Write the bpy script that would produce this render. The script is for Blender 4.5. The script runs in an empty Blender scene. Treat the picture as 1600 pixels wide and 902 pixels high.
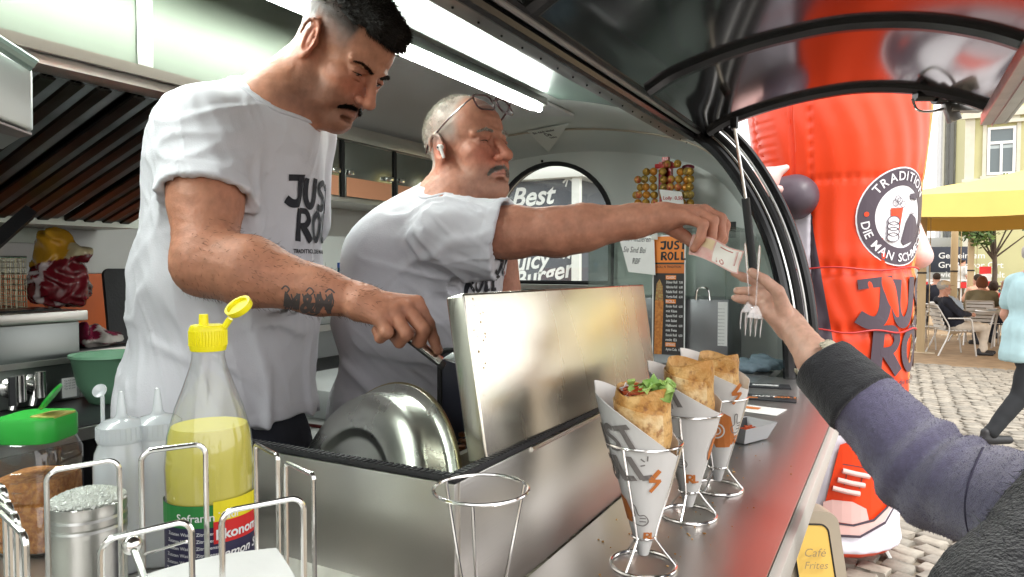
import bpy, bmesh, math, random
import numpy as np
from mathutils import Vector, Matrix
from mathutils.bvhtree import BVHTree
from math import sin, cos, pi, radians, atan2, sqrt
random.seed(4)
RNG = np.random.default_rng(7)
S = bpy.context.scene
# ------------------------------------------------------------------ camera, sky, sun, exposure
CAM = Vector((0, 0, 1.6))
YAW, PITCH, FOC = radians(28.6), radians(2.03), 1100.0
Fw = Vector((-sin(YAW)*cos(PITCH), cos(YAW)*cos(PITCH), -sin(PITCH)))
Rt = Vector((cos(YAW), sin(YAW), 0))
Up = Rt.cross(Fw)
cd = bpy.data.cameras.new('camera'); cam = bpy.data.objects.new('camera', cd)
S.collection.objects.link(cam)
cam.matrix_world = Matrix(((Rt.x, Up.x, -Fw.x, 0), (Rt.y, Up.y, -Fw.y, 0), (Rt.z, Up.z, -Fw.z, 1.6), (0, 0, 0, 1)))
cd.sensor_width = 36; cd.lens = FOC/1600*36; cd.clip_start = .02; cd.clip_end = 600
S.camera = cam
SUN_EL, SUN_AZ = radians(52), radians(120)      # azimuth measured from +X
world = bpy.data.worlds.new('World'); S.world = world; world.use_nodes = True
wn, wl = world.node_tree.nodes, world.node_tree.links
wn.clear()
sky = wn.new('ShaderNodeTexSky'); sky.sky_type = 'NISHITA'; sky.sun_disc = False
SD = Vector((cos(SUN_EL)*cos(radians(-25)), cos(SUN_EL)*sin(radians(-25)), sin(SUN_EL)))
sky.sun_elevation = SUN_EL; sky.sun_rotation = atan2(SD.x, SD.y)
hs = wn.new('ShaderNodeHueSaturation'); hs.inputs['Saturation'].default_value = .12
mixw = wn.new('ShaderNodeMixRGB'); mixw.blend_type = 'MIX'; mixw.inputs[0].default_value = .45
mixw.inputs[2].default_value = (9.2, 9.0, 8.6, 1)
bg = wn.new('ShaderNodeBackground'); bg.inputs['Strength'].default_value = .15
wo = wn.new('ShaderNodeOutputWorld')
wl.new(sky.outputs[0], hs.inputs['Color']); wl.new(hs.outputs[0], mixw.inputs[1]); wl.new(mixw.outputs[0], bg.inputs[0]); wl.new(bg.outputs[0], wo.inputs[0])
sd = bpy.data.lights.new('sun', 'SUN'); sd.energy = 1.2; sd.angle = radians(14); sd.color = (1, .965, .91)
sun = bpy.data.objects.new('sun', sd); S.collection.objects.link(sun)
sun.rotation_euler = SD.to_track_quat('Z', 'Y').to_euler()
S.view_settings.view_transform = 'Standard'; S.view_settings.look = 'None'; S.view_settings.gamma = 1
S.view_settings.exposure = 1.25
S.cycles.max_bounces = 8; S.cycles.diffuse_bounces = 4; S.cycles.transparent_max_bounces = 12
S.cycles.transmission_bounces = 8; S.cycles.caustics_reflective = False; S.cycles.caustics_refractive = False
S.cycles.use_denoising = True; S.cycles.sample_clamp_indirect = 6

def W(px, py, d):
    "the point seen at photo pixel (px, py), d metres ahead of the camera"
    return CAM + d*(Fw + Rt*((px-800)/FOC) + Up*((451-py)/FOC))
def onp(px, py, ax, val):
    r = Fw + Rt*((px-800)/FOC) + Up*((451-py)/FOC)
    return CAM + r*((val - CAM[ax])/r[ax])
def V(*a): return Vector(a)
Fh = V(-sin(YAW), cos(YAW), 0); ZU = V(0, 0, 1)

# ------------------------------------------------------------------ materials
MC = {}
def mat(name, col=(.5, .5, .5), rough=.5, metal=0, noise=0, nscale=8, bump=0, bscale=60, trans=0, ior=1.45, emit=0, coat=0,
        col2=None, sheen=0, sss=0, stretch=None, spec=None, alpha=1, rvar=0, aniso=0):
    if name in MC: return MC[name]
    m = bpy.data.materials.new(name); m.use_nodes = True; MC[name] = m
    n, l = m.node_tree.nodes, m.node_tree.links
    b = n['Principled BSDF']
    b.inputs['Base Color'].default_value = (*col, 1); b.inputs['Roughness'].default_value = rough
    b.inputs['Metallic'].default_value = metal; b.inputs['IOR'].default_value = ior
    b.inputs['Transmission Weight'].default_value = trans; b.inputs['Coat Weight'].default_value = coat
    b.inputs['Coat Roughness'].default_value = .08
    b.inputs['Sheen Weight'].default_value = sheen; b.inputs['Alpha'].default_value = alpha
    if spec is not None: b.inputs['Specular IOR Level'].default_value = spec
    if sss: b.inputs['Subsurface Weight'].default_value = sss; b.inputs['Subsurface Radius'].default_value = (1, .35, .2); b.inputs['Subsurface Scale'].default_value = .006
    if emit: b.inputs['Emission Color'].default_value = (*col, 1); b.inputs['Emission Strength'].default_value = emit
    tc = mp = None
    if noise or bump or rvar or col2:
        tc = n.new('ShaderNodeTexCoord'); mp = n.new('ShaderNodeMapping'); l.new(tc.outputs['Object'], mp.inputs[0])
        if stretch: mp.inputs['Scale'].default_value = stretch
    if noise or col2:
        t = n.new('ShaderNodeTexNoise'); t.inputs['Scale'].default_value = nscale; t.inputs['Detail'].default_value = 5
        l.new(mp.outputs[0], t.inputs[0])
        mx = n.new('ShaderNodeMixRGB'); c2 = col2 or tuple(max(0, c*(1-noise)) for c in col)
        mx.inputs[1].default_value = (*col, 1); mx.inputs[2].default_value = (*c2, 1)
        rp = n.new('ShaderNodeValToRGB'); rp.color_ramp.elements[0].position = .36; rp.color_ramp.elements[1].position = .66
        l.new(t.outputs[0], rp.inputs[0]); l.new(rp.outputs[0], mx.inputs[0]); l.new(mx.outputs[0], b.inputs['Base Color'])
    if rvar:
        t = n.new('ShaderNodeTexNoise'); t.inputs['Scale'].default_value = nscale*1.7; t.inputs['Detail'].default_value = 6
        l.new(mp.outputs[0], t.inputs[0]); mr = n.new('ShaderNodeMapRange')
        mr.inputs[1].default_value = .3; mr.inputs[2].default_value = .7
        mr.inputs[3].default_value = max(.02, rough-rvar); mr.inputs[4].default_value = rough+rvar
        l.new(t.outputs[0], mr.inputs[0]); l.new(mr.outputs[0], b.inputs['Roughness'])
    if bump:
        t = n.new('ShaderNodeTexNoise'); t.inputs['Scale'].default_value = bscale; t.inputs['Detail'].default_value = 4
        l.new(mp.outputs[0], t.inputs[0]); bp = n.new('ShaderNodeBump'); bp.inputs['Strength'].default_value = bump
        bp.inputs['Distance'].default_value = .01
        l.new(t.outputs[0], bp.inputs['Height']); l.new(bp.outputs[0], b.inputs['Normal'])
    return m
def attr_mat(name, rough=.5, bump=0, bscale=200, sss=0, noise=.12, nscale=40, coat=0, sheen=0):
    "base colour from the mesh colour attribute 'tint', broken up with fine noise"
    m = mat(name, (.5, .5, .5), rough, bump=bump, bscale=bscale, sss=sss, coat=coat, sheen=sheen)
    n, l = m.node_tree.nodes, m.node_tree.links; b = n['Principled BSDF']
    a = n.new('ShaderNodeAttribute'); a.attribute_name = 'tint'
    t = n.new('ShaderNodeTexNoise'); t.inputs['Scale'].default_value = nscale; t.inputs['Detail'].default_value = 6
    tc = n.new('ShaderNodeTexCoord'); l.new(tc.outputs['Object'], t.inputs[0])
    mr = n.new('ShaderNodeMapRange'); mr.inputs[1].default_value = .3; mr.inputs[2].default_value = .7
    mr.inputs[3].default_value = 1-noise; mr.inputs[4].default_value = 1+noise
    l.new(t.outputs[0], mr.inputs[0])
    mx = n.new('ShaderNodeMixRGB'); mx.blend_type = 'MULTIPLY'; mx.inputs[0].default_value = 1
    l.new(a.outputs['Color'], mx.inputs[1]); l.new(mr.outputs[0], mx.inputs[2]); l.new(mx.outputs[0], b.inputs['Base Color'])
    return m

def thin(name, col=(.95, .97, .96), body=.0, rough=.05, refl=1.0, bodycol=None):
    "thin clear sheet: lets light straight through, reflects at its surface, 'body' of it milky"
    if name in MC: return MC[name]
    m = bpy.data.materials.new(name); m.use_nodes = True; MC[name] = m
    n, l = m.node_tree.nodes, m.node_tree.links; n.clear()
    o = n.new('ShaderNodeOutputMaterial'); t = n.new('ShaderNodeBsdfTransparent'); t.inputs[0].default_value = (*col, 1)
    g = n.new('ShaderNodeBsdfGlossy'); g.inputs['Roughness'].default_value = rough
    lw = n.new('ShaderNodeLayerWeight'); lw.inputs[0].default_value = .5; pw = n.new('ShaderNodeMath'); pw.operation = 'POWER'; pw.inputs[1].default_value = 4; l.new(lw.outputs['Facing'], pw.inputs[0]); mu = n.new('ShaderNodeMath'); mu.operation = 'MULTIPLY_ADD'; mu.inputs[1].default_value = .85; mu.inputs[2].default_value = .075*refl; l.new(pw.outputs[0], mu.inputs[0])
    d = n.new('ShaderNodeBsdfDiffuse'); d.inputs[0].default_value = (*(bodycol or col), 1); tl = n.new('ShaderNodeBsdfTranslucent'); tl.inputs[0].default_value = (*(bodycol or col), 1)
    ad = n.new('ShaderNodeMixShader'); ad.inputs[0].default_value = .5; l.new(d.outputs[0], ad.inputs[1]); l.new(tl.outputs[0], ad.inputs[2])
    m1_ = n.new('ShaderNodeMixShader'); m1_.inputs[0].default_value = body; l.new(t.outputs[0], m1_.inputs[1]); l.new(ad.outputs[0], m1_.inputs[2])
    m2_ = n.new('ShaderNodeMixShader'); l.new(mu.outputs[0], m2_.inputs[0]); l.new(m1_.outputs[0], m2_.inputs[1]); l.new(g.outputs[0], m2_.inputs[2]); l.new(m2_.outputs[0], o.inputs[0])
    return m
# ------------------------------------------------------------------ object bookkeeping
def link(o): S.collection.objects.link(o); return o
def thing(name, label, cat, loc=(0, 0, 0), group=None, rz=0):
    o = link(bpy.data.objects.new(name, None)); o.location = loc; o.rotation_euler.z = rz
    o.empty_display_size = .05
    o['label'] = label; o['category'] = cat
    if group: o['group'] = group
    return o
def tag(o, label=None, cat=None, group=None, kind=None):
    if label: o['label'] = label
    if cat: o['category'] = cat
    if group: o['group'] = group
    if kind: o['kind'] = kind
    return o
def kids(o): return [c for c in S.collection.objects if c.parent == o]
def copy_tree(o, parent=None):
    c = o.copy(); link(c); c.parent = parent
    for ch in kids(o): copy_tree(ch, c)
    return c
def wloc(o):
    v = Vector((0, 0, 0))
    while o is not None: v = v + o.location; o = o.parent
    return v
class MB:
    "collects shapes (world coordinates) and links them as ONE mesh object"
    def __init__(s): s.v = []; s.f = []; s.m = []
    def add(s, vs, fs, mi=0):
        b = len(s.v); s.v += [tuple(p) for p in vs]; s.f += [tuple(i+b for i in f) for f in fs]; s.m += [mi]*len(fs); return s
    def box(s, lo, hi, mi=0, mat4=None, bev=0):
        lo, hi = [min(a, b) for a, b in zip(lo, hi)], [max(a, b) for a, b in zip(lo, hi)]
        if bev:
            bm = bmesh.new(); bmesh.ops.create_cube(bm, size=1)
            for v in bm.verts: v.co = Vector([lo[i]+(v.co[i]+.5)*(hi[i]-lo[i]) for i in range(3)])
            bmesh.ops.bevel(bm, geom=bm.edges[:], offset=bev, segments=2, affect='EDGES', profile=.5)
            bm.verts.index_update()
            vs = [v.co.copy() for v in bm.verts]; fs = [[v.index for v in f.verts] for f in bm.faces]; bm.free()
        else:
            vs = [Vector((x, y, z)) for x in (lo[0], hi[0]) for y in (lo[1], hi[1]) for z in (lo[2], hi[2])]
            fs = [(0, 1, 3, 2), (4, 6, 7, 5), (0, 4, 5, 1), (2, 3, 7, 6), (0, 2, 6, 4), (1, 5, 7, 3)]
        if mat4: vs = [mat4 @ v for v in vs]
        return s.add(vs, fs, mi)
    def obox(s, c, ax, ay, az, mi=0, bev=0):
        "box centred at c with half-axis vectors"
        M = Matrix.Identity(4)
        for j, a in enumerate((ax, ay, az)):
            for i in range(3): M[i][j] = a[i]/(a.length or 1)
        M.translation = c
        l = (ax.length, ay.length, az.length)
        return s.box([-x for x in l], l, mi, M, bev)
    def tube(s, pts, r, n=8, mi=0, closed=False, caps=True, flat=None):
        pts = [Vector(p) for p in pts]; N = len(pts)
        rr = r if hasattr(r, '__len__') else [r]*N
        t0 = (pts[1]-pts[0]).normalized(); a = Vector((0, 0, 1)) if abs(t0.z) < .9 else Vector((1, 0, 0))
        u = t0.cross(a).normalized(); vs = []; fs = []
        for i, p in enumerate(pts):
            if closed: t = (pts[(i+1) % N]-pts[i-1])
            else: t = pts[min(i+1, N-1)]-pts[max(i-1, 0)]
            t = t.normalized() if t.length > 1e-9 else t0
            u = (u - t*u.dot(t)).normalized(); w = t.cross(u)
            for k in range(n):
                an = 2*pi*k/n
                vs.append(p + (u*cos(an) + w*sin(an)*(flat or 1))*rr[i])
        M = N if closed else N-1
        for i in range(M):
            for k in range(n):
                j = (i+1) % N
                fs.append((i*n+k, i*n+(k+1) % n, j*n+(k+1) % n, j*n+k))
        if caps and not closed: fs.append(tuple(range(n))[::-1]); fs.append(tuple((N-1)*n+k for k in range(n)))
        return s.add(vs, fs, mi)
    def lathe(s, c, prof, n=32, axis=None, mi=0, sx=1, sy=1):
        "prof: (r, h) from bottom to top"
        c = Vector(c); ax = (axis or Vector((0, 0, 1))).normalized()
        q = ax.to_track_quat('Z', 'Y').to_matrix() if axis else Matrix.Identity(3)
        vs = []; fs = []
        for r, h in prof:
            for k in range(n): a = 2*pi*k/n; vs.append(c + q @ Vector((r*cos(a)*sx, r*sin(a)*sy, h)))
        for i in range(len(prof)-1):
            for k in range(n): fs.append((i*n+k, i*n+(k+1) % n, (i+1)*n+(k+1) % n, (i+1)*n+k))
        if prof[0][0] > 1e-4: fs.append(tuple(range(n))[::-1])
        if prof[-1][0] > 1e-4: fs.append(tuple((len(prof)-1)*n+k for k in range(n)))
        return s.add(vs, fs, mi)
    def prism(s, poly, d, mi=0):
        "poly: list of 3D points, extruded by vector d"
        n = len(poly); poly = [Vector(p) for p in poly]; d = Vector(d)
        return s.add(poly + [p+d for p in poly], [tuple(range(n))[::-1], tuple(range(n, 2*n))] + [(i, (i+1) % n, n+(i+1) % n, n+i) for i in range(n)], mi)
    def grid(s, fn, nu, nv, mi=0, wrap=False, thick=0):
        vs = [Vector(fn(i/nu, j/nv)) for i in range(nu+1) for j in range(nv+1)]
        fs = [(i*(nv+1)+j, (i+1)*(nv+1)+j, (i+1)*(nv+1)+j+1, i*(nv+1)+j+1) for i in range(nu) for j in range(nv)]
        if thick:
            b = len(vs); nn = []
            for i in range(nu+1):
                for j in range(nv+1):
                    a = vs[min(i+1, nu)*(nv+1)+j]-vs[max(i-1, 0)*(nv+1)+j]; c = vs[i*(nv+1)+min(j+1, nv)]-vs[i*(nv+1)+max(j-1, 0)]
                    q = a.cross(c); nn.append(q.normalized() if q.length > 0 else V(0, 0, 1))
            vs = vs + [v-q*thick for v, q in zip(vs, nn)]
            fs = fs + [tuple(b+k for k in f[::-1]) for f in fs]
            for i in range(nu):
                for j in (0, nv):
                    p, q = i*(nv+1)+j, (i+1)*(nv+1)+j; fs.append((p, q, b+q, b+p) if j else (q, p, b+p, b+q))
            for j in range(nv):
                for i in (0, nu):
                    p, q = i*(nv+1)+j, i*(nv+1)+j+1; fs.append((q, p, b+p, b+q) if i else (p, q, b+q, b+p))
        return s.add(vs, fs, mi)
    def ball(s, c, r, n=12, mi=0, sc=(1, 1, 1)):
        c = Vector(c); h = n//2
        return s.add(*_ball(c, r, n, h, sc), mi)
    def build(s, name, mats, parent=None, smooth=True, angle=35, fixn=True):
        me = bpy.data.meshes.new(name); off = wloc(parent) if parent else Vector((0, 0, 0))
        co = np.array(s.v, dtype=np.float64) - np.array(off)
        me.from_pydata(co.tolist(), [], s.f)
        mats = mats if isinstance(mats, (list, tuple)) else [mats]
        for m in mats: me.materials.append(m)
        if len(mats) > 1: me.polygons.foreach_set('material_index', s.m)
        if fixn:
            bm = bmesh.new(); bm.from_mesh(me); bmesh.ops.recalc_face_normals(bm, faces=bm.faces); bm.to_mesh(me); bm.free()
        if smooth:
            me.polygons.foreach_set('use_smooth', [True]*len(me.polygons))
            me.set_sharp_from_angle(angle=radians(angle))
        me.update()
        o = link(bpy.data.objects.new(name, me)); o.parent = parent
        return o
def _ball(c, r, n, h, sc):
    vs = [c + Vector((0, 0, -r*sc[2]))]
    for i in range(1, h):
        t = -pi/2 + pi*i/h
        for k in range(n): a = 2*pi*k/n; vs.append(c + Vector((r*cos(t)*cos(a)*sc[0], r*cos(t)*sin(a)*sc[1], r*sin(t)*sc[2])))
    vs.append(c + Vector((0, 0, r*sc[2]))); fs = []
    for k in range(n): fs.append((0, 1+(k+1) % n, 1+k))
    for i in range(h-2):
        for k in range(n): a = 1+i*n; fs.append((a+k, a+(k+1) % n, a+n+(k+1) % n, a+n+k))
    t = len(vs)-1; a = 1+(h-2)*n
    for k in range(n): fs.append((a+k, a+(k+1) % n, t))
    return vs, fs
def bez(pts, n=8):
    "Catmull-Rom through the points"
    P = [Vector(p) for p in pts]; P = [P[0]*2-P[1]] + P + [P[-1]*2-P[-2]]; out = []
    for i in range(1, len(P)-2):
        for k in range(n):
            t = k/n; a, b, c, d = P[i-1:i+3]
            out.append(.5*((2*b) + (c-a)*t + (2*a-5*b+4*c-d)*t*t + (3*b-a-3*c+d)*t**3))
    out.append(P[-2]); return out

# ------------------------------------------------------------------ lettering
def text2d(txt, size=1, bold=0, shear=0, width=None):
    c = bpy.data.curves.new('t', 'FONT'); c.body = txt; c.size = size; c.offset = bold*size; c.shear = shear; c.resolution_u = 3
    o = bpy.data.objects.new('t', c); link(o)
    dg = bpy.context.evaluated_depsgraph_get(); me = bpy.data.meshes.new_from_object(o.evaluated_get(dg))
    vs = [(v.co.x, v.co.y) for v in me.vertices]; fs = [tuple(p.vertices) for p in me.polygons]
    bpy.data.objects.remove(o); bpy.data.curves.remove(c); bpy.data.meshes.remove(me)
    if vs:
        x0, x1 = min(v[0] for v in vs), max(v[0] for v in vs); k = (width/(x1-x0)) if width else 1
        vs = [((x-x0)*k, y) for x, y in vs]
    return vs, fs
LET = {'J': [([(0, .86), (.3, .9), (.72, .95)], .2), ([(.58, .97), (.56, .4), (.45, .14), (.25, .1), (.02, .22)], .27)],
       'U': [([(.13, .97), (.12, .4), (.25, .12), (.45, .12), (.6, .4), (.64, 1.02)], .24)],
       'S': [([(.66, .84), (.5, .95), (.24, .86), (.2, .66), (.5, .46), (.6, .25), (.42, .08), (.08, .12)], .21)],
       'T': [([(-.02, .86), (.78, .94)], .19), ([(.4, .9), (.36, .0)], .26)],
       'R': [([(.16, .98), (.1, -.02)], .26), ([(.15, .92), (.5, .92), (.62, .7), (.48, .5), (.2, .46)], .18), ([(.3, .5), (.7, .0)], .25)],
       'O': [([(.35, .95), (.1, .65), (.14, .25), (.38, .07), (.6, .35), (.62, .72), (.35, .95)], .2)],
       'L': [([(.18, 1), (.15, .06)], .25), ([(.08, .1), (.62, .13)], .2)],
       'E': [([(.15, 1), (.12, 0)], .24), ([(.1, .9), (.6, .92)], .17), ([(.1, .5), (.5, .52)], .16), ([(.1, .1), (.6, .1)], .17)],
       'ZAP': [([(.5, 1), (.15, .5)], .2), ([(.1, .5), (.6, .52)], .16), ([(.58, .55), (.2, 0)], .14)]}
def ribbon(pts, w, n=5):
    P = [Vector((x, y, 0)) for x, y in pts]
    if len(P) > 2: P = bez(P, n)
    vs = []; fs = []
    for i, p in enumerate(P):
        t = (P[min(i+1, len(P)-1)]-P[max(i-1, 0)]).normalized(); q = Vector((-t.y, t.x, 0))
        vs += [(p+q*w/2)[:2], (p-q*w/2)[:2]]
    for i in range(len(P)-1): fs.append((2*i, 2*i+1, 2*i+3, 2*i+2))
    return vs, fs
def word(w, h=1, adv=.82, wob=0, lift=None):
    "hand cut lettering: list of pieces (verts, faces)"
    out = []; x = 0
    for ch in w:
        if ch in LET:
            for pts, wd in LET[ch]:
                v, f = ribbon(pts, wd); out.append(([((x+a)*h, b*h) for a, b in v], f))
        x += adv
    return out
def move2(pieces, dx=0, dy=0, k=1, rot=0):
    c, s_ = cos(rot), sin(rot)
    return [([(dx+k*(x*c-y*s_), dy+k*(x*s_+y*c)) for x, y in v], f) for v, f in pieces]
def decal(name, pieces, fn, m, parent, step=None, eps=.0004):
    "lay flat printed pieces on a surface; fn(x, y, lift) -> 3D point"
    mb = MB()
    for i, (v, f) in enumerate(pieces):
        if not v: continue
        if step:
            bm = bmesh.new(); bv = [bm.verts.new((x, y, 0)) for x, y in v]
            for q in f:
                try: bm.faces.new([bv[k] for k in q])
                except ValueError: pass
            for ax in (0, 1):
                lo = min(p[ax] for p in v); hi = max(p[ax] for p in v); c = lo+step
                while c < hi:
                    co = [0, 0, 0]; co[ax] = c; no = [0, 0, 0]; no[ax] = 1
                    bmesh.ops.bisect_plane(bm, geom=bm.verts[:]+bm.edges[:]+bm.faces[:], plane_co=co, plane_no=no); c += step
            bm.verts.index_update(); v = [(p.co.x, p.co.y) for p in bm.verts]; f = [[p.index for p in q.verts] for q in bm.faces]; bm.free()
        pts = [fn(x, y, eps*(i % 7)) for x, y in v]
        ok = [p is not None for p in pts]
        pts = [p if p is not None else Vector((0, 0, 0)) for p in pts]
        f = [q for q in f if all(ok[k] for k in q)]
        used = sorted({k for q in f for k in q}); ix = {k: j for j, k in enumerate(used)}
        mb.add([pts[k] for k in used], [[ix[k] for k in q] for q in f])
    if not mb.f: return None
    return mb.build(name, m, parent, smooth=False, fixn=False)
def planar(o, r, u, n=None, lift=.0012):
    o = Vector(o); r = Vector(r).normalized(); u = Vector(u); u = (u-r*u.dot(r)).normalized(); n = Vector(n).normalized() if n else r.cross(u)
    return lambda x, y, e: o + r*x + u*y + n*(lift+e)
def disc2(r, n=40, cx=0, cy=0, sx=1): return [([(cx+r*sx*cos(2*pi*k/n), cy+r*sin(2*pi*k/n)) for k in range(n)], [tuple(range(n))])]
def ring2(r0, r1, n=48, a0=0, a1=2*pi):
    v = []; f = []
    for k in range(n+1):
        a = a0+(a1-a0)*k/n; v += [(r0*cos(a), r0*sin(a)), (r1*cos(a), r1*sin(a))]
    for k in range(n): f.append((2*k, 2*k+1, 2*k+3, 2*k+2))
    return [(v, f)]
def poly2(pts): return [(list(pts), [tuple(range(len(pts)))])]
def rect2(x0, y0, x1, y1): return poly2([(x0, y0), (x1, y0), (x1, y1), (x0, y1)])
def arc_text(txt, rad, size, mid, bold=.02, inside=False, track=1.0):
    "letters round a circle, centred on angle mid"
    gl = [(ch, text2d(ch, size, bold)) for ch in txt]; ws = []
    for ch, (v, f) in gl: ws.append((max(p[0] for p in v)-min(p[0] for p in v) if v else size*.3) + size*.1*track)
    tot = sum(ws); out = []; pos = -tot/2
    for (ch, (v, f)), w in zip(gl, ws):
        c = pos+w/2; pos += w
        if not v: continue
        wv = max(p[0] for p in v)
        if inside:
            a = mid + c/rad; out += [([((rad-y)*cos(a)*1+(-(x-wv/2))*sin(a)*1*-1*-1*-1, (rad-y)*sin(a)+(x-wv/2)*cos(a)) for x, y in v], f)]
        else:
            a = mid - c/rad; out += [([((rad+y)*cos(a)+(x-wv/2)*sin(a), (rad+y)*sin(a)-(x-wv/2)*cos(a)) for x, y in v], f)]
    return out
# ------------------------------------------------------------------ organic shapes: signed distances, one continuous surface
class SDF:
    def __init__(s): s.p = []; s.post = []
    def cone(s, a, b, r1, r2=None, k=.01, sub=False, only=None):
        a = np.array(a, float); b = np.array(b, float); r2 = r1 if r2 is None else r2
        lo = np.minimum(a, b)-max(r1, r2); hi = np.maximum(a, b)+max(r1, r2)
        s.p.append(('c', a, b, r1, r2, k, sub, lo, hi)); return s
    def ell(s, c, r, axes=None, k=.01, sub=False):
        c = np.array(c, float); r = np.array(r, float); A = np.eye(3) if axes is None else np.array([list(a) for a in axes], float)
        e = np.sqrt(((A*r[:, None])**2).sum(0))
        s.p.append(('e', c, A, r, None, k, sub, c-e, c+e)); return s
    def plane(s, c, n, k=.004):
        "cut away everything on the side n points to"
        s.p.append(('p', np.array(c, float), np.array(n, float)/np.linalg.norm(n), None, None, k, True, None, None)); return s
    def chain(s, pts, rs, k=.01, **kw):
        for i in range(len(pts)-1): s.cone(pts[i], pts[i+1], rs[i], rs[i+1], k, **kw)
        return s
    def ev(s, P, prims):
        D = np.full(len(P), 1.0)
        for t in prims:
            k = t[5]
            if t[0] == 'c':
                a, b, r1, r2 = t[1:5]; ba = b-a; L = max((ba*ba).sum(), 1e-12); pa = P-a
                h = np.clip(pa@ba/L, 0, 1); d = np.sqrt(((pa-h[:, None]*ba)**2).sum(1)) - (r1+(r2-r1)*h)
            elif t[0] == 'e':
                q = (P-t[1])@t[2].T; r = t[3]; k0 = np.sqrt(((q/r)**2).sum(1)); k1 = np.sqrt(((q/r**2)**2).sum(1))
                d = np.where(k1 > 1e-9, k0*(k0-1)/np.maximum(k1, 1e-9), -r.min())
            else: d = -((P-t[1])@t[2])
            if t[6]:
                m = -d if t[0] != 'p' else -d
                h = np.clip(.5-.5*(D-m)/k, 0, 1); D = D+(m-D)*h+k*h*(1-h)
            else:
                h = np.clip(.5+.5*(D-d)/k, 0, 1); D = D+(d-D)*h-k*h*(1-h)
        if s.post:
            m = np.abs(D) < .030
            if m.any():
                Q = P[m]; e = 0
                for f in s.post: e = e+f(Q)
                D[m] += e
        return D
    def mesh(s, vox=.003, pad=.0):
        pos = [t for t in s.p if not t[6]]
        lo = np.min([t[7] for t in pos], 0)-vox*3-pad-.01; hi = np.max([t[8] for t in pos], 0)+vox*3+pad+.01
        T = 24; n = np.ceil((hi-lo)/vox).astype(int)+1; nt = np.ceil(n/T).astype(int)
        VI = []; VC = []; Q = []
        plo = np.array([t[7] if t[7] is not None else [-9e9]*3 for t in s.p]); phi = np.array([t[8] if t[8] is not None else [9e9]*3 for t in s.p])
        mk = np.array([t[5] for t in s.p])*1.7+3*vox+pad; isp = np.array([not t[6] for t in s.p])
        st = np.array([(n[1]+4)*(n[2]+4), n[2]+4, 1], dtype=np.int64)
        gi = np.stack(np.meshgrid(*[np.arange(T+2)]*3, indexing='ij'), -1)
        for a in range(nt[0]):
            for b in range(nt[1]):
                for c in range(nt[2]):
                    base = np.array([a, b, c])*T-1
                    tl = lo+base*vox; th = tl+(T+2)*vox
                    hit = ((plo-mk[:, None]) < th).all(1) & ((phi+mk[:, None]) > tl).all(1)
                    if not (hit & isp).any(): continue
                    P = (lo+(gi.reshape(-1, 3)+base)*vox)
                    D = s.ev(P, [t for t, q in zip(s.p, hit) if q])
                    if D.min() > 0 or D.max() < 0: continue
                    D = D.reshape(T+2, T+2, T+2); sg = D < 0
                    # cells (T+1)^3
                    cs = [(i, j, k) for i in (0, 1) for j in (0, 1) for k in (0, 1)]
                    cv = np.stack([sg[i:T+1+i, j:T+1+j, k:T+1+k] for i, j, k in cs], 0); cnt = cv.sum(0)
                    cell = np.argwhere((cnt > 0) & (cnt < 8))
                    if len(cell) == 0: continue
                    dv = np.stack([D[i:T+1+i, j:T+1+j, k:T+1+k][tuple(cell.T)] for i, j, k in cs], 1)
                    acc = np.zeros((len(cell), 3)); num = np.zeros(len(cell)); CS = np.array(cs, float)
                    for x in range(8):
                        for y in range(x+1, 8):
                            if np.abs(CS[x]-CS[y]).sum() != 1: continue
                            d0, d1 = dv[:, x], dv[:, y]; m = (d0 < 0) != (d1 < 0)
                            t = np.where(m, d0/np.where(m, d0-d1, 1), 0)
                            acc += (CS[x]+t[:, None]*(CS[y]-CS[x]))*m[:, None]; num += m
                    VC.append(lo+(cell+base+acc/num[:, None])*vox); VI.append(((cell+base+1)@st))
                    for ax in range(3):
                        o1, o2 = [q for q in range(3) if q != ax]
                        sl0 = [slice(1, T+1)]*3; sl1 = list(sl0); sl1[ax] = slice(2, T+2)
                        A = sg[tuple(sl0)]; B = sg[tuple(sl1)]
                        e = np.argwhere(A != B)
                        if len(e) == 0: continue
                        fl = A[tuple(e.T)]; e = e+1+base+1
                        u = np.zeros(3, int); u[o1] = 1; w = np.zeros(3, int); w[o2] = 1
                        q = np.stack([(e-u-w)@st, (e-w)@st, e@st, (e-u)@st], 1)
                        if ax == 1: fl = ~fl
                        q = np.where(fl[:, None], q, q[:, ::-1]); Q.append(q)
        VI = np.concatenate(VI); VC = np.concatenate(VC); Q = np.concatenate(Q)
        ui, ix = np.unique(VI, return_index=True); co = VC[ix]
        k = np.searchsorted(ui, Q); k = np.clip(k, 0, len(ui)-1); good = (ui[k] == Q).all(1)
        return co, k[good]
def sdf_obj(name, sdf, vox, m, parent=None, tint=None, pad=0):
    co, q = sdf.mesh(vox, pad); me = bpy.data.meshes.new(name); off = np.array(wloc(parent)) if parent else np.zeros(3)
    me.vertices.add(len(co)); me.vertices.foreach_set('co', (co-off).ravel())
    me.loops.add(q.size); me.loops.foreach_set('vertex_index', q.ravel().astype(np.int32))
    me.polygons.add(len(q)); me.polygons.foreach_set('loop_start', np.arange(0, q.size, 4, dtype=np.int32))
    me.polygons.foreach_set('loop_total', np.full(len(q), 4, dtype=np.int32))
    me.polygons.foreach_set('use_smooth', np.ones(len(q), bool)); me.update(calc_edges=True); me.validate()
    me.materials.append(m)
    if tint is not None:
        c = tint(co); at = me.color_attributes.new('tint', 'FLOAT_COLOR', 'POINT')
        at.data.foreach_set('color', np.concatenate([c, np.ones((len(c), 1))], 1).ravel().astype(np.float32))
    o = link(bpy.data.objects.new(name, me)); o.parent = parent
    return o
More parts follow.
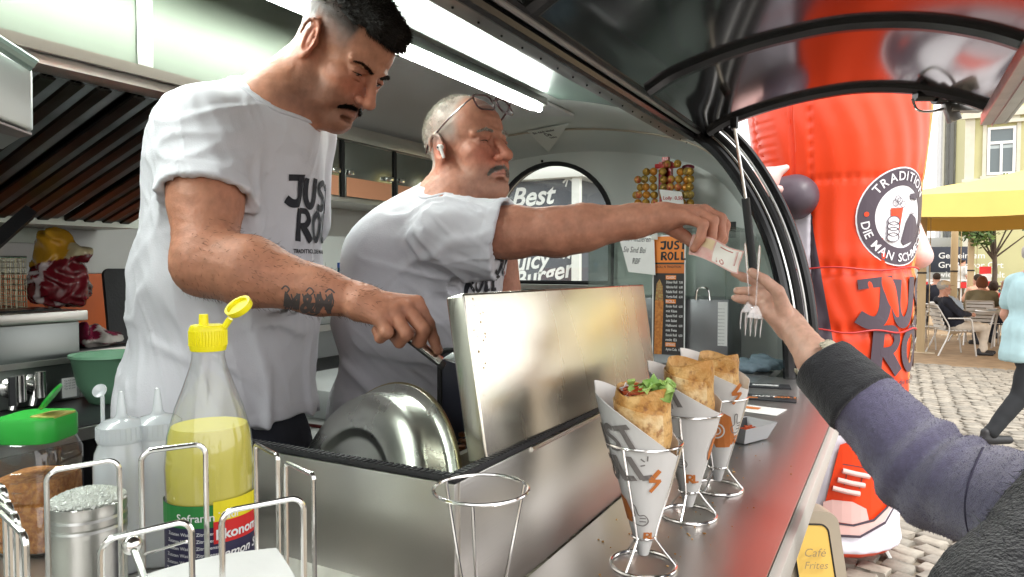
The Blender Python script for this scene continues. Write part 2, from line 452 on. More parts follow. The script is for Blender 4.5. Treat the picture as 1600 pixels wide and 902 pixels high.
def nz(P, f, seed=0):
    "cheap smooth noise in about -1..1"
    r = np.random.default_rng(seed); d = 0
    for i in range(5):
        w = r.normal(size=3); w = w/np.linalg.norm(w)*f*(1+.35*i); d = d+np.sin(P@w+r.uniform(0, 6.3)+1.3*np.sin(P@(w[[1, 2, 0]]*.7)+r.uniform(0, 6)))
    return d/3.5
def bump(P, c, rad): return np.exp(-(((P-np.array(c))**2).sum(1))/rad**2)
# ------------------------------------------------------------------ shared materials
STEEL = mat('brushed_steel', (.70, .68, .64), .34, 1, noise=.08, nscale=3, bump=.05, bscale=420, stretch=(1, .04, 1))
STEELD = mat('stained_steel', (.56, .53, .46), .3, 1, col2=(.40, .35, .26), nscale=5, bump=.05, bscale=30, rvar=.14)
STEELC = mat('counter_steel', (.64, .61, .60), .33, 1, noise=.06, nscale=1.5, bump=.035, bscale=420, stretch=(1, .03, 1))
STEELG = mat('hood_steel', (.12, .14, .11), .48, .5, noise=.12, nscale=1.6, bump=.015, bscale=25, rvar=.06)
CHROME = mat('chrome_wire', (.78, .77, .75), .16, 1)
ALU = mat('aluminium', (.55, .54, .52), .38, 1, noise=.2, nscale=9)
BLACKG = mat('gloss_black_panel', (.006, .0065, .008), .12, 0, coat=.5, bump=.01, bscale=2.2, spec=.7, ior=1.7)
BLACKM = mat('black_frame_paint', (.010, .010, .012), .27, 0, noise=.3, nscale=12, spec=.6)
RUBBER = mat('black_rubber', (.018, .018, .02), .55, 0, bump=.1, bscale=120)
LINING = mat('lining_panel', (.79, .83, .80), .36, 0, noise=.07, nscale=2.5, bump=.01, bscale=4)
CEILM = mat('ceiling_panel', (.80, .81, .81), .5, 0, noise=.05, nscale=3)
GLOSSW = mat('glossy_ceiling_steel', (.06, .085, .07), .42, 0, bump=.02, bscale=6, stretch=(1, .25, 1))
ORANGE = mat('orange_panel', (.62, .12, .02), .4, 0, noise=.1, nscale=5)
FLOORM = mat('trailer_floor', (.34, .34, .33), .6, noise=.3, nscale=14)
WHITEP = mat('white_plastic', (.74, .74, .72), .4, noise=.04, nscale=10)
PAPER = mat('paper', (.80, .79, .77), .75, noise=.04, nscale=20, bump=.12, bscale=35)
INK = mat('black_ink', (.015, .015, .018), .6)
GLASS = thin('clear_glass', (.93, .97, .95), .02, .03)
LEDM = mat('led_tube', (.93, 1, .94), .4, emit=60)
DARK = mat('dark_void', (.01, .01, .01), .8)

trailer = thing('food_trailer', 'rounded black food trailer with raised hatch and steel serving counter', 'food trailer', (-1.4, 1.2, 0))
# cross-section of the body, anticlockwise from the counter on the serving side
SEC = [(-.385, .40), (-.37, 1.15), (-.415, 1.56), (-.545, 1.89), (-.74, 2.12), (-1.05, 2.235), (-1.5, 2.29), (-1.95, 2.27), (-2.25, 2.19), (-2.40, 2.02), (-2.44, 1.7), (-2.44, .40)]
def section(n=5, off=0):
    P = [p.xy for p in bez([(x, z, 0) for x, z in SEC], n)]
    out = []
    for i, p in enumerate(P):
        t = (P[min(i+1, len(P)-1)]-P[max(i-1, 0)]).normalized(); out.append((p.x+t.y*off, p.y-t.x*off))
    return out
YEND, YOPEN, YNEAR = 3.5, 2.95, -.7
PROF = [(2.95, 1), (3.10, .998), (3.24, .985), (3.36, .962), (3.45, .93), (3.5, .89)]
def loft(sec, ys, cx=-1.4, cz=1.45):
    vs = []; n = len(sec)
    for y, s in ys:
        for x, z in sec: vs.append((cx+(x-cx)*s, y, max(.4, cz+(z-cz)*s) if z > .41 else .4))
    fs = [(i*n+k, i*n+k+1, (i+1)*n+k+1, (i+1)*n+k) for i in range(len(ys)-1) for k in range(n-1)]
    return vs, fs
sec = section(5)
iop = min(range(len(sec)), key=lambda i: abs(sec[i][0]+.76)+abs(sec[i][1]-2.12))      # hinge rail
mb = MB(); v, f = loft(sec[iop:], [(YNEAR, 1), (1, 1), (YOPEN, 1)]); mb.add(v, f)
v, f = loft(sec, PROF); mb.add(v, f)
# near end of the box
v = [(x, YNEAR, z) for x, z in sec]; mb.add(v, [tuple(range(len(v)))])
v, f = loft(sec[:3], [(YNEAR, 1), (YOPEN, 1)]); lower = [(x, y, min(z, 1.1)) for x, y, z in v]; mb.add(lower, f)
lining = mb.build('interior_lining', LINING, trailer)
# far end wall with arched window hole
WX, WH, WT, WB = -1.66, .35, 1.79, 1.50
def arch(cx, hw, zt, zb, n=24, r=0): return [(cx+(hw+r)*cos(pi*k/n), zt+(hw+r)*sin(pi*k/n)) for k in range(n+1)] + [(cx-hw-r, zb-r), (cx+hw+r, zb-r)]
def wall_with_hole(name, y, outer, hole, m, parent, th=.03):
    bm = bmesh.new(); a = [bm.verts.new((x, y, z)) for x, z in outer]; b = [bm.verts.new((x, y, z)) for x, z in hole]
    ea = [bm.edges.new((a[i], a[(i+1) % len(a)])) for i in range(len(a))]; eb = [bm.edges.new((b[i], b[(i+1) % len(b)])) for i in range(len(b))]
    bmesh.ops.triangle_fill(bm, edges=ea+eb, use_beauty=True)
    r = bmesh.ops.extrude_face_region(bm, geom=bm.faces[:]); bmesh.ops.translate(bm, verts=[g for g in r['geom'] if isinstance(g, bmesh.types.BMVert)], vec=(0, th, 0))
    bm.verts.index_update(); mb = MB(); mb.add([v.co.copy() for v in bm.verts], [[v.index for v in f.verts] for f in bm.faces]); bm.free()
    return mb.build(name, m, parent, smooth=False)
es = [(-1.4+(x+1.4)*.89, max(.4, 1.45+(z-1.45)*.89) if z > .41 else .4) for x, z in sec]
wall_with_hole('end_wall', YEND, es, arch(WX, WH, WT, WB), LINING, trailer)
out = section(5, .045)
mb = MB(); v, f = loft(out[iop:], [(YNEAR-.04, 1), (1, 1), (YOPEN, 1)]); mb.add(v, f); v, f = loft(out, [(y+.04*(y > 3), s) for y, s in PROF]); mb.add(v, f)
v, f = loft(out[:4], [(YNEAR-.04, 1), (YOPEN, 1)]); mb.add([(x, y, min(z, 1.11)) for x, y, z in v], f)
v = [(x, YNEAR-.04, z) for x, z in out]; mb.add(v, [tuple(range(len(v)))])
mb.build('outer_shell', BLACKG, trailer, fixn=False)
eo = [(-1.4+(x+1.4)*.89, max(.4, 1.45+(z-1.45)*.89) if z > .41 else .4) for x, z in out]
wall_with_hole('outer_end_wall', YEND+.035, eo, arch(WX, WH, WT, WB), BLACKG, trailer, .012)
mb = MB(); mb.box((-2.43, YNEAR+.01, .36), (-.40, YEND, .40)); mb.build('floor_panel', FLOORM, trailer)
wnd = MB().box((WX-WH, YEND+.012, WB), (WX+WH, YEND+.018, WT)); wnd.prism([(x, YEND+.012, z) for x, z in arch(WX, WH, WT, WT)[:-2]], (0, .006, 0))
wnd = wnd.build('window', GLASS, trailer, smooth=False)
mb = MB(); mb.tube([(x, YEND-.006, z) for x, z in arch(WX, WH, WT, WB, r=.004)], .014, closed=True, n=6); mb.build('window_frame', RUBBER, wnd)
mb = MB(); mb.box((-1.325, YEND-.02, 1.40), (-1.300, YEND-.002, 1.80)); mb.build('window_post', RUBBER, trailer)
mb = MB(); mb.box((-2.1, YEND-.10, 1.462), (-1.30, YEND-.004, 1.487)); mb.build('window_sill', ALU, trailer)
for px, py in ((847, 252), (933, 285), (1078, 182)):
    p = onp(px, py, 1, YEND-.004); MB().ball(p, .008, 8).build('rivet', BLACKM, trailer)
MB().box(onp(1131, 347, 1, 3.35), onp(1150, 372, 1, 3.36)).build('black_sticker', INK, trailer)
# seam between the end dome and the ceiling
mb = MB(); mb.tube([(-1.4+(x+1.4)*.978, 3.24, 1.45+(z-1.45)*.978) for x, z in sec[6:-6]], .005, n=6); mb.build('lining_seam', mat('seam_tape', (.55, .47, .38), .5), trailer)
# opening frame: rubber, silver and black bands following the section
arc = [(x, z) for x, z in sec[3:iop+2] if z > 1.0]
arc = [(-.372, 1.10)] + [(x, z) for x, z in sec if z > 1.12][:iop-2]
arcp = bez([(x, z, 0) for x, z in arc], 4)
def band(name, y, dx, r, m, flat=1, up=0):
    mb = MB(); pts = []
    for i, p in enumerate(arcp):
        t = (arcp[min(i+1, len(arcp)-1)]-arcp[max(i-1, 0)]).normalized(); pts.append((p.x+t.y*dx, y, p.y-t.x*dx))
    mb.tube(pts, r, n=10, flat=flat); mb.build(name, m, trailer)
band('frame_band', 2.925, .012, .024, BLACKM)
band('frame_band', 2.955, .055, .019, RUBBER)
band('frame_trim', 2.925, .043, .0055, CHROME)
band('frame_trim', 2.935, .083, .005, ALU)
band('frame_band', 2.98, .098, .021, BLACKM)
# hinge rail along the roof
RX, RZ = -.74, 2.125
mb = MB(); mb.box((RX-.075, YNEAR, RZ-.01), (RX-.022, 2.93, RZ+.012), bev=.002); rail = mb.build('hinge_rail', mat('rail_steel', (.30, .27, .25), .33, .9, noise=.3, nscale=6), trailer)
mb = MB()
for k in range(34): mb.ball((RX-.05, -.3+.1*k, RZ-.012), .0035, 6)
rv = mb.build('rivet_row', BLACKM, rail); rv['kind'] = 'stuff'
for dx, dz, r, m in ((-.005, -.004, .017, BLACKM), (.022, .012, .010, ALU), (.045, .018, .016, BLACKM), (.068, .030, .007, ALU)):
    MB().tube([(RX+dx, YNEAR, RZ+dz), (RX+dx, 2.93, RZ+dz)], r, n=8).build('rail_strip', m, rail)
# raised hatch: a glossy black shell with ribs
HP = [(-.69, 2.15), (-.60, 2.195), (-.44, 2.238), (-.28, 2.262), (-.12, 2.268), (.05, 2.245), (.19, 2.20), (.30, 2.145)]
hp = bez([(x, 0, z) for x, z in HP], 5); HY0, HY1 = -.45, 2.95
mb = MB(); mb.grid(lambda u, w: (lambda p: (p.x, HY0+(HY1-HY0)*w, p.z))(hp[int(round(u*(len(hp)-1)))]), len(hp)-1, 24, thick=.02)
hatch = mb.build('hatch', BLACKG, trailer)
def rib(y, w, h):
    mb = MB(); prof = [(-w, 0), (-w, -h*.7), (-w*.55, -h), (w*.1, -h), (w*.35, -h*.72), (w, -h*.62), (w, 0)]
    vs = []; n = len(prof)
    for i, p in enumerate(hp):
        t = (hp[min(i+1, len(hp)-1)]-hp[max(i-1, 0)]).normalized(); nn = Vector((-t.z, 0, t.x))
        for a, b in prof: vs.append(p + Vector((0, y+a, 0)) + nn*(b))
    fs = [(i*n+k, i*n+(k+1) % n, (i+1)*n+(k+1) % n, (i+1)*n+k) for i in range(len(hp)-1) for k in range(n)]
    mb.add(vs, fs + [tuple(range(n)), tuple(range(len(vs)-n, len(vs)))]); return mb.build('rib', BLACKM, hatch, angle=25)
for y in (2.915, 2.13, 1.33, .5): rib(y, .034, .042)
mb = MB(); mb.box((.252, HY0, 2.085), (.322, HY1+.03, 2.125), bev=.003); mb.box((.322, HY0, 2.085), (.330, HY1+.03, 2.17)); mb.box((.285, HY0, 2.079), (.288, HY1+.03, 2.0855)); mb.build('edge_bar', ALU, hatch)
# latch on the hatch edge
lp = W(1500, 150, 2.5)
mb = MB(); mb.tube([lp+Rt*-.09, lp+Rt*.04], .03, n=14); mb.tube([lp+Rt*-.16+Up*.0, lp+Rt*-.08], .02, n=12); mb.tube([lp+Rt*.0+Up*.02, lp+Rt*.0+Up*.075], .008, n=8); latch = mb.build('latch', BLACKM, hatch)
mb = MB(); mb.tube(bez([lp+Rt*-.15, lp+Rt*-.12+Up*.05, lp+Rt*-.06+Up*.065, lp+Rt*-.03+Up*.03], 5), .006, n=6); mb.tube(bez([lp+Rt*-.17-Up*.01, lp+Rt*-.15-Up*.05, lp+Rt*-.10-Up*.055, lp+Rt*-.04-Up*.04], 5), .005, n=6); mb.build('bail_wire', CHROME, latch)
mb = MB(); mb.obox(lp+Rt*-.03+Up*-.055, Rt*.02+Up*.008, Up*.035-Rt*.012, Fw*.012, bev=.003); mb.obox(lp+Rt*.02+Up*-.045, Rt*.06, Up*.012, Fw*.02, bev=.003); mb.build('latch_catch', ALU, latch)
# gas strut holding the hatch
s0, s1, s2 = W(1147, 196, 2.62), W(1166, 318, 2.66), W(1181, 455, 2.74)
strut = MB().tube([s0, s1], .006, n=8).build('gas_strut', CHROME, trailer)
MB().tube([s1-(s1-s0).normalized()*.02, s2], .0155, n=12).build('strut_cylinder', RUBBER, strut)
MB().tube([s0-Up*.012, s0+Up*.03], .015, n=8).ball(s2, .018, 8).build('strut_mount', BLACKM, strut)
# paper taped to the hatch
q = onp(1085, 0, 2, 2.2)
MB().box((-.42, 1.36, 2.223), (-.28, 1.50, 2.2245)).build('taped_paper', PAPER, hatch)

# ------------------------------------------------------------------ counter
CZ = 1.15
mb = MB(); mb.box((-.458, YNEAR+.02, CZ-.03), (-.155, YOPEN, CZ), bev=.002); mb.box((-1.02, YNEAR+.02, CZ-.03), (-.4585, .698, CZ-.0005)); mb.box((-1.02, 1.622, CZ-.03), (-.4585, YOPEN, CZ-.0005)); mb.box((-1.45, YOPEN+.0, CZ-.03), (-.44, 3.42, CZ))
counter = mb.build('serving_counter', STEELC, trailer)
mb = MB(); mb.box((-.153, YNEAR+.02, CZ-.045), (-.137, YOPEN, CZ+.004), bev=.002); trim = mb.build('counter_trim', mat('trim_grey', (.50, .48, .45), .35, 0, noise=.05, nscale=10), counter)
v, f = text2d('Bratwurst 3.5 Imbiss am Platz 4,0 Grill 18', .014, .01)
decal('trim_lettering', [(v, f)], lambda x, y, e: V(-.1505+y*.9, .75+x, CZ+.0052+e), mat('trim_ink', (.16, .15, .14), .7), trim)
mb = MB(); mb.box((-.37, YNEAR+.02, CZ-.16), (-.355, YOPEN, CZ-.032)); mb.build('counter_bracket', BLACKM, counter)
# under-counter body inside the trailer
mb = MB(); mb.box((-.98, YNEAR+.05, .40), (-.95, YOPEN, CZ-.03)); mb.build('cupboard_front', STEEL, trailer)
# hood with filters
HX = -1.4
mb = MB()
mb.box((HX-.02, -.3, 1.995), (HX, 1.46, 2.262)); mb.box((-2.3, 1.44, 1.76), (HX-.021, 1.46, 2.2))
hood = mb.build('extractor_hood', STEELG, trailer, smooth=False)
mb = MB(); mb.box((HX-.075, -.3, 1.972), (HX-.004, 1.46, 1.993), bev=.002); mb.build('hood_lip', mat('lip_steel', (.50, .46, .42), .35, .9), hood)
mb = MB(); mb.box((HX+.001, -.3, 1.992), (HX+.012, 1.46, 2.014)); mb.build('hood_gutter', mat('gutter_dark', (.16, .14, .12), .35, .9), hood)
mb = MB(); mb.box((HX+.001, .93, 2.015), (HX+.0035, .965, 2.262)); mb.build('seam_strip', mat('seam_grey', (.30, .31, .28), .4, .8), hood)
MB().ball((HX-.04, .62, 1.969), .006, 8).ball((HX-.04, 1.3, 1.969), .006, 8).build('hood_screw', CHROME, hood)
FA, FB = Vector((HX-.08, 0, 1.985)), Vector((-2.22, 0, 1.74))
fd = (FB-FA).normalized(); fn = Vector((-fd.z, 0, fd.x)); fn = fn if fn.z < 0 else -fn
mb = MB(); mb.add([FA+V(0, -.3, .05), FA+V(0, 1.44, .05), FB+V(0, 1.44, .05), FB+V(0, -.3, .05)], [(0, 1, 2, 3)]); mb.build('filter_back', mat('greasy_dark', (.035, .028, .022), .35, .6), hood)
SLAT = mat('greasy_steel', (.33, .36, .37), .50, .35, col2=(.17, .18, .18), nscale=6, rvar=.1)
SLATD = mat('dark_baffle', (.08, .075, .07), .3, 1, col2=(.04, .03, .02), nscale=7)
y = .02; i = 0; base = None
while y < 1.42:
    if i % 8 == 7: y += .02
    L = (FB-FA).length
    if base is None:
        mb = MB(); c = (FA+FB)/2; w = .017
        vs = []
        for e in (FA, FB):
            for a, b in ((-w, .0), (-w, .012), (-w*.8, .016), (w*.8, .016), (w, .012), (w, 0), (w*.55, .0), (w*.55, .010), (-w*.55, .010), (-w*.55, .0)): vs.append(e+V(0, a, 0)+fn*b)
        n = 10; mb.add(vs, [(k, (k+1) % n, n+(k+1) % n, n+k) for k in range(n)] + [tuple(range(n)), tuple(range(n, 2*n))])
        o = mb.build('baffle', SLAT, hood, smooth=False); base = o; by = y; o.location.y += y
    else:
        o = base.copy(); link(o); o.parent = hood; o.location = base.location + V(0, y-by, (-.006 if i % 2 else 0))
        if i % 2: 
            if 'dm' not in globals(): dm = base.data.copy(); dm.materials[0] = SLATD
            o.data = dm
    y += .0285; i += 1
mb = MB(); mb.box((-2.42, -.3, 1.715), (-2.19, 1.46, 1.745)); mb.build('hood_trough', mat('trough_steel', (.34, .36, .32), .4, .9), hood)
# ceiling pieces
def ceil_strip(name, xs, y0, y1, m, lift=.012):
    mb = MB(); P = [(x, z-lift) for x, z in section(8) if xs[0] <= x <= xs[1] and z > 1.9]
    vs = [(x, y, z-(t*.012)) for t in (0, 1) for y in (y0, y1) for x, z in P]; n = len(P)
    fs = [(k, k+1, n+k+1, n+k) for k in range(n-1)] + [(2*n+k, 2*n+k+1, 3*n+k+1, 3*n+k) for k in range(n-1)]
    fs += [(k, k+1, 2*n+k+1, 2*n+k) for k in range(n-1)] + [(n+k, n+k+1, 3*n+k+1, 3*n+k) for k in range(n-1)] + [(0, n, 3*n, 2*n), (n-1, 2*n-1, 4*n-1, 3*n-1)]
    mb.add(vs, fs); return mb.build(name, m, trailer)
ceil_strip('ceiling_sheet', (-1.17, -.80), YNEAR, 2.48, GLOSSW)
ceil_strip('ceiling_panel', (-2.2, -1.26), YNEAR, 1.62, CEILM, .006)
ceil_strip('ceiling_panel', (-2.2, -1.26), 1.63, 2.9, CEILM, .006)
mb = MB(); mb.box((-1.245, YNEAR, 2.205), (-1.185, 2.46, 2.235), bev=.003); led = mb.build('light_strip', ALU, trailer)
MB().box((-1.2455, YNEAR, 2.188), (-1.2425, 2.46, 2.206)).build('added_light_shield', ALU, led)  # added lip that keeps the tube's light off the hood face
MB().tube([(-1.215, -.4, 2.196), (-1.215, 2.45, 2.196)], .0125, n=10).build('led_tube', LEDM, led)
# orange splashback, white wall panels
mb = MB(); mb.box((-2.435, .2, 1.20), (-2.425, 2.1, 1.565)); mb.build('orange_splashback', ORANGE, trailer)
for y0, y1 in ((-.2, .95), (.97, 1.66), (1.68, 2.35)):
    mb = MB(); mb.box((-2.435, y0, 1.568), (-2.427, y1, 1.735)); mb.build('wall_panel', mat('wall_panel_white', (.5, .49, .47), .4, noise=.05), trailer)
mb = MB(); mb.box((-2.426, 1.62, 1.56), (-2.418, 1.70, 1.74)); mb.build('wall_strip', WHITEP, trailer)
mb = MB(); mb.box((-2.42, .8, 1.665), (-2.405, 1.28, 1.712), bev=.002); mb.build('wall_ledge', mat('ledge', (.5, .55, .48), .4), trailer)
# wall cabinets over the back worktop
cab = MB().box((-2.42, 1.95, 1.87), (-2.115, 3.3, 2.20)).build('wall_cabinet', STEEL, trailer, smooth=False)
mb = MB(); mb.box((-2.113, 1.95, 2.135), (-2.09, 3.3, 2.20), bev=.003); mb.box((-2.113, 1.95, 1.865), (-2.085, 3.3, 1.885), bev=.002); mb.build('cabinet_rail', STEEL, cab)
for y0 in (1.97, 2.33, 2.69, 3.02):
    d = MB().box((-2.112, y0+.012, 1.89), (-2.099, y0+.335, 2.128), bev=.002).build('cabinet_door', mat('door_steel', (.35, .37, .34), .24, .9, noise=.1), cab)
    mb = MB(); mb.box((-2.0985, y0+.02, 1.892), (-2.0975, y0+.33, 1.975)); mb.build('painted_reflection', mat('door_orange', (.62, .28, .16), .4), d)  # orange reflection on the door, painted as a flat band
    mb = MB(); mb.box((-2.098, y0+.28, 1.985), (-2.080, y0+.325, 2.005), bev=.003); mb.box((-2.098, y0+.015, 1.985), (-2.080, y0+.05, 2.005), bev=.003); mb.build('latch', CHROME, d)
    mb = MB(); mb.box((-2.113, y0-.008, 1.887), (-2.10, y0+.010, 2.133)); mb.build('door_gap', DARK, cab)
# back worktops
mb = MB(); mb.box((-2.42, .0, 1.335), (-1.95, 3.3, 1.365), bev=.002); mb.build('back_shelf', mat('worktop_black', (.02, .02, .022), .3, noise=.3), trailer)
mb = MB(); mb.box((-1.949, .0, 1.338), (-1.938, 3.3, 1.362)); mb.build('shelf_edge', STEEL, trailer)
mb = MB(); mb.box((-1.95, -.3, 1.20), (-1.6, 3.2, 1.235), bev=.002); mb.box((-1.93, -.3, .42), (-1.64, 3.2, 1.20)); mb.build('back_worktop', mat('worktop_black', (.02, .02, .022), .3), trailer)
mb = MB(); mb.box((-1.599, -.3, 1.205), (-1.588, 3.2, 1.232)); mb.build('worktop_edge', STEEL, trailer)
# ------------------------------------------------------------------ ground with fan-laid setts
GROUT = mat('joint_sand', (.24, .20, .15), .9, noise=.35, nscale=14, bump=.3, bscale=60)
SETT = [mat('sett_stone', (.33, .295, .245), .75, noise=.3, nscale=16, bump=.25, bscale=50),
        mat('sett_stone_light', (.37, .335, .28), .75, noise=.3, nscale=16, bump=.25, bscale=50),
        mat('sett_stone_dark', (.285, .26, .22), .75, noise=.3, nscale=16, bump=.25, bscale=50)]
SANDM = mat('trodden_sand', (.40, .28, .17), .95, noise=.25, nscale=5, bump=.6, bscale=22)
gr = MB(); gr.box((-250, -250, -.3), (250, 250, 0)); ground = tag(gr.build('ground', GROUT, smooth=False), kind='structure')
def sett_shape(w, l, h, seed):
    r = random.Random(seed); vs = []
    for z, k in ((0, 1), (h*.80, .985), (h, .88)):
        for sx, sy in ((-1, -1), (0, -1.0), (1, -1), (1.0, 0), (1, 1), (0, 1.0), (-1, 1), (-1.0, 0)):
            vs.append(((sx*w/2*k)+r.uniform(-.009, .009), (sy*l/2*k)+r.uniform(-.008, .008), z+(r.uniform(-.004, .004) if z else 0)))
    fs = [(a*8+k, a*8+(k+1) % 8, (a+1)*8+(k+1) % 8, (a+1)*8+k) for a in (0, 1) for k in range(8)]
    vs.append((0, 0, h+.004)); fs += [(16+k, 16+(k+1) % 8, 24) for k in range(8)]
    return vs, fs
shapes = [sett_shape(.148, .118, .035, s) for s in range(9)]
meshes = []
for i, (v, f) in enumerate(shapes):
    me = bpy.data.meshes.new('cobblestone'); me.from_pydata(v, [], f); me.materials.append(SETT[i % 3]); me.polygons.foreach_set('use_smooth', [True]*len(f)); meshes.append(me)
spots = []
CW, ROW = 1.5, .134
for j in range(-3, 7):
    xc = -.3 + j*CW
    for r in range(0, 190):
        yb = -1.5 + r*ROW + (CW*.0 if j % 2 else 0)
        n = 9 + (r % 3 == 0)
        for k in range(n):
            t = (k+.5)/n*2-1; x = xc+t*CW/2; y = yb + .36*(1-t*t) + random.uniform(-.006, .006)
            slope = atan2(-2*.36*t, CW/2)
            if -3.2 < x < 10 and 3.6 < y < 19 and not (x < -.2 and y < 3.9): spots.append((x, y, slope+random.uniform(-.05, .05)))
random.shuffle(spots)
def insand(x, y): return y > 12.6+.25*sin(x*2.1)+.12*sin(x*5.3)
spots = [s_ for s_ in spots if not insand(s_[0], s_[1])]
def seen(x, y):
    d = Vector((x, y, 0))-CAM; z = d.dot(Fw)
    if z < .5: return 0
    px, py = 800+FOC*d.dot(Rt)/z, 451-FOC*d.dot(Up)/z
    ok = (1395 < px < 1605 and 530 < py < 905)
    return (1/z if ok else 0)
spots.sort(key=lambda s_: -seen(s_[0], s_[1]))
for i, (x, y, a) in enumerate(spots[:290]):
    o = link(bpy.data.objects.new('cobblestone', meshes[i % 9])); o.location = (x, y, random.uniform(-.012, -.004)); o.rotation_euler = (random.uniform(-.02, .02), random.uniform(-.02, .02), a); o.parent = ground
mb = MB()
for i, (x, y, a) in enumerate(spots[290:]):
    v, f = shapes[random.randrange(9)]; c, s_ = cos(a), sin(a); z0 = random.uniform(-.012, -.004)
    mb.add([(x+p[0]*c-p[1]*s_, y+p[0]*s_+p[1]*c, p[2]+z0) for p in v], f, random.randrange(3))
rest = tag(mb.build('cobblestone_paving', SETT, ground, fixn=False), kind='stuff')
mb = MB(); mb.grid(lambda u, w: V(-12+u*40, 12.6+.25*sin((-12+u*40)*2.1)+.12*sin((-12+u*40)*5.3) + w*14, .012+.006*sin(u*90+w*31)), 140, 30)
tag(mb.build('sand', SANDM, fixn=False), kind='structure')

# ------------------------------------------------------------------ inflatable advertising column
IC = Vector((-.30, 4.22, 0))
RED = mat('inflatable_red', (.88, .060, .010), .38, noise=.10, nscale=2.5, bump=.12, bscale=5, coat=.15)
PLUM = mat('inflatable_plum', (.085, .065, .085), .42, noise=.1, nscale=4, bump=.08, bscale=5)
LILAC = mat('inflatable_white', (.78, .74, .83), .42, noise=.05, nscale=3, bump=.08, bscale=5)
PINK = mat('inflatable_pink', (.80, .50, .47), .45, noise=.08, nscale=5)
BREAD = mat('inflatable_bread', (.80, .20, .04), .5, col2=(.85, .38, .12), nscale=55)
RP = [(0.10, .30), (.14, .345), (.22, .335), (.5, .345), (.75, .36), (.94, .375), (1.3, .388), (1.7, .395), (1.99, .41), (2.2, .43), (2.38, .45), (2.7, .47), (3.1, .475), (3.35, .44), (3.5, .34), (3.58, .2), (3.6, .02)]
def irad(z): return float(np.interp(z, [p[0] for p in RP], [p[1] for p in RP]))
CDIR = Vector((CAM.x-IC.x, CAM.y-IC.y, 0)).normalized(); CRT = Vector((-CDIR.y, CDIR.x, 0))      # theta 0 faces the counter, + to its right
def ipt(th, z, lift=0):
    r = irad(z)+lift; return IC + CDIR*(r*cos(th)) + CRT*(r*sin(th)) + V(0, 0, z)
infl = thing('inflatable_column', 'tall red inflatable advertising figure printed JUST ROLL beside the trailer', 'inflatable', IC)
def edge_deg(z): return -16+max(.05, (1.85-z))*26 if z < 1.85 else -15.9
KN = [-180, -125, -62, -55, -16, 4, 76, 180]
def ang_of(u, z):
    "column angle, bent so that the printed borders run along mesh edges"
    t = -180+360*u; kk = list(KN); kk[5] = edge_deg(z); return float(np.interp(t, KN, kk))
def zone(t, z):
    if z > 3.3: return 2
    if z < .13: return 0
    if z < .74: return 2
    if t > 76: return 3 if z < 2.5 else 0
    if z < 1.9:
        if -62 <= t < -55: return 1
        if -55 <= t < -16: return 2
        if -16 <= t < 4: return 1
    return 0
vs = []; fs = []; ms = []; NU, NV = 360, 220
zs = [.10+(3.60-.10)*j/NV for j in range(NV+1)]
for j, z in enumerate(zs):
    for i in range(NU):
        t = ang_of(i/NU, z); th = radians(t); ruff = 0
        if -75 < t < -38 and z > 1.98: ruff = .006*sin(z*150)*(1-abs(t+56)/20)
        ruff += .005*sin(th*5+z*3)+.004*sin(z*9+th)+.0022*sin(th*23+z*14+3*sin(z*5))
        for zz in (1.575, 1.265): ruff -= .010*math.exp(-((z-zz)/.035)**2)*(1+.35*sin(th*40))
        for tt in (-15.5, 78, -62): ruff -= .007*math.exp(-((t-tt)/1.6)**2)*(1+.5*sin(z*110))
        for zz in (.74, 2.02): ruff -= .006*math.exp(-((z-zz)/.016)**2)*(1+.5*sin(th*60))
        if abs(t+28) < 2 and z > 1.9: ruff -= .012
        vs.append(ipt(th, z, ruff))
for j in range(NV):
    for i in range(NU):
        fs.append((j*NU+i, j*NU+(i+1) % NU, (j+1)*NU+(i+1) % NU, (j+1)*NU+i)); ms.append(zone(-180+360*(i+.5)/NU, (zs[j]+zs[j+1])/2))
mb = MB(); mb.v = vs; mb.f = fs+[tuple(range(NU))]; mb.m = ms+[0]
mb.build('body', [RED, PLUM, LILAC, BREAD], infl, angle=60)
for a in (0, 2.1, 4.2):
    MB().tube([IC+V(.25*cos(a), .25*sin(a), .11), IC+V(.31*cos(a), .31*sin(a), 0)], .014).build('leg', ALU, infl)
def cyl(th0, z0, lift=.004, sgn=1): return lambda x, y, e: ipt(th0+x/irad(z0+y), z0+y, lift+e)
TH = radians(48)
INKP = mat('print_plum', (.075, .055, .075), .45); WHP = mat('print_white', (.82, .80, .84), .45)
R_ = .243
zc_ = 1.83
e1 = decal('emblem', disc2(R_), cyl(TH, zc_, .006), WHP, infl, .04)
decal('emblem_ring', ring2(R_*.63, R_*.97), cyl(TH, zc_, .008), INKP, e1, .04)
decal('emblem_lettering', arc_text('TRADITION', R_*.735, .062, pi/2, .012), cyl(TH, zc_, .0095), WHP, e1)
lo2 = []
gl = [(c_, text2d(c_, .058, .012)) for c_ in 'DIE MAN SCHMECKT']; w_ = [(max([p[0] for p in v_]) if v_ else .02)+.007 for c_, (v_, f_) in gl]; tot = sum(w_); pos = -tot/2
for (c_, (v_, f_)), w1 in zip(gl, w_):
    c0 = pos+w1/2; pos += w1
    if not v_: continue
    a = -pi/2+c0/(R_*.86); wv = max(p[0] for p in v_); rc = R_*.905
    ux, uy = -cos(a), -sin(a); rx, ry = -sin(a), cos(a)
    lo2.append(([(rc*cos(a)+(xx-wv/2)*rx+yy*ux, rc*sin(a)+(xx-wv/2)*ry+yy*uy) for xx, yy in v_], f_))
decal('emblem_lettering', lo2, cyl(TH, zc_, .0095), WHP, e1)
decal('emblem_dot', disc2(.012, 14, -R_*.8, .01), cyl(TH, zc_, .010), RED, e1)
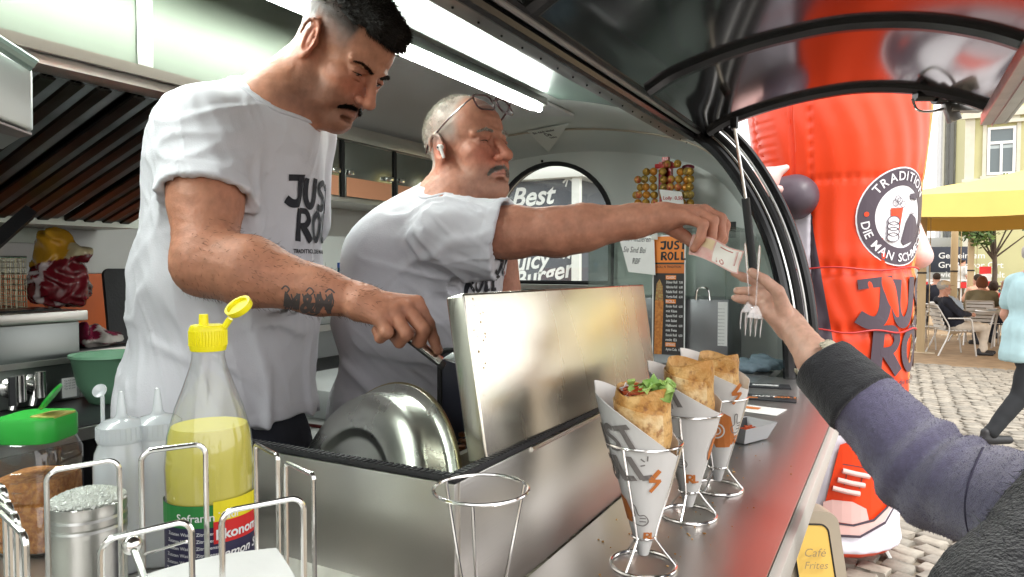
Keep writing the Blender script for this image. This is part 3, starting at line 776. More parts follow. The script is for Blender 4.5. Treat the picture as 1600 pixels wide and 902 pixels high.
# inside the ring: a hand holding a filled wrap, a plain dark suit beside it
pc = poly2([(-.075, .04), (.0, .045), (-.02, -.10), (-.06, -.09)])
decal('emblem_wrap', pc, cyl(TH, zc_, .0105), RED, e1, .03)
decal('emblem_suit', poly2([(.03, -.02), (.06, .02), (.11, .0), (.14, -.05), (.10, -.115), (.02, -.14), (.0, -.12)])+poly2([(.045, .115), (.10, .12), (.105, .085), (.05, .09)]), cyl(TH, zc_, .0105), INKP, e1, .03)
fing = []
for k in range(4): fing += disc2(.022, 14, -.055, -.02-.027*k, 1.7)
decal('emblem_fingers', fing, cyl(TH, zc_, .012), WHP, e1)
fo = []
for k in range(4): fo += [(v_, f_) for v_, f_ in move2(ring2(.0195, .024, 18), 0, 0)] and [([(-.055+x*1.6, -.02-.027*k+y) for x, y in v_], f_) for v_, f_ in ring2(.020, .0235, 18)]
for a, b in ((-.055, .065), (-.03, .075), (-.01, .06), (-.04, .085)): fo += [([(a+x, b+y) for x, y in v_], f_) for v_, f_ in ring2(.014, .0175, 14)]
fo += [([(.075+x*.72, .055+y) for x, y in v_], f_) for v_, f_ in ring2(.037, .041, 22)]
decal('emblem_lines', fo, cyl(TH, zc_, .0135), INKP, e1)
# hand-cut lettering, tagline
decal('lettering', move2(word('JUST', adv=.72), 0, 0, .245), cyl(radians(16), 1.285, .007), INKP, infl, .05)
decal('lettering', move2(word('ROLL', adv=.78), 0, 0, .235), cyl(radians(27), 1.055, .007), INKP, infl, .05)
decal('tagline', [text2d('Tradition, die man schmeckt', .045, .008)], cyl(radians(24), .99, .007), INKP, infl, .05)
# printed sneaker with relief
def iray(px, py, lift=0):
    r = Fw + Rt*((px-800)/FOC) + Up*((451-py)/FOC)
    lo, hi, p = 2.6, 4.2, None
    for k in range(60):
        d = lo+(hi-lo)*k/60; q = CAM+r*d-IC
        if q.xy.length < irad(max(.1, q.z)):
            a_, b_ = d-(hi-lo)/60, d
            for _ in range(14):
                m_ = (a_+b_)/2; q = CAM+r*m_-IC
                if q.xy.length < irad(max(.1, q.z)): b_ = m_
                else: a_ = m_
            p = b_; break
    if p is None: p = 3.85*1.0-.02
    q = CAM+r*p-IC; th = atan2(q.dot(CRT), q.dot(CDIR)); return ipt(th, q.z, lift)
def pr(pts, lift=.012, step=20): return poly2(pts)
SP = lambda l: (lambda x, y, e: iray(x, y, l+e))
shoe = decal('sneaker', poly2([(1288, 790), (1312, 694), (1330, 688), (1366, 716), (1392, 760), (1393, 785), (1372, 812), (1330, 830), (1300, 826)]), SP(.016), RED, infl, 14)
decal('toe_cap', poly2([(1286, 810), (1287, 782), (1300, 779), (1330, 782), (1350, 793), (1354, 812), (1330, 817)]), SP(.022), PINK, shoe, 14)
decal('sole', poly2([(1284, 812), (1330, 818), (1360, 810), (1380, 790), (1393, 763), (1394, 778), (1376, 812), (1340, 834), (1300, 832), (1286, 826)]), SP(.024), PINK, shoe, 14)
decal('sole_line', poly2([(1284, 811), (1330, 817), (1360, 808), (1380, 788), (1393, 761), (1393, 765), (1381, 791), (1361, 812), (1331, 820), (1284, 814)])+poly2([(1286, 826), (1300, 832), (1340, 834), (1376, 812), (1388, 790), (1389, 793), (1377, 816), (1340, 838), (1300, 836)]), SP(.026), INKP, shoe, 14)
for k, (x, y) in enumerate(((1315, 733), (1308, 747), (1301, 760))):
    v0, v1 = iray(x, y, .03), iray(x+38, y+9, .03)
    MB().tube([v0, (v0+v1)/2+CDIR*.008, v1], .013, n=10).build('lace', PINK, shoe)
decal('shoe_line', [ribbon([(1316, 724), (1340, 728), (1366, 734)], 1.4), ribbon([(1322, 737), (1318, 757)], 1.2), ribbon([(1345, 742), (1340, 762)], 1.2)], SP(.019), INKP, shoe)
# cords
for z, a0, a1 in ((1.575, -75, 85), (1.265, -20, 85)):
    MB().tube([ipt(radians(a0+(a1-a0)*k/24), z+.008*sin(k*.7), .012) for k in range(25)], .0045, n=6).build('cord', mat('red_cord', (.55, .03, .03), .5), infl)
MB().tube([ipt(radians(-75), 1.575, .012), W(1080, 432, 3.9)], .004, n=6).build('cord', MC['red_cord'], infl)
# arm and glove
sd_ = SDF(); A0, A1 = W(1243, 308, 3.56), W(1150, 322, 3.72)
sd_.cone(A0, A1, .112, .10, .02)
sd_.post.append(lambda P: .004*nz(P, 22, 5))
arm_ = sdf_obj('arm', sd_, .012, PLUM, infl)
sd_ = SDF(); sd_.cone(W(1165, 296, 3.50), W(1198, 282, 3.47), .075, .062, .02).cone(W(1200, 276, 3.46), W(1229, 262, 3.44), .045, .016, .02).cone(W(1190, 300, 3.42), W(1218, 296, 3.40), .035, .02, .01)
sdf_obj('hand', sd_, .010, PINK, infl)
sd_ = SDF(); sd_.cone(W(1436, 400, 3.80), W(1428, 352, 3.85), .07, .035, .02); sdf_obj('hand', sd_, .012, PINK, infl)

# ------------------------------------------------------------------ yellow parasol and its posts
YEL = mat('parasol_yellow', (.82, .60, .17), .6, noise=.06, nscale=2, bump=.08, bscale=7)
WOODP = mat('pale_wood', (.55, .42, .25), .6, noise=.25, nscale=6, stretch=(1, 1, .1), bump=.1, bscale=30)
pc0 = onp(1530, 548, 2, 0)
def parasol(name, label, c, ang, L, Wd, zt, zv, zp, posts, group):
    t = thing(name, label, 'parasol', (c.x, c.y, 0), group)
    e = Vector((cos(ang), sin(ang), 0)); n = Vector((-sin(ang), cos(ang), 0))
    P = lambda a, b, z: Vector((c.x, c.y, 0)) + e*a*L + n*b*Wd + V(0, 0, z)
    mb = MB(); N = 20
    rim = []
    for a0, b0, a1, b1 in ((-1, -1, 1, -1), (1, -1, 1, 1), (1, 1, -1, 1), (-1, 1, -1, -1)):
        for k in range(N): q = k/N; rim.append((a0+(a1-a0)*q, b0+(b1-b0)*q, q))
    vs = []
    for s_ in range(9):
        f_ = s_/8
        for a, b, q in rim: vs.append(P(a*f_, b*f_, zp+(zt-zp)*f_+ -.10*sin(pi*f_)*(1) - .05*f_*sin(pi*q)*0))
    M = len(rim); fs = [(s_*M+k, s_*M+(k+1) % M, (s_+1)*M+(k+1) % M, (s_+1)*M+k) for s_ in range(8) for k in range(M)]
    mb.add(vs, fs); mb.build('canopy', YEL, t, angle=50, fixn=False)
    mb = MB(); vs = []
    for j in range(4):
        for i, (a, b, q) in enumerate(rim): vs.append(P(a*1.004, b*1.004, zt-(zt-zv)*j/3+.012*sin(i*1.1)*(j/3)) + V(.01*sin(i*.9)*j/3, .01*cos(i*1.3)*j/3, 0))
    mb.add(vs, [(j*M+k, j*M+(k+1) % M, (j+1)*M+(k+1) % M, (j+1)*M+k) for j in range(3) for k in range(M)]); mb.build('valance', YEL, t, angle=50, fixn=False)
    for q in posts:
        w = .065
        p_ = MB().box((q.x-w, q.y-w, .0), (q.x+w, q.y+w, zt-.02), bev=.006).build('post', WOODP, t)
        MB().box((q.x-w*1.12, q.y-w*1.12, 1.42), (q.x+w*1.12, q.y+w*1.12, 1.45)).build('post_strap', RUBBER, p_)
        MB().box((q.x-.22, q.y-.09, .012), (q.x+.22, q.y+.09, .03), bev=.004).build('foot_plate', mat('plate_pale', (.6, .5, .36), .7), p_)
        MB().tube([q+V(.12, -.02, .1), q+V(.12, -.02, zt-.1)], .008, n=6).build('cord', WOODP, p_)
    mb = MB()
    for a0, b0, a1, b1 in ((-1, -1, 1, -1), (1, -1, 1, 1), (1, 1, -1, 1), (-1, 1, -1, -1)): mb.tube([P(a0*.97, b0*.97, zt-.03), P(a1*.97, b1*.97, zt-.03)], .025, n=6)
    mb.build('frame', WOODP, t)
    return t
PA = radians(-4)
def gpx(px, d): q = W(px, 451, d); return V(q.x, q.y, 0)
parasol('yellow_parasol', 'large yellow canopy on pale wooden posts over the cafe seating', V(3.3, 14.6, 0), PA, 3.5, 2.7, 2.62, 2.28, 3.55, [gpx(1440, 12.5), gpx(1490, 15.4), gpx(1516, 17.0), V(6.4, 12.2, 0), V(6.5, 16.8, 0)], None)

# ------------------------------------------------------------------ buildings behind
CREAM = mat('yellow_render', (.52, .50, .27), .8, noise=.06, nscale=2, bump=.1, bscale=8)
STONEW = mat('pale_stone_trim', (.62, .60, .50), .7, noise=.1, nscale=4)
WFRAME = mat('white_window_frame', (.75, .76, .76), .45)
PANE = mat('dark_pane', (.10, .13, .14), .08, spec=.8)
CURT = mat('curtain', (.45, .52, .54), .8)
bd = V(9.5, 34, 0)
house = thing('yellow_house', 'pale yellow rendered house with white windows beyond the canopy', 'building', bd)
def house_at(px, py, yy=30.0): return onp(px, py, 1, yy)
hy = 31.0
x0 = house_at(1507, 300, hy).x; x1 = x0+16
zc1 = house_at(1560, 182, hy).z
MB().box((x0, hy, 0), (x1, hy+9, 14)).build('wall', CREAM, house, smooth=False)
mb = MB(); mb.box((x0-.15, hy-.16, zc1-.02), (x1, hy, zc1+.16)); mb.box((x0-.1, hy-.10, zc1+.16), (x1, hy, zc1+.30)); mb.build('cornice', STONEW, house)
zb_ = house_at(1560, 278, hy).z
mb = MB(); mb.box((x0-.1, hy-.12, zb_-.12), (x1, hy, zb_)); mb.build('string_course', STONEW, house)
mb = MB(); mb.box((x0-.02, hy-.05, 0), (x0+.28, hy, 14)); mb.build('corner_pilaster', STONEW, house)
wl_, wr_ = house_at(1543, 200, hy), house_at(1586, 272, hy); ww = wr_.x-wl_.x; wz0, wz1 = wr_.z, wl_.z
for fl in range(2):
    for k in range(4):
        a = wl_.x+k*2.9; z0, z1 = wz0+fl*3.9, wz1+fl*3.9
        if z1 > 13.6: continue
        w_ = MB()
        for lo, hi in (((a, z0), (a+.09, z1)), ((a+ww-.09, z0), (a+ww, z1)), ((a+.09, z1-.09), (a+ww-.09, z1)), ((a+.09, z0), (a+ww-.09, z0+.09)), ((a+.09, z1-.62), (a+ww-.09, z1-.52)), ((a+ww/2-.04, z0+.09), (a+ww/2+.04, z1-.62))):
            w_.box((lo[0], hy-.07, lo[1]), (hi[0], hy-.005, hi[1]))
        wo_ = w_.build('window', WFRAME, house, smooth=False)
        for p0, p1, q0, q1 in ((a+.09, a+ww/2-.04, z0+.09, z1-.62), (a+ww/2+.04, a+ww-.09, z0+.09, z1-.62), (a+.09, a+ww-.09, z1-.52, z1-.09)):
            MB().box((p0, hy-.03, q0), (p1, hy-.015, q1)).build('pane', PANE, wo_, smooth=False)
        MB().box((a+.09, hy-.034, z0+.95), (a+ww/2-.05, hy-.0305, z1-.66)).box((a+ww/2+.05, hy-.034, z0+.95), (a+ww-.09, hy-.0305, z1-.66)).build('blind', CURT, wo_)
        mb = MB(); mb.box((a-.14, hy-.06, z0-.02), (a-.02, hy, z1+.12)); mb.box((a+ww+.02, hy-.06, z0-.02), (a+ww+.14, hy, z1+.12)); mb.box((a-.22, hy-.16, z1+.12), (a+ww+.22, hy, z1+.24)); mb.box((a-.1, hy-.06, z1+.24), (a+ww+.1, hy, z1+.62)); mb.box((a-.2, hy-.14, z0-.16), (a+ww+.2, hy, z0-.03)); mb.lathe((a+ww/2, hy-.06, z1+.43), [(.16, 0), (.16, .05), (.1, .09), (.02, .1)], axis=V(0, -1, 0)); mb.build('surround', STONEW, wo_)
MB().prism([(x0-.4, hy-.5, 14), (x0+8, hy-.5, 17), (x1+.4, hy-.5, 14)], (0, 10, 0)).build('roof', mat('slate', (.12, .11, .11), .7), house)
# grey fluted block left of the house
gx0 = onp(1470, 250, 1, 36).x; gx1 = onp(1506, 250, 1, 36).x
blk = thing('fluted_grey_tower', 'narrow pale grey tower with vertical ribs left of the yellow house', 'building', (gx0, 36, 0))
MB().box((gx0, 36, 0), (gx1+.6, 40, onp(1490, 158, 1, 36).z)).build('wall', mat('pale_grey_cladding', (.62, .63, .64), .6, noise=.2, nscale=3), blk, smooth=False)
r_ = random.Random(3)
xx = gx0+.05
while xx < gx1+.5:
    w_ = r_.uniform(.05, .14); MB().box((xx, 35.9-r_.uniform(0, .1), 0), (xx+w_, 35.99, onp(1490, 158+r_.uniform(-4, 10), 1, 36).z)).build('rib', mat('dark_grey_rib', (.22, .23, .25), .5) if r_.random() < .6 else WHITEP, blk); xx += w_+r_.uniform(.04, .12)
# far terrace that closes the square
FAR = mat('far_render', (.42, .40, .36), .85, noise=.1, nscale=1)
def terrace(name, label, x0, x1, y, h, m, n, fl):
    t = thing(name, label, 'building', ((x0+x1)/2, y, 0)); MB().box((x0, y, 0), (x1, y+8, h)).build('wall', m, t, smooth=False)
    for i in range(n):
        for j in range(fl):
            a = x0+(i+.5)*(x1-x0)/n; z = 1.0+j*3.2
            w_ = MB().box((a-.6, y-.06, z), (a+.6, y-.002, z+1.7)).build('window', WFRAME, t, smooth=False)
            MB().box((a-.5, y-.08, z+.1), (a+.5, y-.062, z+1.6)).build('pane', PANE, w_, smooth=False)
    MB().prism([(x0-.3, y-.4, h), ((x0+x1)/2, y-.4, h+2.5), (x1+.3, y-.4, h)], (0, 9, 0)).build('roof', mat('slate', (.12, .11, .11), .7), t)
    return t

# ------------------------------------------------------------------ foliage
def foliage(name, label, cat, c, r, n, size, m1, trunk=None, group=None, sq=1):
    t = thing(name, label, cat, (c.x, c.y, 0), group); rnd = random.Random(int(c.x*100)+n)
    clumps = [(Vector((rnd.gauss(0, .45), rnd.gauss(0, .45), rnd.gauss(0, .38)*sq))*r + c, r*rnd.uniform(.22, .42)) for _ in range(18)]
    mb = MB()
    for _ in range(n):
        cc, cr = rnd.choice(clumps); d = Vector((rnd.gauss(0, 1), rnd.gauss(0, 1), rnd.gauss(0, 1))).normalized()
        p = cc + d*cr*rnd.uniform(.6, 1.05); a = Vector((rnd.gauss(0, 1), rnd.gauss(0, 1), rnd.gauss(0, .6))).normalized()*size*rnd.uniform(.6, 1.3)
        b = a.cross(d).normalized()*size*.45 if a.cross(d).length > .01 else V(size*.4, 0, 0)
        mb.add([p-a*.5, p+b*.5, p+a*.5, p-b*.5], [(0, 1, 2, 3)], rnd.randrange(len(m1)))
    mb.build('crown', m1, t, smooth=False, fixn=False)
    if trunk:
        b = MB(); b.tube([V(c.x, c.y, 0), V(c.x+.05, c.y, c.z*.5), V(c.x, c.y, c.z)], [trunk, trunk*.8, trunk*.4], n=9)
        for cc, cr in clumps[:7]: b.tube([V(c.x, c.y, c.z*.62), cc], [trunk*.35, trunk*.1], n=5)
        b.build('trunk', mat('bark', (.12, .09, .07), .9, noise=.3, bump=.4), t)
    return t
LEAF = [mat('leaf_green', (.07, .13, .03), .6), mat('leaf_light', (.13, .21, .05), .6), mat('leaf_deep', (.035, .075, .02), .6)]
q = onp(1560, 285, 1, 24); foliage('rooftop_shrub', 'green shrubs showing over the canopy in front of the yellow house', 'shrub', V(q.x+1.2, 24, q.z-.5), 1.6, 2600, .12, LEAF, None, sq=.4)
q = onp(1560, 385, 1, 19.5); foliage('leafy_tree', 'tree with low green leaves hanging under the canopy edge', 'tree', V(q.x, 20.5, 2.75), 1.1, 3000, .14, LEAF, .07, sq=.7)
q = onp(1425, 385, 1, 27); foliage('leafy_tree', 'dark bushy tree glimpsed left of the front wooden post', 'tree', V(q.x-1, 30, 1.9), 1.3, 2500, .16, LEAF, .13)
# distant shop fronts under the canopy
terrace('far_shop_row', 'low shop row with windows across the square behind the seating', 3.5, 21, 42, 5.2, FAR, 7, 1)
# ------------------------------------------------------------------ signs, barriers, bicycles on the square
def board(name, label, cat, px0, py0, px1, py1, y, m, th=.06, legs=True):
    a, b = onp(px0, py0, 1, y), onp(px1, py1, 1, y); t = thing(name, label, cat, ((a.x+b.x)/2, y, 0))
    p_ = MB().box((a.x, y, b.z), (b.x, y+th, a.z), bev=.005).build('panel', m, t)
    if legs:
        for x in (a.x+.05, b.x-.1): MB().box((x, y+.01, 0), (x+.06, y+.07, b.z)).build('leg', ALU, t)
    return t, a, b, p_
BN = mat('banner_black', (.03, .035, .05), .6)
t, a, b, p_ = board('black_banner', 'black banner with white lettering behind the wooden posts', 'banner', 1452, 386, 1518, 426, 30.0, BN)
tx = []
for i, l in enumerate(('Gemeinsam', 'Großes vor Ort', 'wieder die Welt', 'umarmen')):
    v, f = text2d(l, .30, .012); tx += [([(x, y-.34*i) for x, y in v], f)]
decal('lettering', tx, planar((a.x+.30, 30, a.z-.42), (1, 0, 0), (0, 0, 1), (0, -1, 0), .006), WHITEP, p_)
t, a, b, p_ = board('red_banner', 'red and pink banner hanging under the trees far back', 'banner', 1543, 382, 1566, 404, 32.0, mat('banner_red', (.50, .07, .06), .6), legs=False)
MB().box((a.x, 31.98, b.z-.02), (b.x, 31.995, b.z+.28)).build('stripe', mat('banner_pink', (.5, .12, .22), .6), t); MB().tube([(a.x, 32.08, 0), (a.x, 32.08, a.z)], .03).build('pole', ALU, t); MB().tube([(b.x, 32.08, 0), (b.x, 32.08, a.z)], .03).build('pole', ALU, t)
t, a, b, p_ = board('grey_container', 'pale grey container standing behind the black banner', 'container', 1436, 372, 1506, 388, 33.0, mat('container_grey', (.5, .51, .52), .5), 2.2, legs=False)
for o in kids(t):
    pass
MB().box((a.x, 33.05, 0), (b.x, 35.2, b.z+.02)).build('body', MC['container_grey'], t)
RW = [mat('barrier_white', (.72, .72, .72), .5), mat('barrier_red', (.62, .03, .03), .5)]
def barrier(px0, px1, py, y, label):
    a, b = onp(px0, py, 1, y), onp(px1, py, 1, y); t = thing('crowd_barrier', label, 'barrier', ((a.x+b.x)/2, y, 0), 'red and white road barriers')
    for z0, z1 in ((.78, .98),):
        n = 4
        for k in range(n): MB().box((a.x+(b.x-a.x)*k/n, y, z0), (a.x+(b.x-a.x)*(k+1)/n-.004, y+.03, z1)).build('stripe', RW[k % 2], t)
    MB().box((a.x, y, .10), (b.x, y+.03, .22)).build('bottom_rail', RW[0], t); MB().box((a.x, y, 1.02), (b.x, y+.03, 1.07)).build('top_rail', RW[0], t)
    nb = max(4, int((b.x-a.x)/.14))
    for k in range(nb+1):
        x = a.x+(b.x-a.x-.05)*k/nb; MB().box((x, y+.032, .0 if k in (0, nb) else .2), (x+.05, y+.05, 1.03)).build('bar', RW[0], t)
    return t
barrier(1453, 1490, 450, 27.5, 'red and white road barrier behind the front wooden post')
barrier(1491, 1530, 450, 27.8, 'red and white road barrier behind the second wooden post')
barrier(1416, 1450, 450, 27.6, 'red and white road barrier next to the red inflatable')
for i, px in enumerate((1533, 1538, 1544)):
    q = onp(px, 470, 1, 24.0+i*.5); t = thing('warning_beacon', ('first', 'second', 'third')[i]+' red and white beacon post from the left by the bicycles', 'beacon', (q.x, q.y, 0), 'red and white beacon posts')
    for k in range(6): MB().box((q.x-.06, q.y-.01, .2+k*.22), (q.x+.06, q.y+.01, .2+k*.22+.215)).build('stripe', RW[k % 2], t)
    MB().box((q.x-.15, q.y-.12, 0), (q.x+.15, q.y+.12, .1), bev=.02).build('foot', RUBBER, t); MB().tube([(q.x, q.y, .08), (q.x, q.y, .25)], .02).build('stem', RUBBER, t)
def bicycle(c, ang, colr, label):
    t = thing('bicycle', label, 'bicycle', (c.x, c.y, 0), 'bicycles parked at the back of the square')
    e = Vector((cos(ang), sin(ang), 0)); P = lambda a, z: Vector((c.x, c.y, z))+e*a
    for a in (-.52, .52):
        w = MB().tube([P(a+.33*cos(k*pi/12), .34+.33*sin(k*pi/12)) for k in range(24)], .016, n=6, closed=True).build('wheel', RUBBER, t)
        MB().tube([P(a+.31*cos(k*pi/12), .34+.31*sin(k*pi/12)) for k in range(24)], .008, n=5, closed=True).build('rim', ALU, w)
    m = MB()
    for p, q in (((-.52, .34), (-.05, .30)), ((-.05, .30), (-.2, .85)), ((-.2, .8), (.38, .86)), ((-.05, .3), (.38, .80)), ((-.52, .34), (-.2, .78)), ((.52, .34), (.36, .98))): m.tube([P(*p), P(*q)], .018, n=6)
    m.build('frame', colr, t)
    MB().box(P(-.34, .90)-V(.06, .06, 0), P(-.08, .95)+V(.06, .06, 0), bev=.02).build('saddle', RUBBER, t)
    n = Vector((-e.y, e.x, 0)); MB().tube([P(.30, 1.06)-n*.28, P(.38, 1.02), P(.30, 1.06)+n*.28], .014, n=6).build('handlebar', ALU, t)
DB = mat('bike_dark', (.03, .04, .06), .3, .4); LB = mat('bike_blue', (.10, .16, .25), .3, .3)
for i, (px, y, an, m, l) in enumerate(((1556, 24.6, .5, DB, 'dark bicycle nearest the beacon posts'), (1568, 25.4, .9, LB, 'blue bicycle in the middle of the parked row'), (1580, 24.9, .3, DB, 'dark bicycle nearest the right edge of the row'), (1592, 25.6, .7, LB, 'blue bicycle last in the row, almost out of view'))):
    q = onp(px, 470, 1, y); bicycle(V(q.x, q.y, 0), an, m, l)
q = onp(1428, 402, 1, 26.0); t = thing('round_blue_sign', 'round blue sign beside the dark tree at far left', 'sign', (q.x, q.y, 0))
MB().lathe(q, [(.0, 0), (.28, 0), (.28, .03), (0, .03)], 28, V(0, -1, 0)).build('disc', mat('sign_blue', (.03, .08, .30), .4), t); MB().tube([(q.x, q.y+.03, 0), (q.x, q.y+.03, q.z+.2)], .025).build('pole', ALU, t)

def rrect(c, r, u, hw, hh, rad, n=6):
    out = []
    for sx, sy, a0 in ((1, 1, 0), (-1, 1, pi/2), (-1, -1, pi), (1, -1, 1.5*pi)):
        for k in range(n+1): a = a0+k*pi/2/n; out.append(c + r*(sx*(hw-rad)+rad*cos(a)) + u*(sy*(hh-rad)+rad*sin(a)))
    return out
# beige cased board with a yellow panel under the counter edge
cb_ = W(1274, 870, 2.0); bs = thing('sidewalk_board', 'beige cased board with yellow handwritten panel below the counter edge', 'board', (cb_.x, cb_.y, 0))
BEI = mat('beige_casing', (.42, .36, .28), .4, noise=.08)
rb_, ub_ = Rt*.97-Fh*.05, (ZU*.97+Rt*-.16).normalized()
P = rrect(cb_+Rt*.006+Fh*.02, rb_.normalized(), ub_, .082, .125, .035); MB().prism(P, Fh*.07).build('casing', BEI, bs)
P = rrect(cb_+Fh*.012, rb_.normalized(), ub_, .052, .090, .022); pn_ = MB().prism(P, Fh*.006).build('panel', mat('panel_yellow', (.82, .55, .14), .35), bs); MB().tube(P, .0025, n=6, closed=True).build('panel_rim', RUBBER, pn_)
MB().tube([cb_+Rt*.02+Fh*.055-V(0, 0, .12), V(cb_.x, cb_.y, 0)+Rt*.02+Fh*.055], .03, n=12).build('post', BEI, bs)
decal('lettering', [([(x-.03, y) for x, y in text2d('Café', .034, -.003, .2)[0]], text2d('Café', .034, -.003, .2)[1]), ([(x-.03, y-.035) for x, y in text2d('Frites', .030, -.003, .2)[0]], text2d('Frites', .030, -.003, .2)[1])], planar(cb_, Rt, ZU, -Fh, .0), mat('pencil_grey', (.30, .22, .12), .6), pn_)
# ------------------------------------------------------------------ burger stall seen through the arched window
BY = 6.6
xl = onp(782, 300, 1, BY).x-1.3; xr = onp(897, 300, 1, BY).x; zt = onp(860, 281, 1, BY).z
st = thing('burger_stall', 'dark grey burger stall with white painted lettering seen through the arched window', 'food stall', ((xl+xr)/2, BY, 0))
SB = mat('stall_grey', (.085, .09, .115), .6, noise=.08, nscale=3)
MB().box((xl, BY, .25), (xr, BY+2.1, zt)).build('body', SB, st, smooth=False)
mb = MB(); mb.box((xl-.1, BY-.10, zt), (xr+.14, BY+2.2, zt+.13), bev=.01); mb.box((xr, BY-.06, .3), (xr+.085, BY+.0, zt)); mb.build('frame', WHITEP, st)
for x in (xl+.6, xr-.7):
    MB().lathe((x, BY+.1, .3), [(0, 0), (.3, 0), (.3, .18), (0, .18)], 24, V(0, -1, 0)).build('wheel', RUBBER, st)
def stroke_word(pcs, sz): return pcs
def script(txt, size, width=None): v, f = text2d(txt, size, .022, .35, width); return [(v, f)]
q1 = onp(800, 435, 1, BY)
c0 = onp(803, 428, 1, BY); c1 = onp(806, 462, 1, BY); c2 = onp(788, 322, 1, BY)
CH = mat('chalk_white', (.78, .78, .78), .7)
def tilt(o, a): return planar(o, (cos(a), 0, sin(a)), (-sin(a), 0, cos(a)), (0, -1, 0), .006)
decal('lettering', script('Juicy', .25), tilt(onp(792, 425, 1, BY), .12), CH, st)
decal('lettering', script('Burger', .25), tilt(onp(806, 452, 1, BY), .22), CH, st)
decal('lettering', script('Best', .28), tilt(onp(800, 324, 1, BY), .05), CH, st)
decal('lettering', [ribbon([(0, 0), (.05, .04), (.1, .02)], .02), ribbon([(.03, -.04), (.06, .05)], .015)], tilt(onp(880, 286, 1, BY), 0), CH, st)
decal('lettering', [ribbon([(0, 0), (.05, .12)], .03), ribbon([(.06, 0), (.10, .12)], .03), ribbon([(-.02, .04), (.13, .06)], .02)], tilt(onp(880, 404, 1, BY), 0), CH, st)
# white tent with side frames right of the stall
ty = 8.2
x0 = onp(899, 300, 1, ty).x; x1 = x0+1.5
tent = thing('white_tent', 'white stall tent with striped roof right of the burger stall', 'tent', ((x0+x1)/2, ty, 0))
for x in (x0, x0+.30, x1): MB().box((x, ty, 0), (x+.06, ty+.06, 2.3)).build('post', WHITEP, tent)
for k, z in enumerate((2.3, 2.44, 2.58, 2.72)): MB().prism([(x0-.1, ty-.1+k*.2, z), (x1, ty-.1+k*.2, z), (x1, ty+.08+k*.2, z+.13), (x0-.1, ty+.08+k*.2, z+.13)], (0, .01, -.01)).build('roof_strip', RW[0] if k % 2 == 0 else mat('tent_grey', (.5, .52, .55), .6), tent)
MB().box((x0, ty+.02, 1.66), (x1, ty+.06, 1.74)).build('rail', WHITEP, tent)
MB().box((x0, ty+1.9, 0), (x0+1.6, ty+1.95, 1.5)).build('back_wall', mat('tent_dark', (.14, .12, .12), .8, noise=.4, nscale=4), tent)
q = onp(938, 318, 1, 9.5); foliage('leafy_tree', 'small bright green tree seen through the window behind the white tent', 'tree', V(q.x, 9.9, q.z-.2), .5, 1500, .07, [LEAF[1], mat('leaf_bright', (.25, .38, .06), .6)], .05)
# ------------------------------------------------------------------ raised steel well on the counter, its lids
BX0, BX1, BY0, BY1, BZ = -.97, -.46, .70, 1.62, 1.335
well = thing('steel_well', 'open brushed steel well standing on the serving counter', 'steel well', ((BX0+BX1)/2, (BY0+BY1)/2, 1.15))
def wallbox(lo, hi, nm='side_panel', m=STEEL): return MB().box(lo, hi, bev=.0015).build(nm, m, well)
wallbox((BX1-.012, BY0+.0125, 1.1505), (BX1, BY1, BZ)); wallbox((BX0, BY0+.0125, 1.0), (BX0+.012, BY1, 1.165)); wallbox((BX0, BY0, 1.1505), (BX1, BY0+.012, BZ)); wallbox((BX0+.0125, BY1-.012, 1.0), (BX1-.0125, BY1, BZ))
MB().box((BX0, BY0, .96), (BX1, BY1, .97)).build('well_floor', STEELD, well)
def edging(a, b):
    a, b = Vector(a), Vector(b); L = (b-a).length; d = (b-a)/L; mb = MB(); sd = V(d.y, -d.x, 0)
    mb.obox((a+b)/2, d*L/2, sd*.0070, V(0, 0, .004), bev=.002); n = int(L/.009)
    for k in range(n): mb.obox(a+d*(k+.5)*L/n+V(0, 0, .0042), d*.0028, sd*.0066, V(0, 0, .0010))
    e = mb.build('rubber_edging', RUBBER, well); e['kind'] = 'stuff'
edging((BX0, BY0+.006, BZ+.005), (BX1+.002, BY0+.006, BZ+.005)); edging((BX1-.006, BY0+.016, BZ+.005), (BX1-.006, BY1, BZ+.005))
mb = MB(); mb.tube([(BX1+.001, .9, BZ-.004), (BX1+.001, BY1, BZ-.004)], .004, n=6); mb.build('bead', STEEL, well)
# flat hinged cover standing up
la, lb, lc, ld = W(762, 722, .925), W(1028, 603, 1.535), W(1006, 444, 1.555), W(725, 458, .955)
nrm = (lb-la).cross(ld-la).normalized(); nrm = nrm if nrm.dot(CAM-la) > 0 else -nrm
cover = thing('steel_cover', 'thick rectangular steel cover standing upright on the open well', 'cover', (la+lb)/2)
def slab(q, n, th, bev=.003):
    bm = bmesh.new(); vs = [bm.verts.new(p) for p in q]+[bm.verts.new(p-n*th) for p in q]
    for f in ((0, 1, 2, 3), (7, 6, 5, 4), (0, 4, 5, 1), (1, 5, 6, 2), (2, 6, 7, 3), (3, 7, 4, 0)): bm.faces.new([vs[k] for k in f])
    bmesh.ops.bevel(bm, geom=bm.edges[:], offset=bev, segments=3, affect='EDGES', profile=.5); bm.verts.index_update()
    r = ([v.co.copy() for v in bm.verts], [[v.index for v in f.verts] for f in bm.faces]); bm.free(); return r
COVM = mat('cover_steel', (.66, .63, .56), .27, 1, col2=(.56, .51, .42), nscale=4, bump=.03, bscale=300, stretch=(1, 1, .05), rvar=.05)
MB().add(*slab([la, lb, lc, ld], nrm, .032, .004)).build('panel', COVM, cover)
gl = W(905, 555, 1.2)
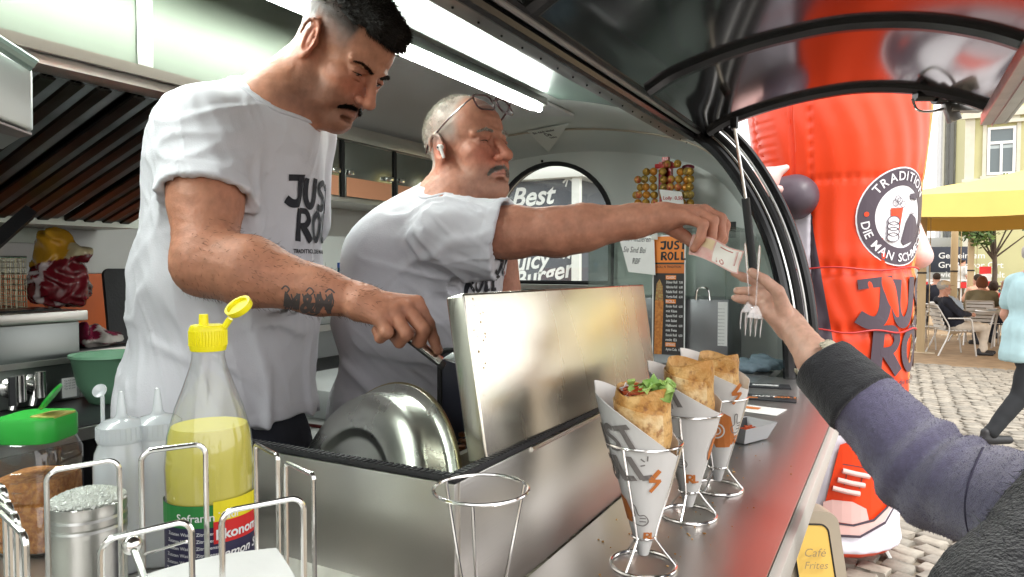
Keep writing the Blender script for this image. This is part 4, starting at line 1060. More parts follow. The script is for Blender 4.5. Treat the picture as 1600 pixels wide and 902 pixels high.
# stuck-on grease spots, a drip
mb = MB(); rr = random.Random(5)
ex, ey = (lb-la), (ld-la)
for _ in range(90):
    u, w_ = rr.uniform(.04, .5)**1.3, rr.uniform(.35, .97); p = la+ex*u+ey*w_+nrm*.0006; r = rr.uniform(.0006, .0022)
    mb.add([p+ex.normalized()*r*cos(k*pi/3)+ey.normalized()*r*sin(k*pi/3) for k in range(6)], [tuple(range(6))])
o = mb.build('grease_spots', mat('grease', (.42, .27, .10), .3), cover, smooth=False, fixn=False); o['kind'] = 'stuff'
# round domed pan lid leaning in the well
LIDM = mat('lid_steel', (.58, .60, .54), .31, 1, noise=.12, nscale=5, bump=.02, bscale=12, rvar=.08)
lc0 = W(580, 812, 1.12); ln = (-Fw*.62 - Rt*.70 + Up*.30).normalized()
lid = thing('pan_lid', 'large round domed steel lid leaning inside the open well', 'lid', lc0)
mb = MB(); mb.lathe(lc0, [(.214, -.004), (.220, .0), (.218, .006), (.206, .007), (.201, .012), (.197, .038), (.190, .050), (.165, .058), (.140, .062), (.132, .061), (.124, .054), (.116, .054), (.06, .062), (.050, .064), (.044, .060), (.0, .060)], 72, ln); mb.build('dome', LIDM, lid, angle=50)
mb = MB(); mb.lathe(lc0, [(.222, -.002), (.222, .003), (.2195, .0035)], 72, ln); mb.build('burnt_rim', mat('burnt_rim', (.36, .31, .18), .3, 1), lid)
# meat tray behind the lid, black upright board
tr = thing('meat_tray', 'dark steel tray with charred meat scraps inside the well', 'tray', W(700, 690, 1.15))
mb = MB(); c = W(690, 690, 1.22); mb.box(c+V(-.12, -.16, -.05), c+V(.10, .28, -.02), bev=.004); mb.box(c+V(.088, -.16, -.02), c+V(.10, .28, .012)); mb.box(c+V(-.12, .27, -.02), c+V(.088, .28, .012)); mb.build('pan', STEELD, tr)
mb = MB(); rr = random.Random(8)
for _ in range(150): mb.ball(c+V(rr.uniform(-.11, .08), rr.uniform(-.15, .26), rr.uniform(-.018, .0)), rr.uniform(.006, .014), 7, sc=(rr.uniform(.6, 1.3), rr.uniform(.6, 1.3), .6))
o = mb.build('meat_scraps', mat('charred_meat', (.10, .035, .015), .45, col2=(.30, .12, .04), nscale=60), tr); o['kind'] = 'stuff'
def rrect(c, r, u, hw, hh, rad, n=6):
    out = []
    for sx, sy, a0 in ((1, 1, 0), (-1, 1, pi/2), (-1, -1, pi), (1, -1, 1.5*pi)):
        for k in range(n+1): a = a0+k*pi/2/n; out.append(c + r*(sx*(hw-rad)+rad*cos(a)) + u*(sy*(hh-rad)+rad*sin(a)))
    return out
bo = thing('black_board', 'dark rounded board with black rim standing upright behind the cover', 'board', W(715, 650, 1.30))
c = W(728, 640, 1.30); P = rrect(c, Rt, V(0, 0, 1), .048, .11, .014); MB().prism(P, Fw*.008).build('panel', mat('navy_board', (.04, .045, .07), .35), bo); MB().tube(P, .005, n=8, closed=True).build('rim', RUBBER, bo)

# ------------------------------------------------------------------ wire cone holders and the wraps in them
def holder(c, rr_, zr, label, rb=.048, rot=0):
    t = thing('cone_holder', label, 'cone holder', c, 'chrome wire cone holders on the counter'); c = Vector(c)
    C = lambda r, z, n=40: [c+V(r*cos(2*pi*k/n), r*sin(2*pi*k/n), z) for k in range(n)]
    MB().tube(C(rr_, zr), .0021, n=8, closed=True).build('top_ring', CHROME, t)
    MB().tube(C(rb, .003), .0030, n=8, closed=True).build('base_ring', CHROME, t)
    MB().tube(C(.0175, .046, 20), .0018, n=6, closed=True).build('waist_ring', CHROME, t)
    for k in range(3):
        a = rot+2*pi*k/3; e = V(cos(a), sin(a), 0)
        MB().tube(bez([c+e*rr_+V(0, 0, zr), c+e*(.0175+(rr_-.0175)*.5)+V(0, 0, .046+(zr-.046)*.5), c+e*.0185+V(0, 0, .052), c+e*.022+V(0, 0, .036), c+e*(rb)+V(0, 0, .004)], 6), .0019, n=7).build('wire', CHROME, t)
    return t
def ctr(px, py, zz=1.15): return onp(px, py, 2, zz)
H1 = V(-.394, .652, 1.15)
H2, H3, H4 = ctr(1005, 884), ctr(1076, 806), ctr(1121, 764)
holder(H1, .052, .204, 'empty wire cone holder in front of the steel well corner', rot=.9)
holder(H2, .056, .187, 'wire cone holder with the nearest filled wrap', rot=.3)
holder(H3, .056, .187, 'middle wire cone holder carrying a wrap, second from the customer camera side', rot=.5)
holder(H4, .056, .187, 'farthest wire cone holder carrying a wrap', rot=.2)
def bread(name, a, b_, c_):
    m = mat(name, a, .55, bump=.9, bscale=48); n, l = m.node_tree.nodes, m.node_tree.links; b = n['Principled BSDF']
    tc = n.new('ShaderNodeTexCoord'); t1 = n.new('ShaderNodeTexNoise'); t1.inputs['Scale'].default_value = 22; t1.inputs['Detail'].default_value = 8; t1.inputs['Roughness'].default_value = .65
    t2 = n.new('ShaderNodeTexNoise'); t2.inputs['Scale'].default_value = 85; t2.inputs['Detail'].default_value = 5; l.new(tc.outputs['Object'], t1.inputs[0]); l.new(tc.outputs['Object'], t2.inputs[0])
    r1 = n.new('ShaderNodeValToRGB'); r1.color_ramp.elements[0].position = .42; r1.color_ramp.elements[0].color = (*a, 1); r1.color_ramp.elements[1].position = .58; r1.color_ramp.elements[1].color = (*b_, 1)
    r2 = n.new('ShaderNodeValToRGB'); r2.color_ramp.elements[0].position = .55; r2.color_ramp.elements[0].color = (0, 0, 0, 1); r2.color_ramp.elements[1].position = .70; r2.color_ramp.elements[1].color = (.8, .8, .8, 1)
    mx = n.new('ShaderNodeMixRGB'); mx.inputs[2].default_value = (*c_, 1); l.new(t1.outputs[0], r1.inputs[0]); l.new(t2.outputs[0], r2.inputs[0]); l.new(r1.outputs[0], mx.inputs[1]); l.new(r2.outputs[0], mx.inputs[0]); l.new(mx.outputs[0], b.inputs['Base Color'])
    return m
BREADM = bread('flatbread', (.72, .44, .17), (.52, .25, .06), (.20, .07, .02))
BREADP = bread('flatbread_pale', (.80, .60, .33), (.62, .34, .11), (.30, .11, .03))
PAPERW = mat('wrap_paper', (.80, .78, .76), .55, noise=.03, nscale=15, bump=.15, bscale=14)
PGREY = mat('print_grey', (.22, .20, .19), .6); PORG = mat('print_orange', (.62, .20, .05), .6)
OLV = mat('lettuce', (.16, .34, .05), .45, col2=(.42, .55, .16), nscale=40); SAUCE = mat('red_sauce', (.45, .07, .02), .3, noise=.4, nscale=40); ONION = mat('onion_white', (.75, .70, .68), .4)
def wrap(c, label, top, slope, breadtop, br, lean=0, fill=False, prints=(), turn=0, split=0):
    c = Vector(c); t = thing('wrap', label, 'wrap', c+V(0, 0, .02), 'filled wraps in paper cones')
    e = Vector((c.x, c.y, 0)).normalized(); rt = V(e.y, -e.x, 0); tw = -e      # tw: towards the counter front; rt: right
    def pt(ph, h, lift=0):
        r = .004+.0515*(h/.187)**.95+lift; r *= 1+.02*sin(ph*3+h*30); return c + (rt*sin(ph)+tw*cos(ph))*r + V(0, 0, h+.006)
    def topz(ph): return top + slope*(-sin(ph+turn)) + .03*(-cos(ph))*0 + (.015 if cos(ph) < -.2 else 0)
    mb = MB(); NP, NH = 60, 26
    mb.grid(lambda u, v: pt(-pi+2*pi*u, .012+(topz(-pi+2*pi*u)-.012)*v + .0), NP, NH, thick=.0012); paper = mb.build('paper', PAPERW, t, angle=70)
    rnd = random.Random(int(c.y*100))
    def bp(ph, h, rr_=1):
        r = min(br*(.90+.10*min(1, h/.1))*rr_, .004+.0515*((.094+h)/.187)**.95-.0075); r *= 1+.05*sin(ph*2+1+h*8)+.025*sin(ph*5+h*60)+.02*sin(h*110+ph*2); return c + (rt*(sin(ph)+lean*h*8)+tw*cos(ph))*r + V(0, 0, .10+h)
    hb = breadtop-.10
    mb = MB(); mb.grid(lambda u, v: bp(-pi+2*pi*u+v*.2, hb*v+.006*sin(2*pi*u*2)*v, 1-.05*max(0, v-.93)/.07), 64, 40)
    mb.grid(lambda u, v: bp(-pi+2*pi*u, hb*(1-.10*v)+.006*sin(2*pi*u*2)*(1-v), .94-.10*v), 64, 3)
    mb.build('flatbread', BREADM, t, angle=80)
    # outer layer of the rolled bread with a free edge
    mb = MB(); mb.grid(lambda u, v: bp(-1.9+2.6*u, (hb-.012-.02*u)*v, 1.07-.02*u), 26, 26, thick=.0025); mb.build('flatbread_layer', BREADP, t, angle=80)
    if fill is not None:
        for nm, m, n, sz, zo in (('filling_meat', SAUCE, 110, .006, -.007), ('filling_onion', ONION, 9, .006, -.004), ('filling_lettuce', OLV, 15, .009, -.004)):
            mb = MB()
            for _ in range(n if fill else n//2):
                a = rnd.uniform(-pi, pi); q = br*.8*sqrt(rnd.random())
                p = c+(rt*(sin(a))+tw*cos(a))*q + rt*lean*hb*8*br + V(0, 0, breadtop+zo+rnd.uniform(-.006, .008 if fill else -.004))
                if nm == 'filling_lettuce' and fill: p += rt*.012; p.z += rnd.uniform(0, .008)
                if nm == 'filling_meat': mb.ball(p, sz*rnd.uniform(.6, 1.3), 7, sc=(rnd.uniform(.6, 1.6), rnd.uniform(.6, 1.6), rnd.uniform(.3, .9)))
                else:
                    e_ = Vector((rnd.gauss(0, 1), rnd.gauss(0, 1), rnd.gauss(0, .7))).normalized(); g_ = e_.orthogonal().normalized(); h_ = e_.cross(g_); q0 = rnd.uniform(0, 6); s0 = sz*rnd.uniform(.9, 2.1)
                    mb.grid(lambda u, v: p+e_*(u-.5)*s0*2+g_*(v-.5)*s0*1.2+h_*s0*.28*sin(u*9+q0)*(abs(v-.5)*2.2+.3), 7, 4, thick=.0006)
            o = mb.build(nm, m, t); o['kind'] = 'stuff'
    for kind, ph, h, s_, rot, m in prints:
        pcs = {'JUST': lambda: word('JUST', adv=.78), 'ROLL': lambda: word('ROLL', adv=.72), 'ZAP': lambda: word(['ZAP']), 'L': lambda: word('L'), 'RL': lambda: word('RL', adv=.6), 'BUN': lambda: poly2([(.1, 0), (.0, .3), (.05, .8), (.3, 1), (.55, .85), (.62, .3), (.45, 0)])+ring2(.0, .001),
               'TICKS': lambda: [ribbon([(0, 0), (.15, .45)], .12), ribbon([(-.25, -.0), (-.5, .35)], .12), ribbon([(-.3, -.3), (-.7, -.3)], .12)],
               'HAND': lambda: [ribbon(q, .05) for q in ([(.1, .1), (.0, .4), (.2, .55), (.2, 1), (.35, 1), (.36, .55), (.6, .5), (.65, .2), (.4, .02), (.1, .1)], [(.36, .4), (.6, .35)], [(.3, .25), (.55, .2)])],
               'RINGS': lambda: ring2(.3, .36)+ring2(.15, .2)}[kind]()
        pcs = move2(pcs, 0, 0, s_, rot)
        decal('print', pcs, lambda x, y, e: pt(ph+x/(.004+.0515*max(.1, (h+y)/.187)), h+y, .0016+e), m, paper, .012)
    return t
wrap(H2, 'nearest rolled wrap with lettuce and red filling showing at its top', .208, .045, .265, .042, -.02, True,
     [('JUST', -2.05, .168, .036, .12, PGREY), ('ROLL', -2.0, .126, .036, .1, PGREY), ('ZAP', .05, .118, .034, -.1, PORG), ('HAND', -.55, .060, .032, .2, PGREY), ('RL', .0, .040, .012, 0, PORG), ('BUN', -1.5, .066, .04, 0, PORG), ('TICKS', .1, .165, .016, .3, PGREY)])
wrap(H3, 'middle rolled wrap with a wide golden flatbread open at its top', .218, .035, .277, .043, .012, None,
     [('JUST', -1.9, .190, .036, .1, PGREY), ('TICKS', -.5, .195, .018, .4, PGREY), ('BUN', 1.0, .10, .05, 0, PORG), ('RL', -.2, .06, .016, 0, PORG), ('L', -1.1, .14, .04, 0, PGREY), ('HAND', -.7, .085, .03, .2, PGREY)])
wrap(H4, 'farthest rolled wrap half hidden behind the middle one', .228, .030, .268, .040, .01, None,
     [('ZAP', .35, .175, .04, 0, PORG), ('BUN', -.4, .085, .075, 0, PORG), ('RINGS', -.1, .12, .045, 0, PAPERW), ('RL', .9, .09, .018, 0, PORG), ('TICKS', -.2, .21, .016, .3, PGREY), ('HAND', .7, .11, .04, .2, PGREY)])

# ------------------------------------------------------------------ condiments on a low steel ledge at the near end
PZ = 1.26
ledge = tag(MB().box((-1.02, .10, 1.1515), (-.25, .585, PZ), bev=.003).build('steel_ledge', STEEL), 'low steel ledge under the bottles at the near end of the counter', 'ledge')
def base(px, d): p = W(px, 451, d); return V(p.x, p.y, PZ+.0005)
CLEARP = thin('clear_plastic', (.97, .98, .975), .03, .06)
MILKY = thin('milky_plastic', (.90, .92, .94), .72, .25, 1, (.93, .95, .97))
LEMON = mat('lemon_juice', (.66, .58, .09), .35, sss=0, noise=.05, nscale=8)
YCAP = mat('yellow_cap', (.88, .78, .01), .35); GCAP = mat('green_cap', (.03, .42, .05), .35)
SPICE = mat('red_spice', (.36, .11, .02), .8, col2=(.60, .26, .06), nscale=160, bump=.6, bscale=180)
# lemon juice bottle
c = base(324, .66); t = thing('lemon_bottle', 'tall clear bottle of yellow lemon juice with open yellow flip cap', 'bottle', c)
prof = [(.0, .003), (.030, .0), (.0375, .006), (.039, .03), (.0385, .07), (.0385, .12), (.0395, .15), (.037, .18), (.030, .205), (.0225, .225), (.0165, .243), (.0145, .252), (.0145, .262)]
MB().lathe(c, prof, 48).build('glass', CLEARP, t, angle=60)
ins = [(r*.965 if r else 0, max(z, .002)) for r, z in prof if z < .19] + [(.0345*.965, .188), (0, .188)]
MB().lathe(c, ins, 48).build('juice', LEMON, t, angle=50)
cap = MB().lathe(c, [(.0, .258), (.0155, .258), (.0165, .262), (.0165, .279), (.0150, .282), (.0, .282)], 32).build('cap', YCAP, t, angle=40)
mb = MB()
for k in range(40): a = 2*pi*k/40; mb.box(c+V(.0163*cos(a)-.0006, .0163*sin(a)-.0006, .263), c+V(.0163*cos(a)+.0006, .0163*sin(a)+.0006, .277))
o = mb.build('cap_ribs', YCAP, cap); o['kind'] = 'stuff'
MB().lathe(c-Rt*.004, [(.0045, .281), (.004, .292), (.0, .292)], 16).build('spout', YCAP, cap)
fl = c+Rt*.030+V(0, 0, .298); mb = MB(); ax = (Rt*-.42+Up*.70-Fw*.55).normalized(); mb.lathe(fl, [(.0, -.002), (.0145, -.002), (.0155, .001), (.0155, .004), (.0125, .004), (.012, .001), (.0, .001)], 28, ax, sy=.8); mb.tube([c+Rt*.0155+V(0, 0, .280), c+Rt*.021+V(0, 0, .288)], .003); mb.build('flip_lid', YCAP, cap)
def cylfn(c, r, a0, z0, lift=.0006): return lambda x, y, e: c + V((r+lift+e)*cos(a0+x/r), (r+lift+e)*sin(a0+x/r), z0+y)
af = atan2((CAM-c).y, (CAM-c).x)
NAVY = mat('label_navy', (.02, .018, .06), .5); LGRN = mat('label_green', (.02, .20, .04), .5); LRED = mat('label_red', (.62, .02, .02), .5); LYEL = mat('label_yellow', (.80, .68, .02), .5); LWH = mat('label_white', (.8, .8, .8), .5)
lb_ = MB().grid(lambda u, v: cylfn(c, .0392, af-1.75+3.5*u, .018+.105*v)(0, 0, 0), 40, 2).build('label', NAVY, t, fixn=False)
dl = lambda pcs, m, a, z, l=.0012, st=.006: decal('label_print', pcs, cylfn(c, .0392, af+a, z, l), m, lb_, st)
dl(rect2(-.068, 0, .068, .020), LGRN, 0, .103); dl([text2d('Sofranin Tadi', .010, .01)], LWH, -.75, .109, .0018)
dl(rect2(0, 0, .05, .026), LYEL, .05, .100, .0018); dl(rect2(0, 0, .048, .020), LRED, .05, .088, .0024)
dl([text2d('Ekonomik', .0125, .03)], LWH, .10, .092, .003); dl([text2d('Lemon Sauce', .0115, .02, .3)], LWH, .10, .074, .0024)
dl([([(.013*cos(k*.4), .008*sin(k*.4)) for k in range(16)], [tuple(range(16))])], LYEL, .55, .055, .0018)
dl([([(.010*cos(k*.4), .008*sin(k*.4)) for k in range(16)], [tuple(range(16))])], LYEL, .85, .052, .0022)
tx = []
for i in range(9): v, f = text2d('Zutaten Wasser Zitronensaft', .0042, .01); tx.append(([(x, y-i*.0062) for x, y in v], f))
dl(tx, LWH, -1.05, .096, .0012, .01)
# squeeze bottles
def squeeze(px, d, label, fill):
    c = base(px, d); t = thing('squeeze_bottle', label, 'squeeze bottle', c, 'clear squeeze bottles'); k = .78/.78
    MB().lathe(c, [(0, .0), (.027, .0), (.0295, .004), (.0295, .05), (.029, .115), (.0275, .130), (.0235, .140), (.0235, .146)], 36).build('body', MILKY, t, angle=50)
    MB().lathe(c, [(0, .002), (.0275, .002), (.028, fill), (0, fill)], 30).build('sauce', mat('pale_sauce', (.62, .66, .68), .3, trans=.3), t)
    cp = MB().lathe(c, [(.0245, .142), (.0255, .145), (.0250, .160), (.0190, .165), (.0080, .168), (.0055, .172), (.0026, .197), (.0, .198)], 30).build('cap', thin('clear_cap', (.90, .92, .94), .72, .2, 1, (.90, .93, .95)), t, angle=30)
    mb = MB()
    for j in range(30): a = 2*pi*j/30; mb.tube([c+V(.0254*cos(a), .0254*sin(a), .146), c+V(.0252*cos(a), .0252*sin(a), .159)], .0007, n=4)
    o = mb.build('cap_ribs', MC['clear_cap'], cp); o['kind'] = 'stuff'
    return c, t
c, t = squeeze(186, .78, 'left squeeze bottle with pale sauce behind the salt shaker', .108)
mb = MB(); q = c-Rt*.021; mb.tube([q+V(0, 0, .145), q+V(0, 0, .190), q+V(-.001, 0, .197)], .0022, n=8); mb.lathe(q+V(0, 0, .196), [(0, 0), (.005, .001), (.008, .006), (.0075, .007), (0, .004)], 16, -Fw+Up*.5); mb.build('nozzle_cap', MC['clear_cap'], t)
squeeze(243, .80, 'right squeeze bottle with pale sauce beside the lemon bottle', .10)
# spice jar
c = base(54, .84); t = thing('spice_jar', 'clear square jar of red brown spice with open green lid', 'jar', c)
def sqprof(w, z): return [c+Rt*x*w+V(-Rt.y, Rt.x, 0)*y*w+V(0, 0, z) for x, y in [(cos(a)*min(1/abs(cos(a)) if abs(cos(a)) > .01 else 9, 1/abs(sin(a)) if abs(sin(a)) > .01 else 9, 1.18), sin(a)*min(1/abs(cos(a)) if abs(cos(a)) > .01 else 9, 1/abs(sin(a)) if abs(sin(a)) > .01 else 9, 1.18)) for a in [2*pi*k/40 for k in range(40)]]]
def sqloft(lv):
    mb = MB(); vs = []; n = 40
    for w, z in lv: vs += sqprof(w, z)
    mb.add(vs, [(i*n+k, i*n+(k+1) % n, (i+1)*n+(k+1) % n, (i+1)*n+k) for i in range(len(lv)-1) for k in range(n)]+[tuple(range(n)), tuple((len(lv)-1)*n+k for k in range(n))]); return mb
sqloft([(.036, 0), (.039, .004), (.039, .055), (.0375, .058), (.0375, .062), (.039, .065), (.039, .115), (.034, .128), (.030, .132)]).build('jar_body', CLEARP, t, angle=30)
sqloft([(.035, .003), (.0375, .006), (.0375, .082), (.036, .086)]).build('spice', SPICE, t, angle=30)
cp = sqloft([(.034, .130), (.035, .132), (.035, .155), (.033, .159)]).build('lid', GCAP, t, angle=40)
MB().add(*slab([c+Rt*.004+V(0, 0, .160)-Fw*.02, c+Rt*.034+V(0, 0, .160)-Fw*.02, c+Rt*.034+V(0, 0, .160)+Fw*.02, c+Rt*.004+V(0, 0, .160)+Fw*.02], V(0, 0, 1), .003, .001)).build('sifter', mat('sifter_tan', (.50, .42, .10), .5, noise=.3, nscale=40), cp)
f0 = c+Rt*.006+V(0, 0, .161); mb = MB(); mb.lathe(f0+Rt*.012+V(0, 0, .018), [(0, 0), (.017, 0), (.018, .003), (0, .004)], 24, (Rt*-.65+Up*.5-Fw*.25), sx=1.25); mb.build('flap', GCAP, cp)
mb = MB()
for k in range(7): mb.tube([c-Fw*.0392-Rt*.006+V(0, 0, .03+k*.011), c-Fw*.0392+Rt*(.002 if k % 2 else .006)+V(0, 0, .03+k*.011)], .0008, n=5)
o = mb.build('embossed_marks', CLEARP, t); o['kind'] = 'stuff'
# salt shaker heaped with coarse salt
c = base(130, .60); t = thing('salt_shaker', 'round aluminium shaker heaped with coarse white salt', 'shaker', c)
MB().lathe(c, [(0, 0), (.0285, 0), (.0292, .003), (.0292, .108), (.0302, .110), (.0302, .115), (.0290, .117), (.0302, .119), (.0302, .124), (.0290, .126), (.0300, .129), (.0300, .136), (.0275, .137), (.0, .137)], 48).build('body', mat('satin_aluminium', (.60, .60, .58), .30, 1, noise=.15, nscale=5, stretch=(.3, .3, 3)), t, angle=30)
SALT = mat('coarse_salt', (.62, .65, .60), .35, noise=.2, nscale=90)
mb = MB(); rr = random.Random(3)
for _ in range(1100):
    a = rr.uniform(0, 2*pi); q = .0285*sqrt(rr.random()); h = .137+.008*(1-(q/.029)**2); v = c+V(q*cos(a), q*sin(a), h); s_ = rr.uniform(.0006, .0012)
    e = Vector((rr.gauss(0, 1), rr.gauss(0, 1), rr.gauss(0, 1))).normalized(); n_ = e.orthogonal().normalized(); mb.obox(v, e*s_*1.4, n_*s_, e.cross(n_)*s_)
o = mb.build('salt', SALT, t, smooth=False); o['kind'] = 'stuff'
MB().lathe(c, [(.0283, .137), (.020, .1415), (.010, .1445), (0, .145)], 30).build('salt_heap', SALT, t)
# wire napkin caddy
cad = thing('wire_caddy', 'chrome wire napkin caddy with tall rounded loops', 'wire caddy', W(330, 860, .46)*1.0)
cad.location.z = PZ
def loop(tl, tr, dl_, dr, rad=.008, bot=PZ+.004, r=.0019, par=None):
    A, B = W(*tl, dl_), W(*tr, dr); u = (B-A); L = u.length; u = u/L; pts = [V(A.x, A.y, bot), A-V(0, 0, rad)]
    for k in range(1, 6): a = k*pi/12; pts.append(A + u*(rad*(1-cos(a)))*1.0 - V(0, 0, rad*(1-sin(a))))
    pts.append(A+u*rad)
    pts.append(B-u*rad)
    for k in range(1, 6): a = k*pi/12; pts.append(B - u*(rad*(1-sin(a))) - V(0, 0, rad*(1-cos(a))))
    pts += [B-V(0, 0, rad), V(B.x, B.y, bot)]
    return MB().tube(pts, r, n=8).build('wire_loop', CHROME, par or cad)
loop((72, 737), (186, 717), .50, .515); loop((220, 706), (321, 693), .50, .52)
loop((157, 845), (299, 812), .405, .415); loop((346, 800), (474, 776), .43, .445)
loop((399, 694), (434, 712), .60, .565, .004); loop((446, 722), (490, 742), .55, .52, .004)
mb = MB(); mb.tube([W(72, 900, .50)*1, W(186, 900, .515)], .001, n=4)
b0, b1, b2, b3 = [V(q.x, q.y, PZ+.004) for q in (W(72, 800, .50), W(340, 800, .54), W(474, 800, .44), W(157, 800, .405))]
MB().tube([b0, b1, b2, b3], .0024, n=6, closed=True).build('base_ring', CHROME, cad)
kn = W(206, 852, .455); mb = MB(); mb.ball(kn, .0062, 18); mb.build('knob', CHROME, cad)
MB().tube([kn, W(226, 905, .43)], .0022, n=8).build('arm', CHROME, cad); MB().tube([W(226, 866, .44), W(292, 846, .43)], .0009, n=6).build('spring_wire', CHROME, cad)
# napkins: each sheet a little askew
nt = thing('napkin_stack', 'stack of white paper napkins inside the wire caddy', 'napkins', V(W(320, 880, .45).x, W(320, 880, .45).y, PZ))
nc = W(318, 880, .43); ex = (Rt*.85+Fw*.52); ex.z = 0; ex.normalize(); ey = V(-ex.y, ex.x, 0)
for k in range(12):
    z = 1.330+k*.0055; a = random.uniform(-.03, .03); c_ = V(nc.x, nc.y, 0)+ex*random.uniform(-.002, .002)
    e1_ = ex*cos(a)+ey*sin(a); e2_ = V(-e1_.y, e1_.x, 0)
    MB().grid(lambda u, v: c_+e1_*(u-.5)*.115+e2_*(v-.42)*.115+V(0, 0, z+.0025*sin(u*5+k)+.002*cos(v*4+k*2)), 8, 8, thick=.0018).build('napkin', PAPER, nt, angle=60)
MB().box(V(nc.x, nc.y, PZ+.001)-ex*.05-ey*.04, V(nc.x, nc.y, 1.328)+ex*.05+ey*.04).build('napkin_block', PAPER, nt)
# second rack at the left edge
cad2 = thing('wire_rack', 'bunch of bent chrome wires at the far left edge', 'wire rack', V(W(20, 860, .42).x, W(20, 860, .42).y, PZ))
for i, (x0, y0, x1, y1) in enumerate(((-40, 740, 8, 765), (-30, 752, 17, 790), (-22, 770, 27, 808), (-10, 790, 40, 838))): loop((x0, y0), (x1, y1), .46-.012*i, .43-.012*i, .006, par=cad2)

# ------------------------------------------------------------------ far end of the counter
cloth = SDF()
cc = onp(1180, 581, 2, CZ+.002)
for a, b, c_, r in ((-.10, .0, .018, .018), (-.02, -.02, .02, .02), (.05, .0, .03, .026), (.09, .03, .025, .02), (-.05, .03, .034, .018), (.02, .02, .052, .018)): cloth.ell(cc+Rt*a*.8+V(0, b*1.2, c_), (r*2.3, r*2.0, r*1.05), k=.010)
cloth.post.append(lambda P: .0045*np.sin(P@np.array([70., 30, 160])+2*np.sin(P@np.array([30., -50, 20])))+.002*nz(P, 90, 2))
cl = sdf_obj('folded_cloth', cloth, .004, mat('blue_grey_cloth', (.20, .27, .32), .85, noise=.12, nscale=30, bump=.25, bscale=180)); tag(cl, 'crumpled blue grey cloth at the far end of the counter', 'cloth')
def flat_sheet(name, px, py, w, l, ang, m, label, cat, th=.0015, z=CZ+.001, prints=None):
    c = onp(px, py, 2, z); e = Vector((cos(ang), sin(ang), 0)); n = V(-e.y, e.x, 0)
    o = MB().obox(c+V(0, 0, th/2), e*w/2, n*l/2, V(0, 0, th/2)).build(name, m, smooth=False); tag(o, label, cat)
    for p_, mm in (prints or []): decal('print', p_, planar(c-e*w/2-n*l/2+V(0, 0, th), e, n, V(0, 0, 1), .0006), mm, o)
    return o
LF = mat('leaflet_black', (.03, .03, .035), .35)
flat_sheet('leaflet', 1196, 604, .17, .085, .2, LF, 'black leaflet with a pale barcode panel on the far counter', 'leaflet', .004, prints=[(rect2(.04, .03, .13, .06), WHITEP), ([text2d('KARTE 0815', .02, .01)][:0] or rect2(.05, .036, .12, .04), INK)])
o = flat_sheet('leaflet', 1192, 622, .21, .10, .1, LF, 'dark food leaflet with orange print nearer the customer', 'leaflet', .003, prints=[(rect2(.01, .02, .09, .04), PORG), (move2(word('JUST', adv=.8), .07, .05, .025), WHITEP), (move2(word('ROLL', adv=.8), .14, .05, .025), PORG)])
flat_sheet('paper_sheet', 1180, 640, .16, .11, -.15, PAPER, 'white printed paper sheet beside the sauce tray', 'paper', .001, prints=[(rect2(.02, .05, .09, .085), PORG)])
# paper tray of red spicy bits
tc = onp(1166, 688, 2, CZ); e = Vector((cos(1.15), sin(1.15), 0)); n = V(-e.y, e.x, 0)
ft = thing('sauce_tray', 'small paper tray with red chili flakes behind the wraps', 'tray', tc)
mb = MB(); C_ = lambda a, b, z: tc+e*a+n*b+V(0, 0, z)
bt = [C_(-.05, -.028, .003), C_(.05, -.028, .003), C_(.05, .028, .003), C_(-.05, .028, .003)]; tp = [C_(-.068, -.045, .045), C_(.068, -.045, .045), C_(.068, .045, .045), C_(-.068, .045, .045)]
mb.add(bt+tp, [(0, 1, 2, 3)]+[(i, (i+1) % 4, 4+(i+1) % 4, 4+i) for i in range(4)]); mb.build('tray', [mat('tray_grey', (.45, .45, .46), .5)], ft, smooth=False)
mb = MB(); mb.add([C_(-.048, -.026, .005), C_(.048, -.026, .005), C_(.064, -.043, .044), C_(-.064, -.043, .044), C_(.048, .026, .005), C_(-.048, .026, .005), C_(-.064, .043, .044), C_(.064, .043, .044)], [(0, 1, 2, 3), (4, 5, 6, 7)]); mb.build('tray_lining', INK, ft, smooth=False, fixn=False)
mb = MB(); rr = random.Random(2)
for _ in range(220): mb.ball(C_(rr.uniform(-.045, .045), rr.uniform(-.024, .024), rr.uniform(.012, .030)), rr.uniform(.003, .006), 6, sc=(rr.uniform(.5, 1.5), rr.uniform(.5, 1.5), .5))
o = mb.build('chili_flakes', SAUCE, ft); o['kind'] = 'stuff'
mb = MB(); rr = random.Random(12)
for _ in range(110):
    a, b_ = rr.gauss(0, 1), rr.random(); c_ = V(-.33+a*.05, .75+b_*1.1, CZ+.001)
    if -.45 < c_.x < -.17: mb.ball(c_, rr.uniform(.0008, .0022), 6, sc=(rr.uniform(.6, 1.8), rr.uniform(.6, 1.8), .6))
tag(mb.build('crumbs', BREADM), 'scattered bread crumbs on the steel counter around the holders', 'crumbs', kind='stuff')
# display case at the end wall
case = thing('display_case', 'steel and glass display case against the end wall', 'display case', (-.95, 3.28, CZ))
CASEM = mat('case_steel', (.22, .23, .24), .35, .85, noise=.2, nscale=4)
MB().box((-1.28, 3.10, CZ+.001), (-.63, 3.40, 1.445), bev=.003).build('body', CASEM, case)
for a, b in (((-1.28, 3.10), (-.64, 3.106)), ((-.646, 3.107), (-.64, 3.39)), ((-1.28, 3.107), (-1.274, 3.39))): MB().box((a[0], a[1], 1.446), (b[0], b[1], 1.745)).build('glass_pane', GLASS, case, smooth=False)
MB().box((-1.29, 3.09, 1.746), (-.60, 3.40, 1.756)).build('glass_top', GLASS, case, smooth=False)
mb = MB(); p0 = onp(1098, 462, 1, 3.08); mb.tube(bez([p0+V(-.03, 0, -.02), p0+V(-.02, 0, .03), p0+V(.02, 0, .03), p0+V(.03, 0, -.02)], 4), .004, n=6); mb.build('hook', CHROME, case)
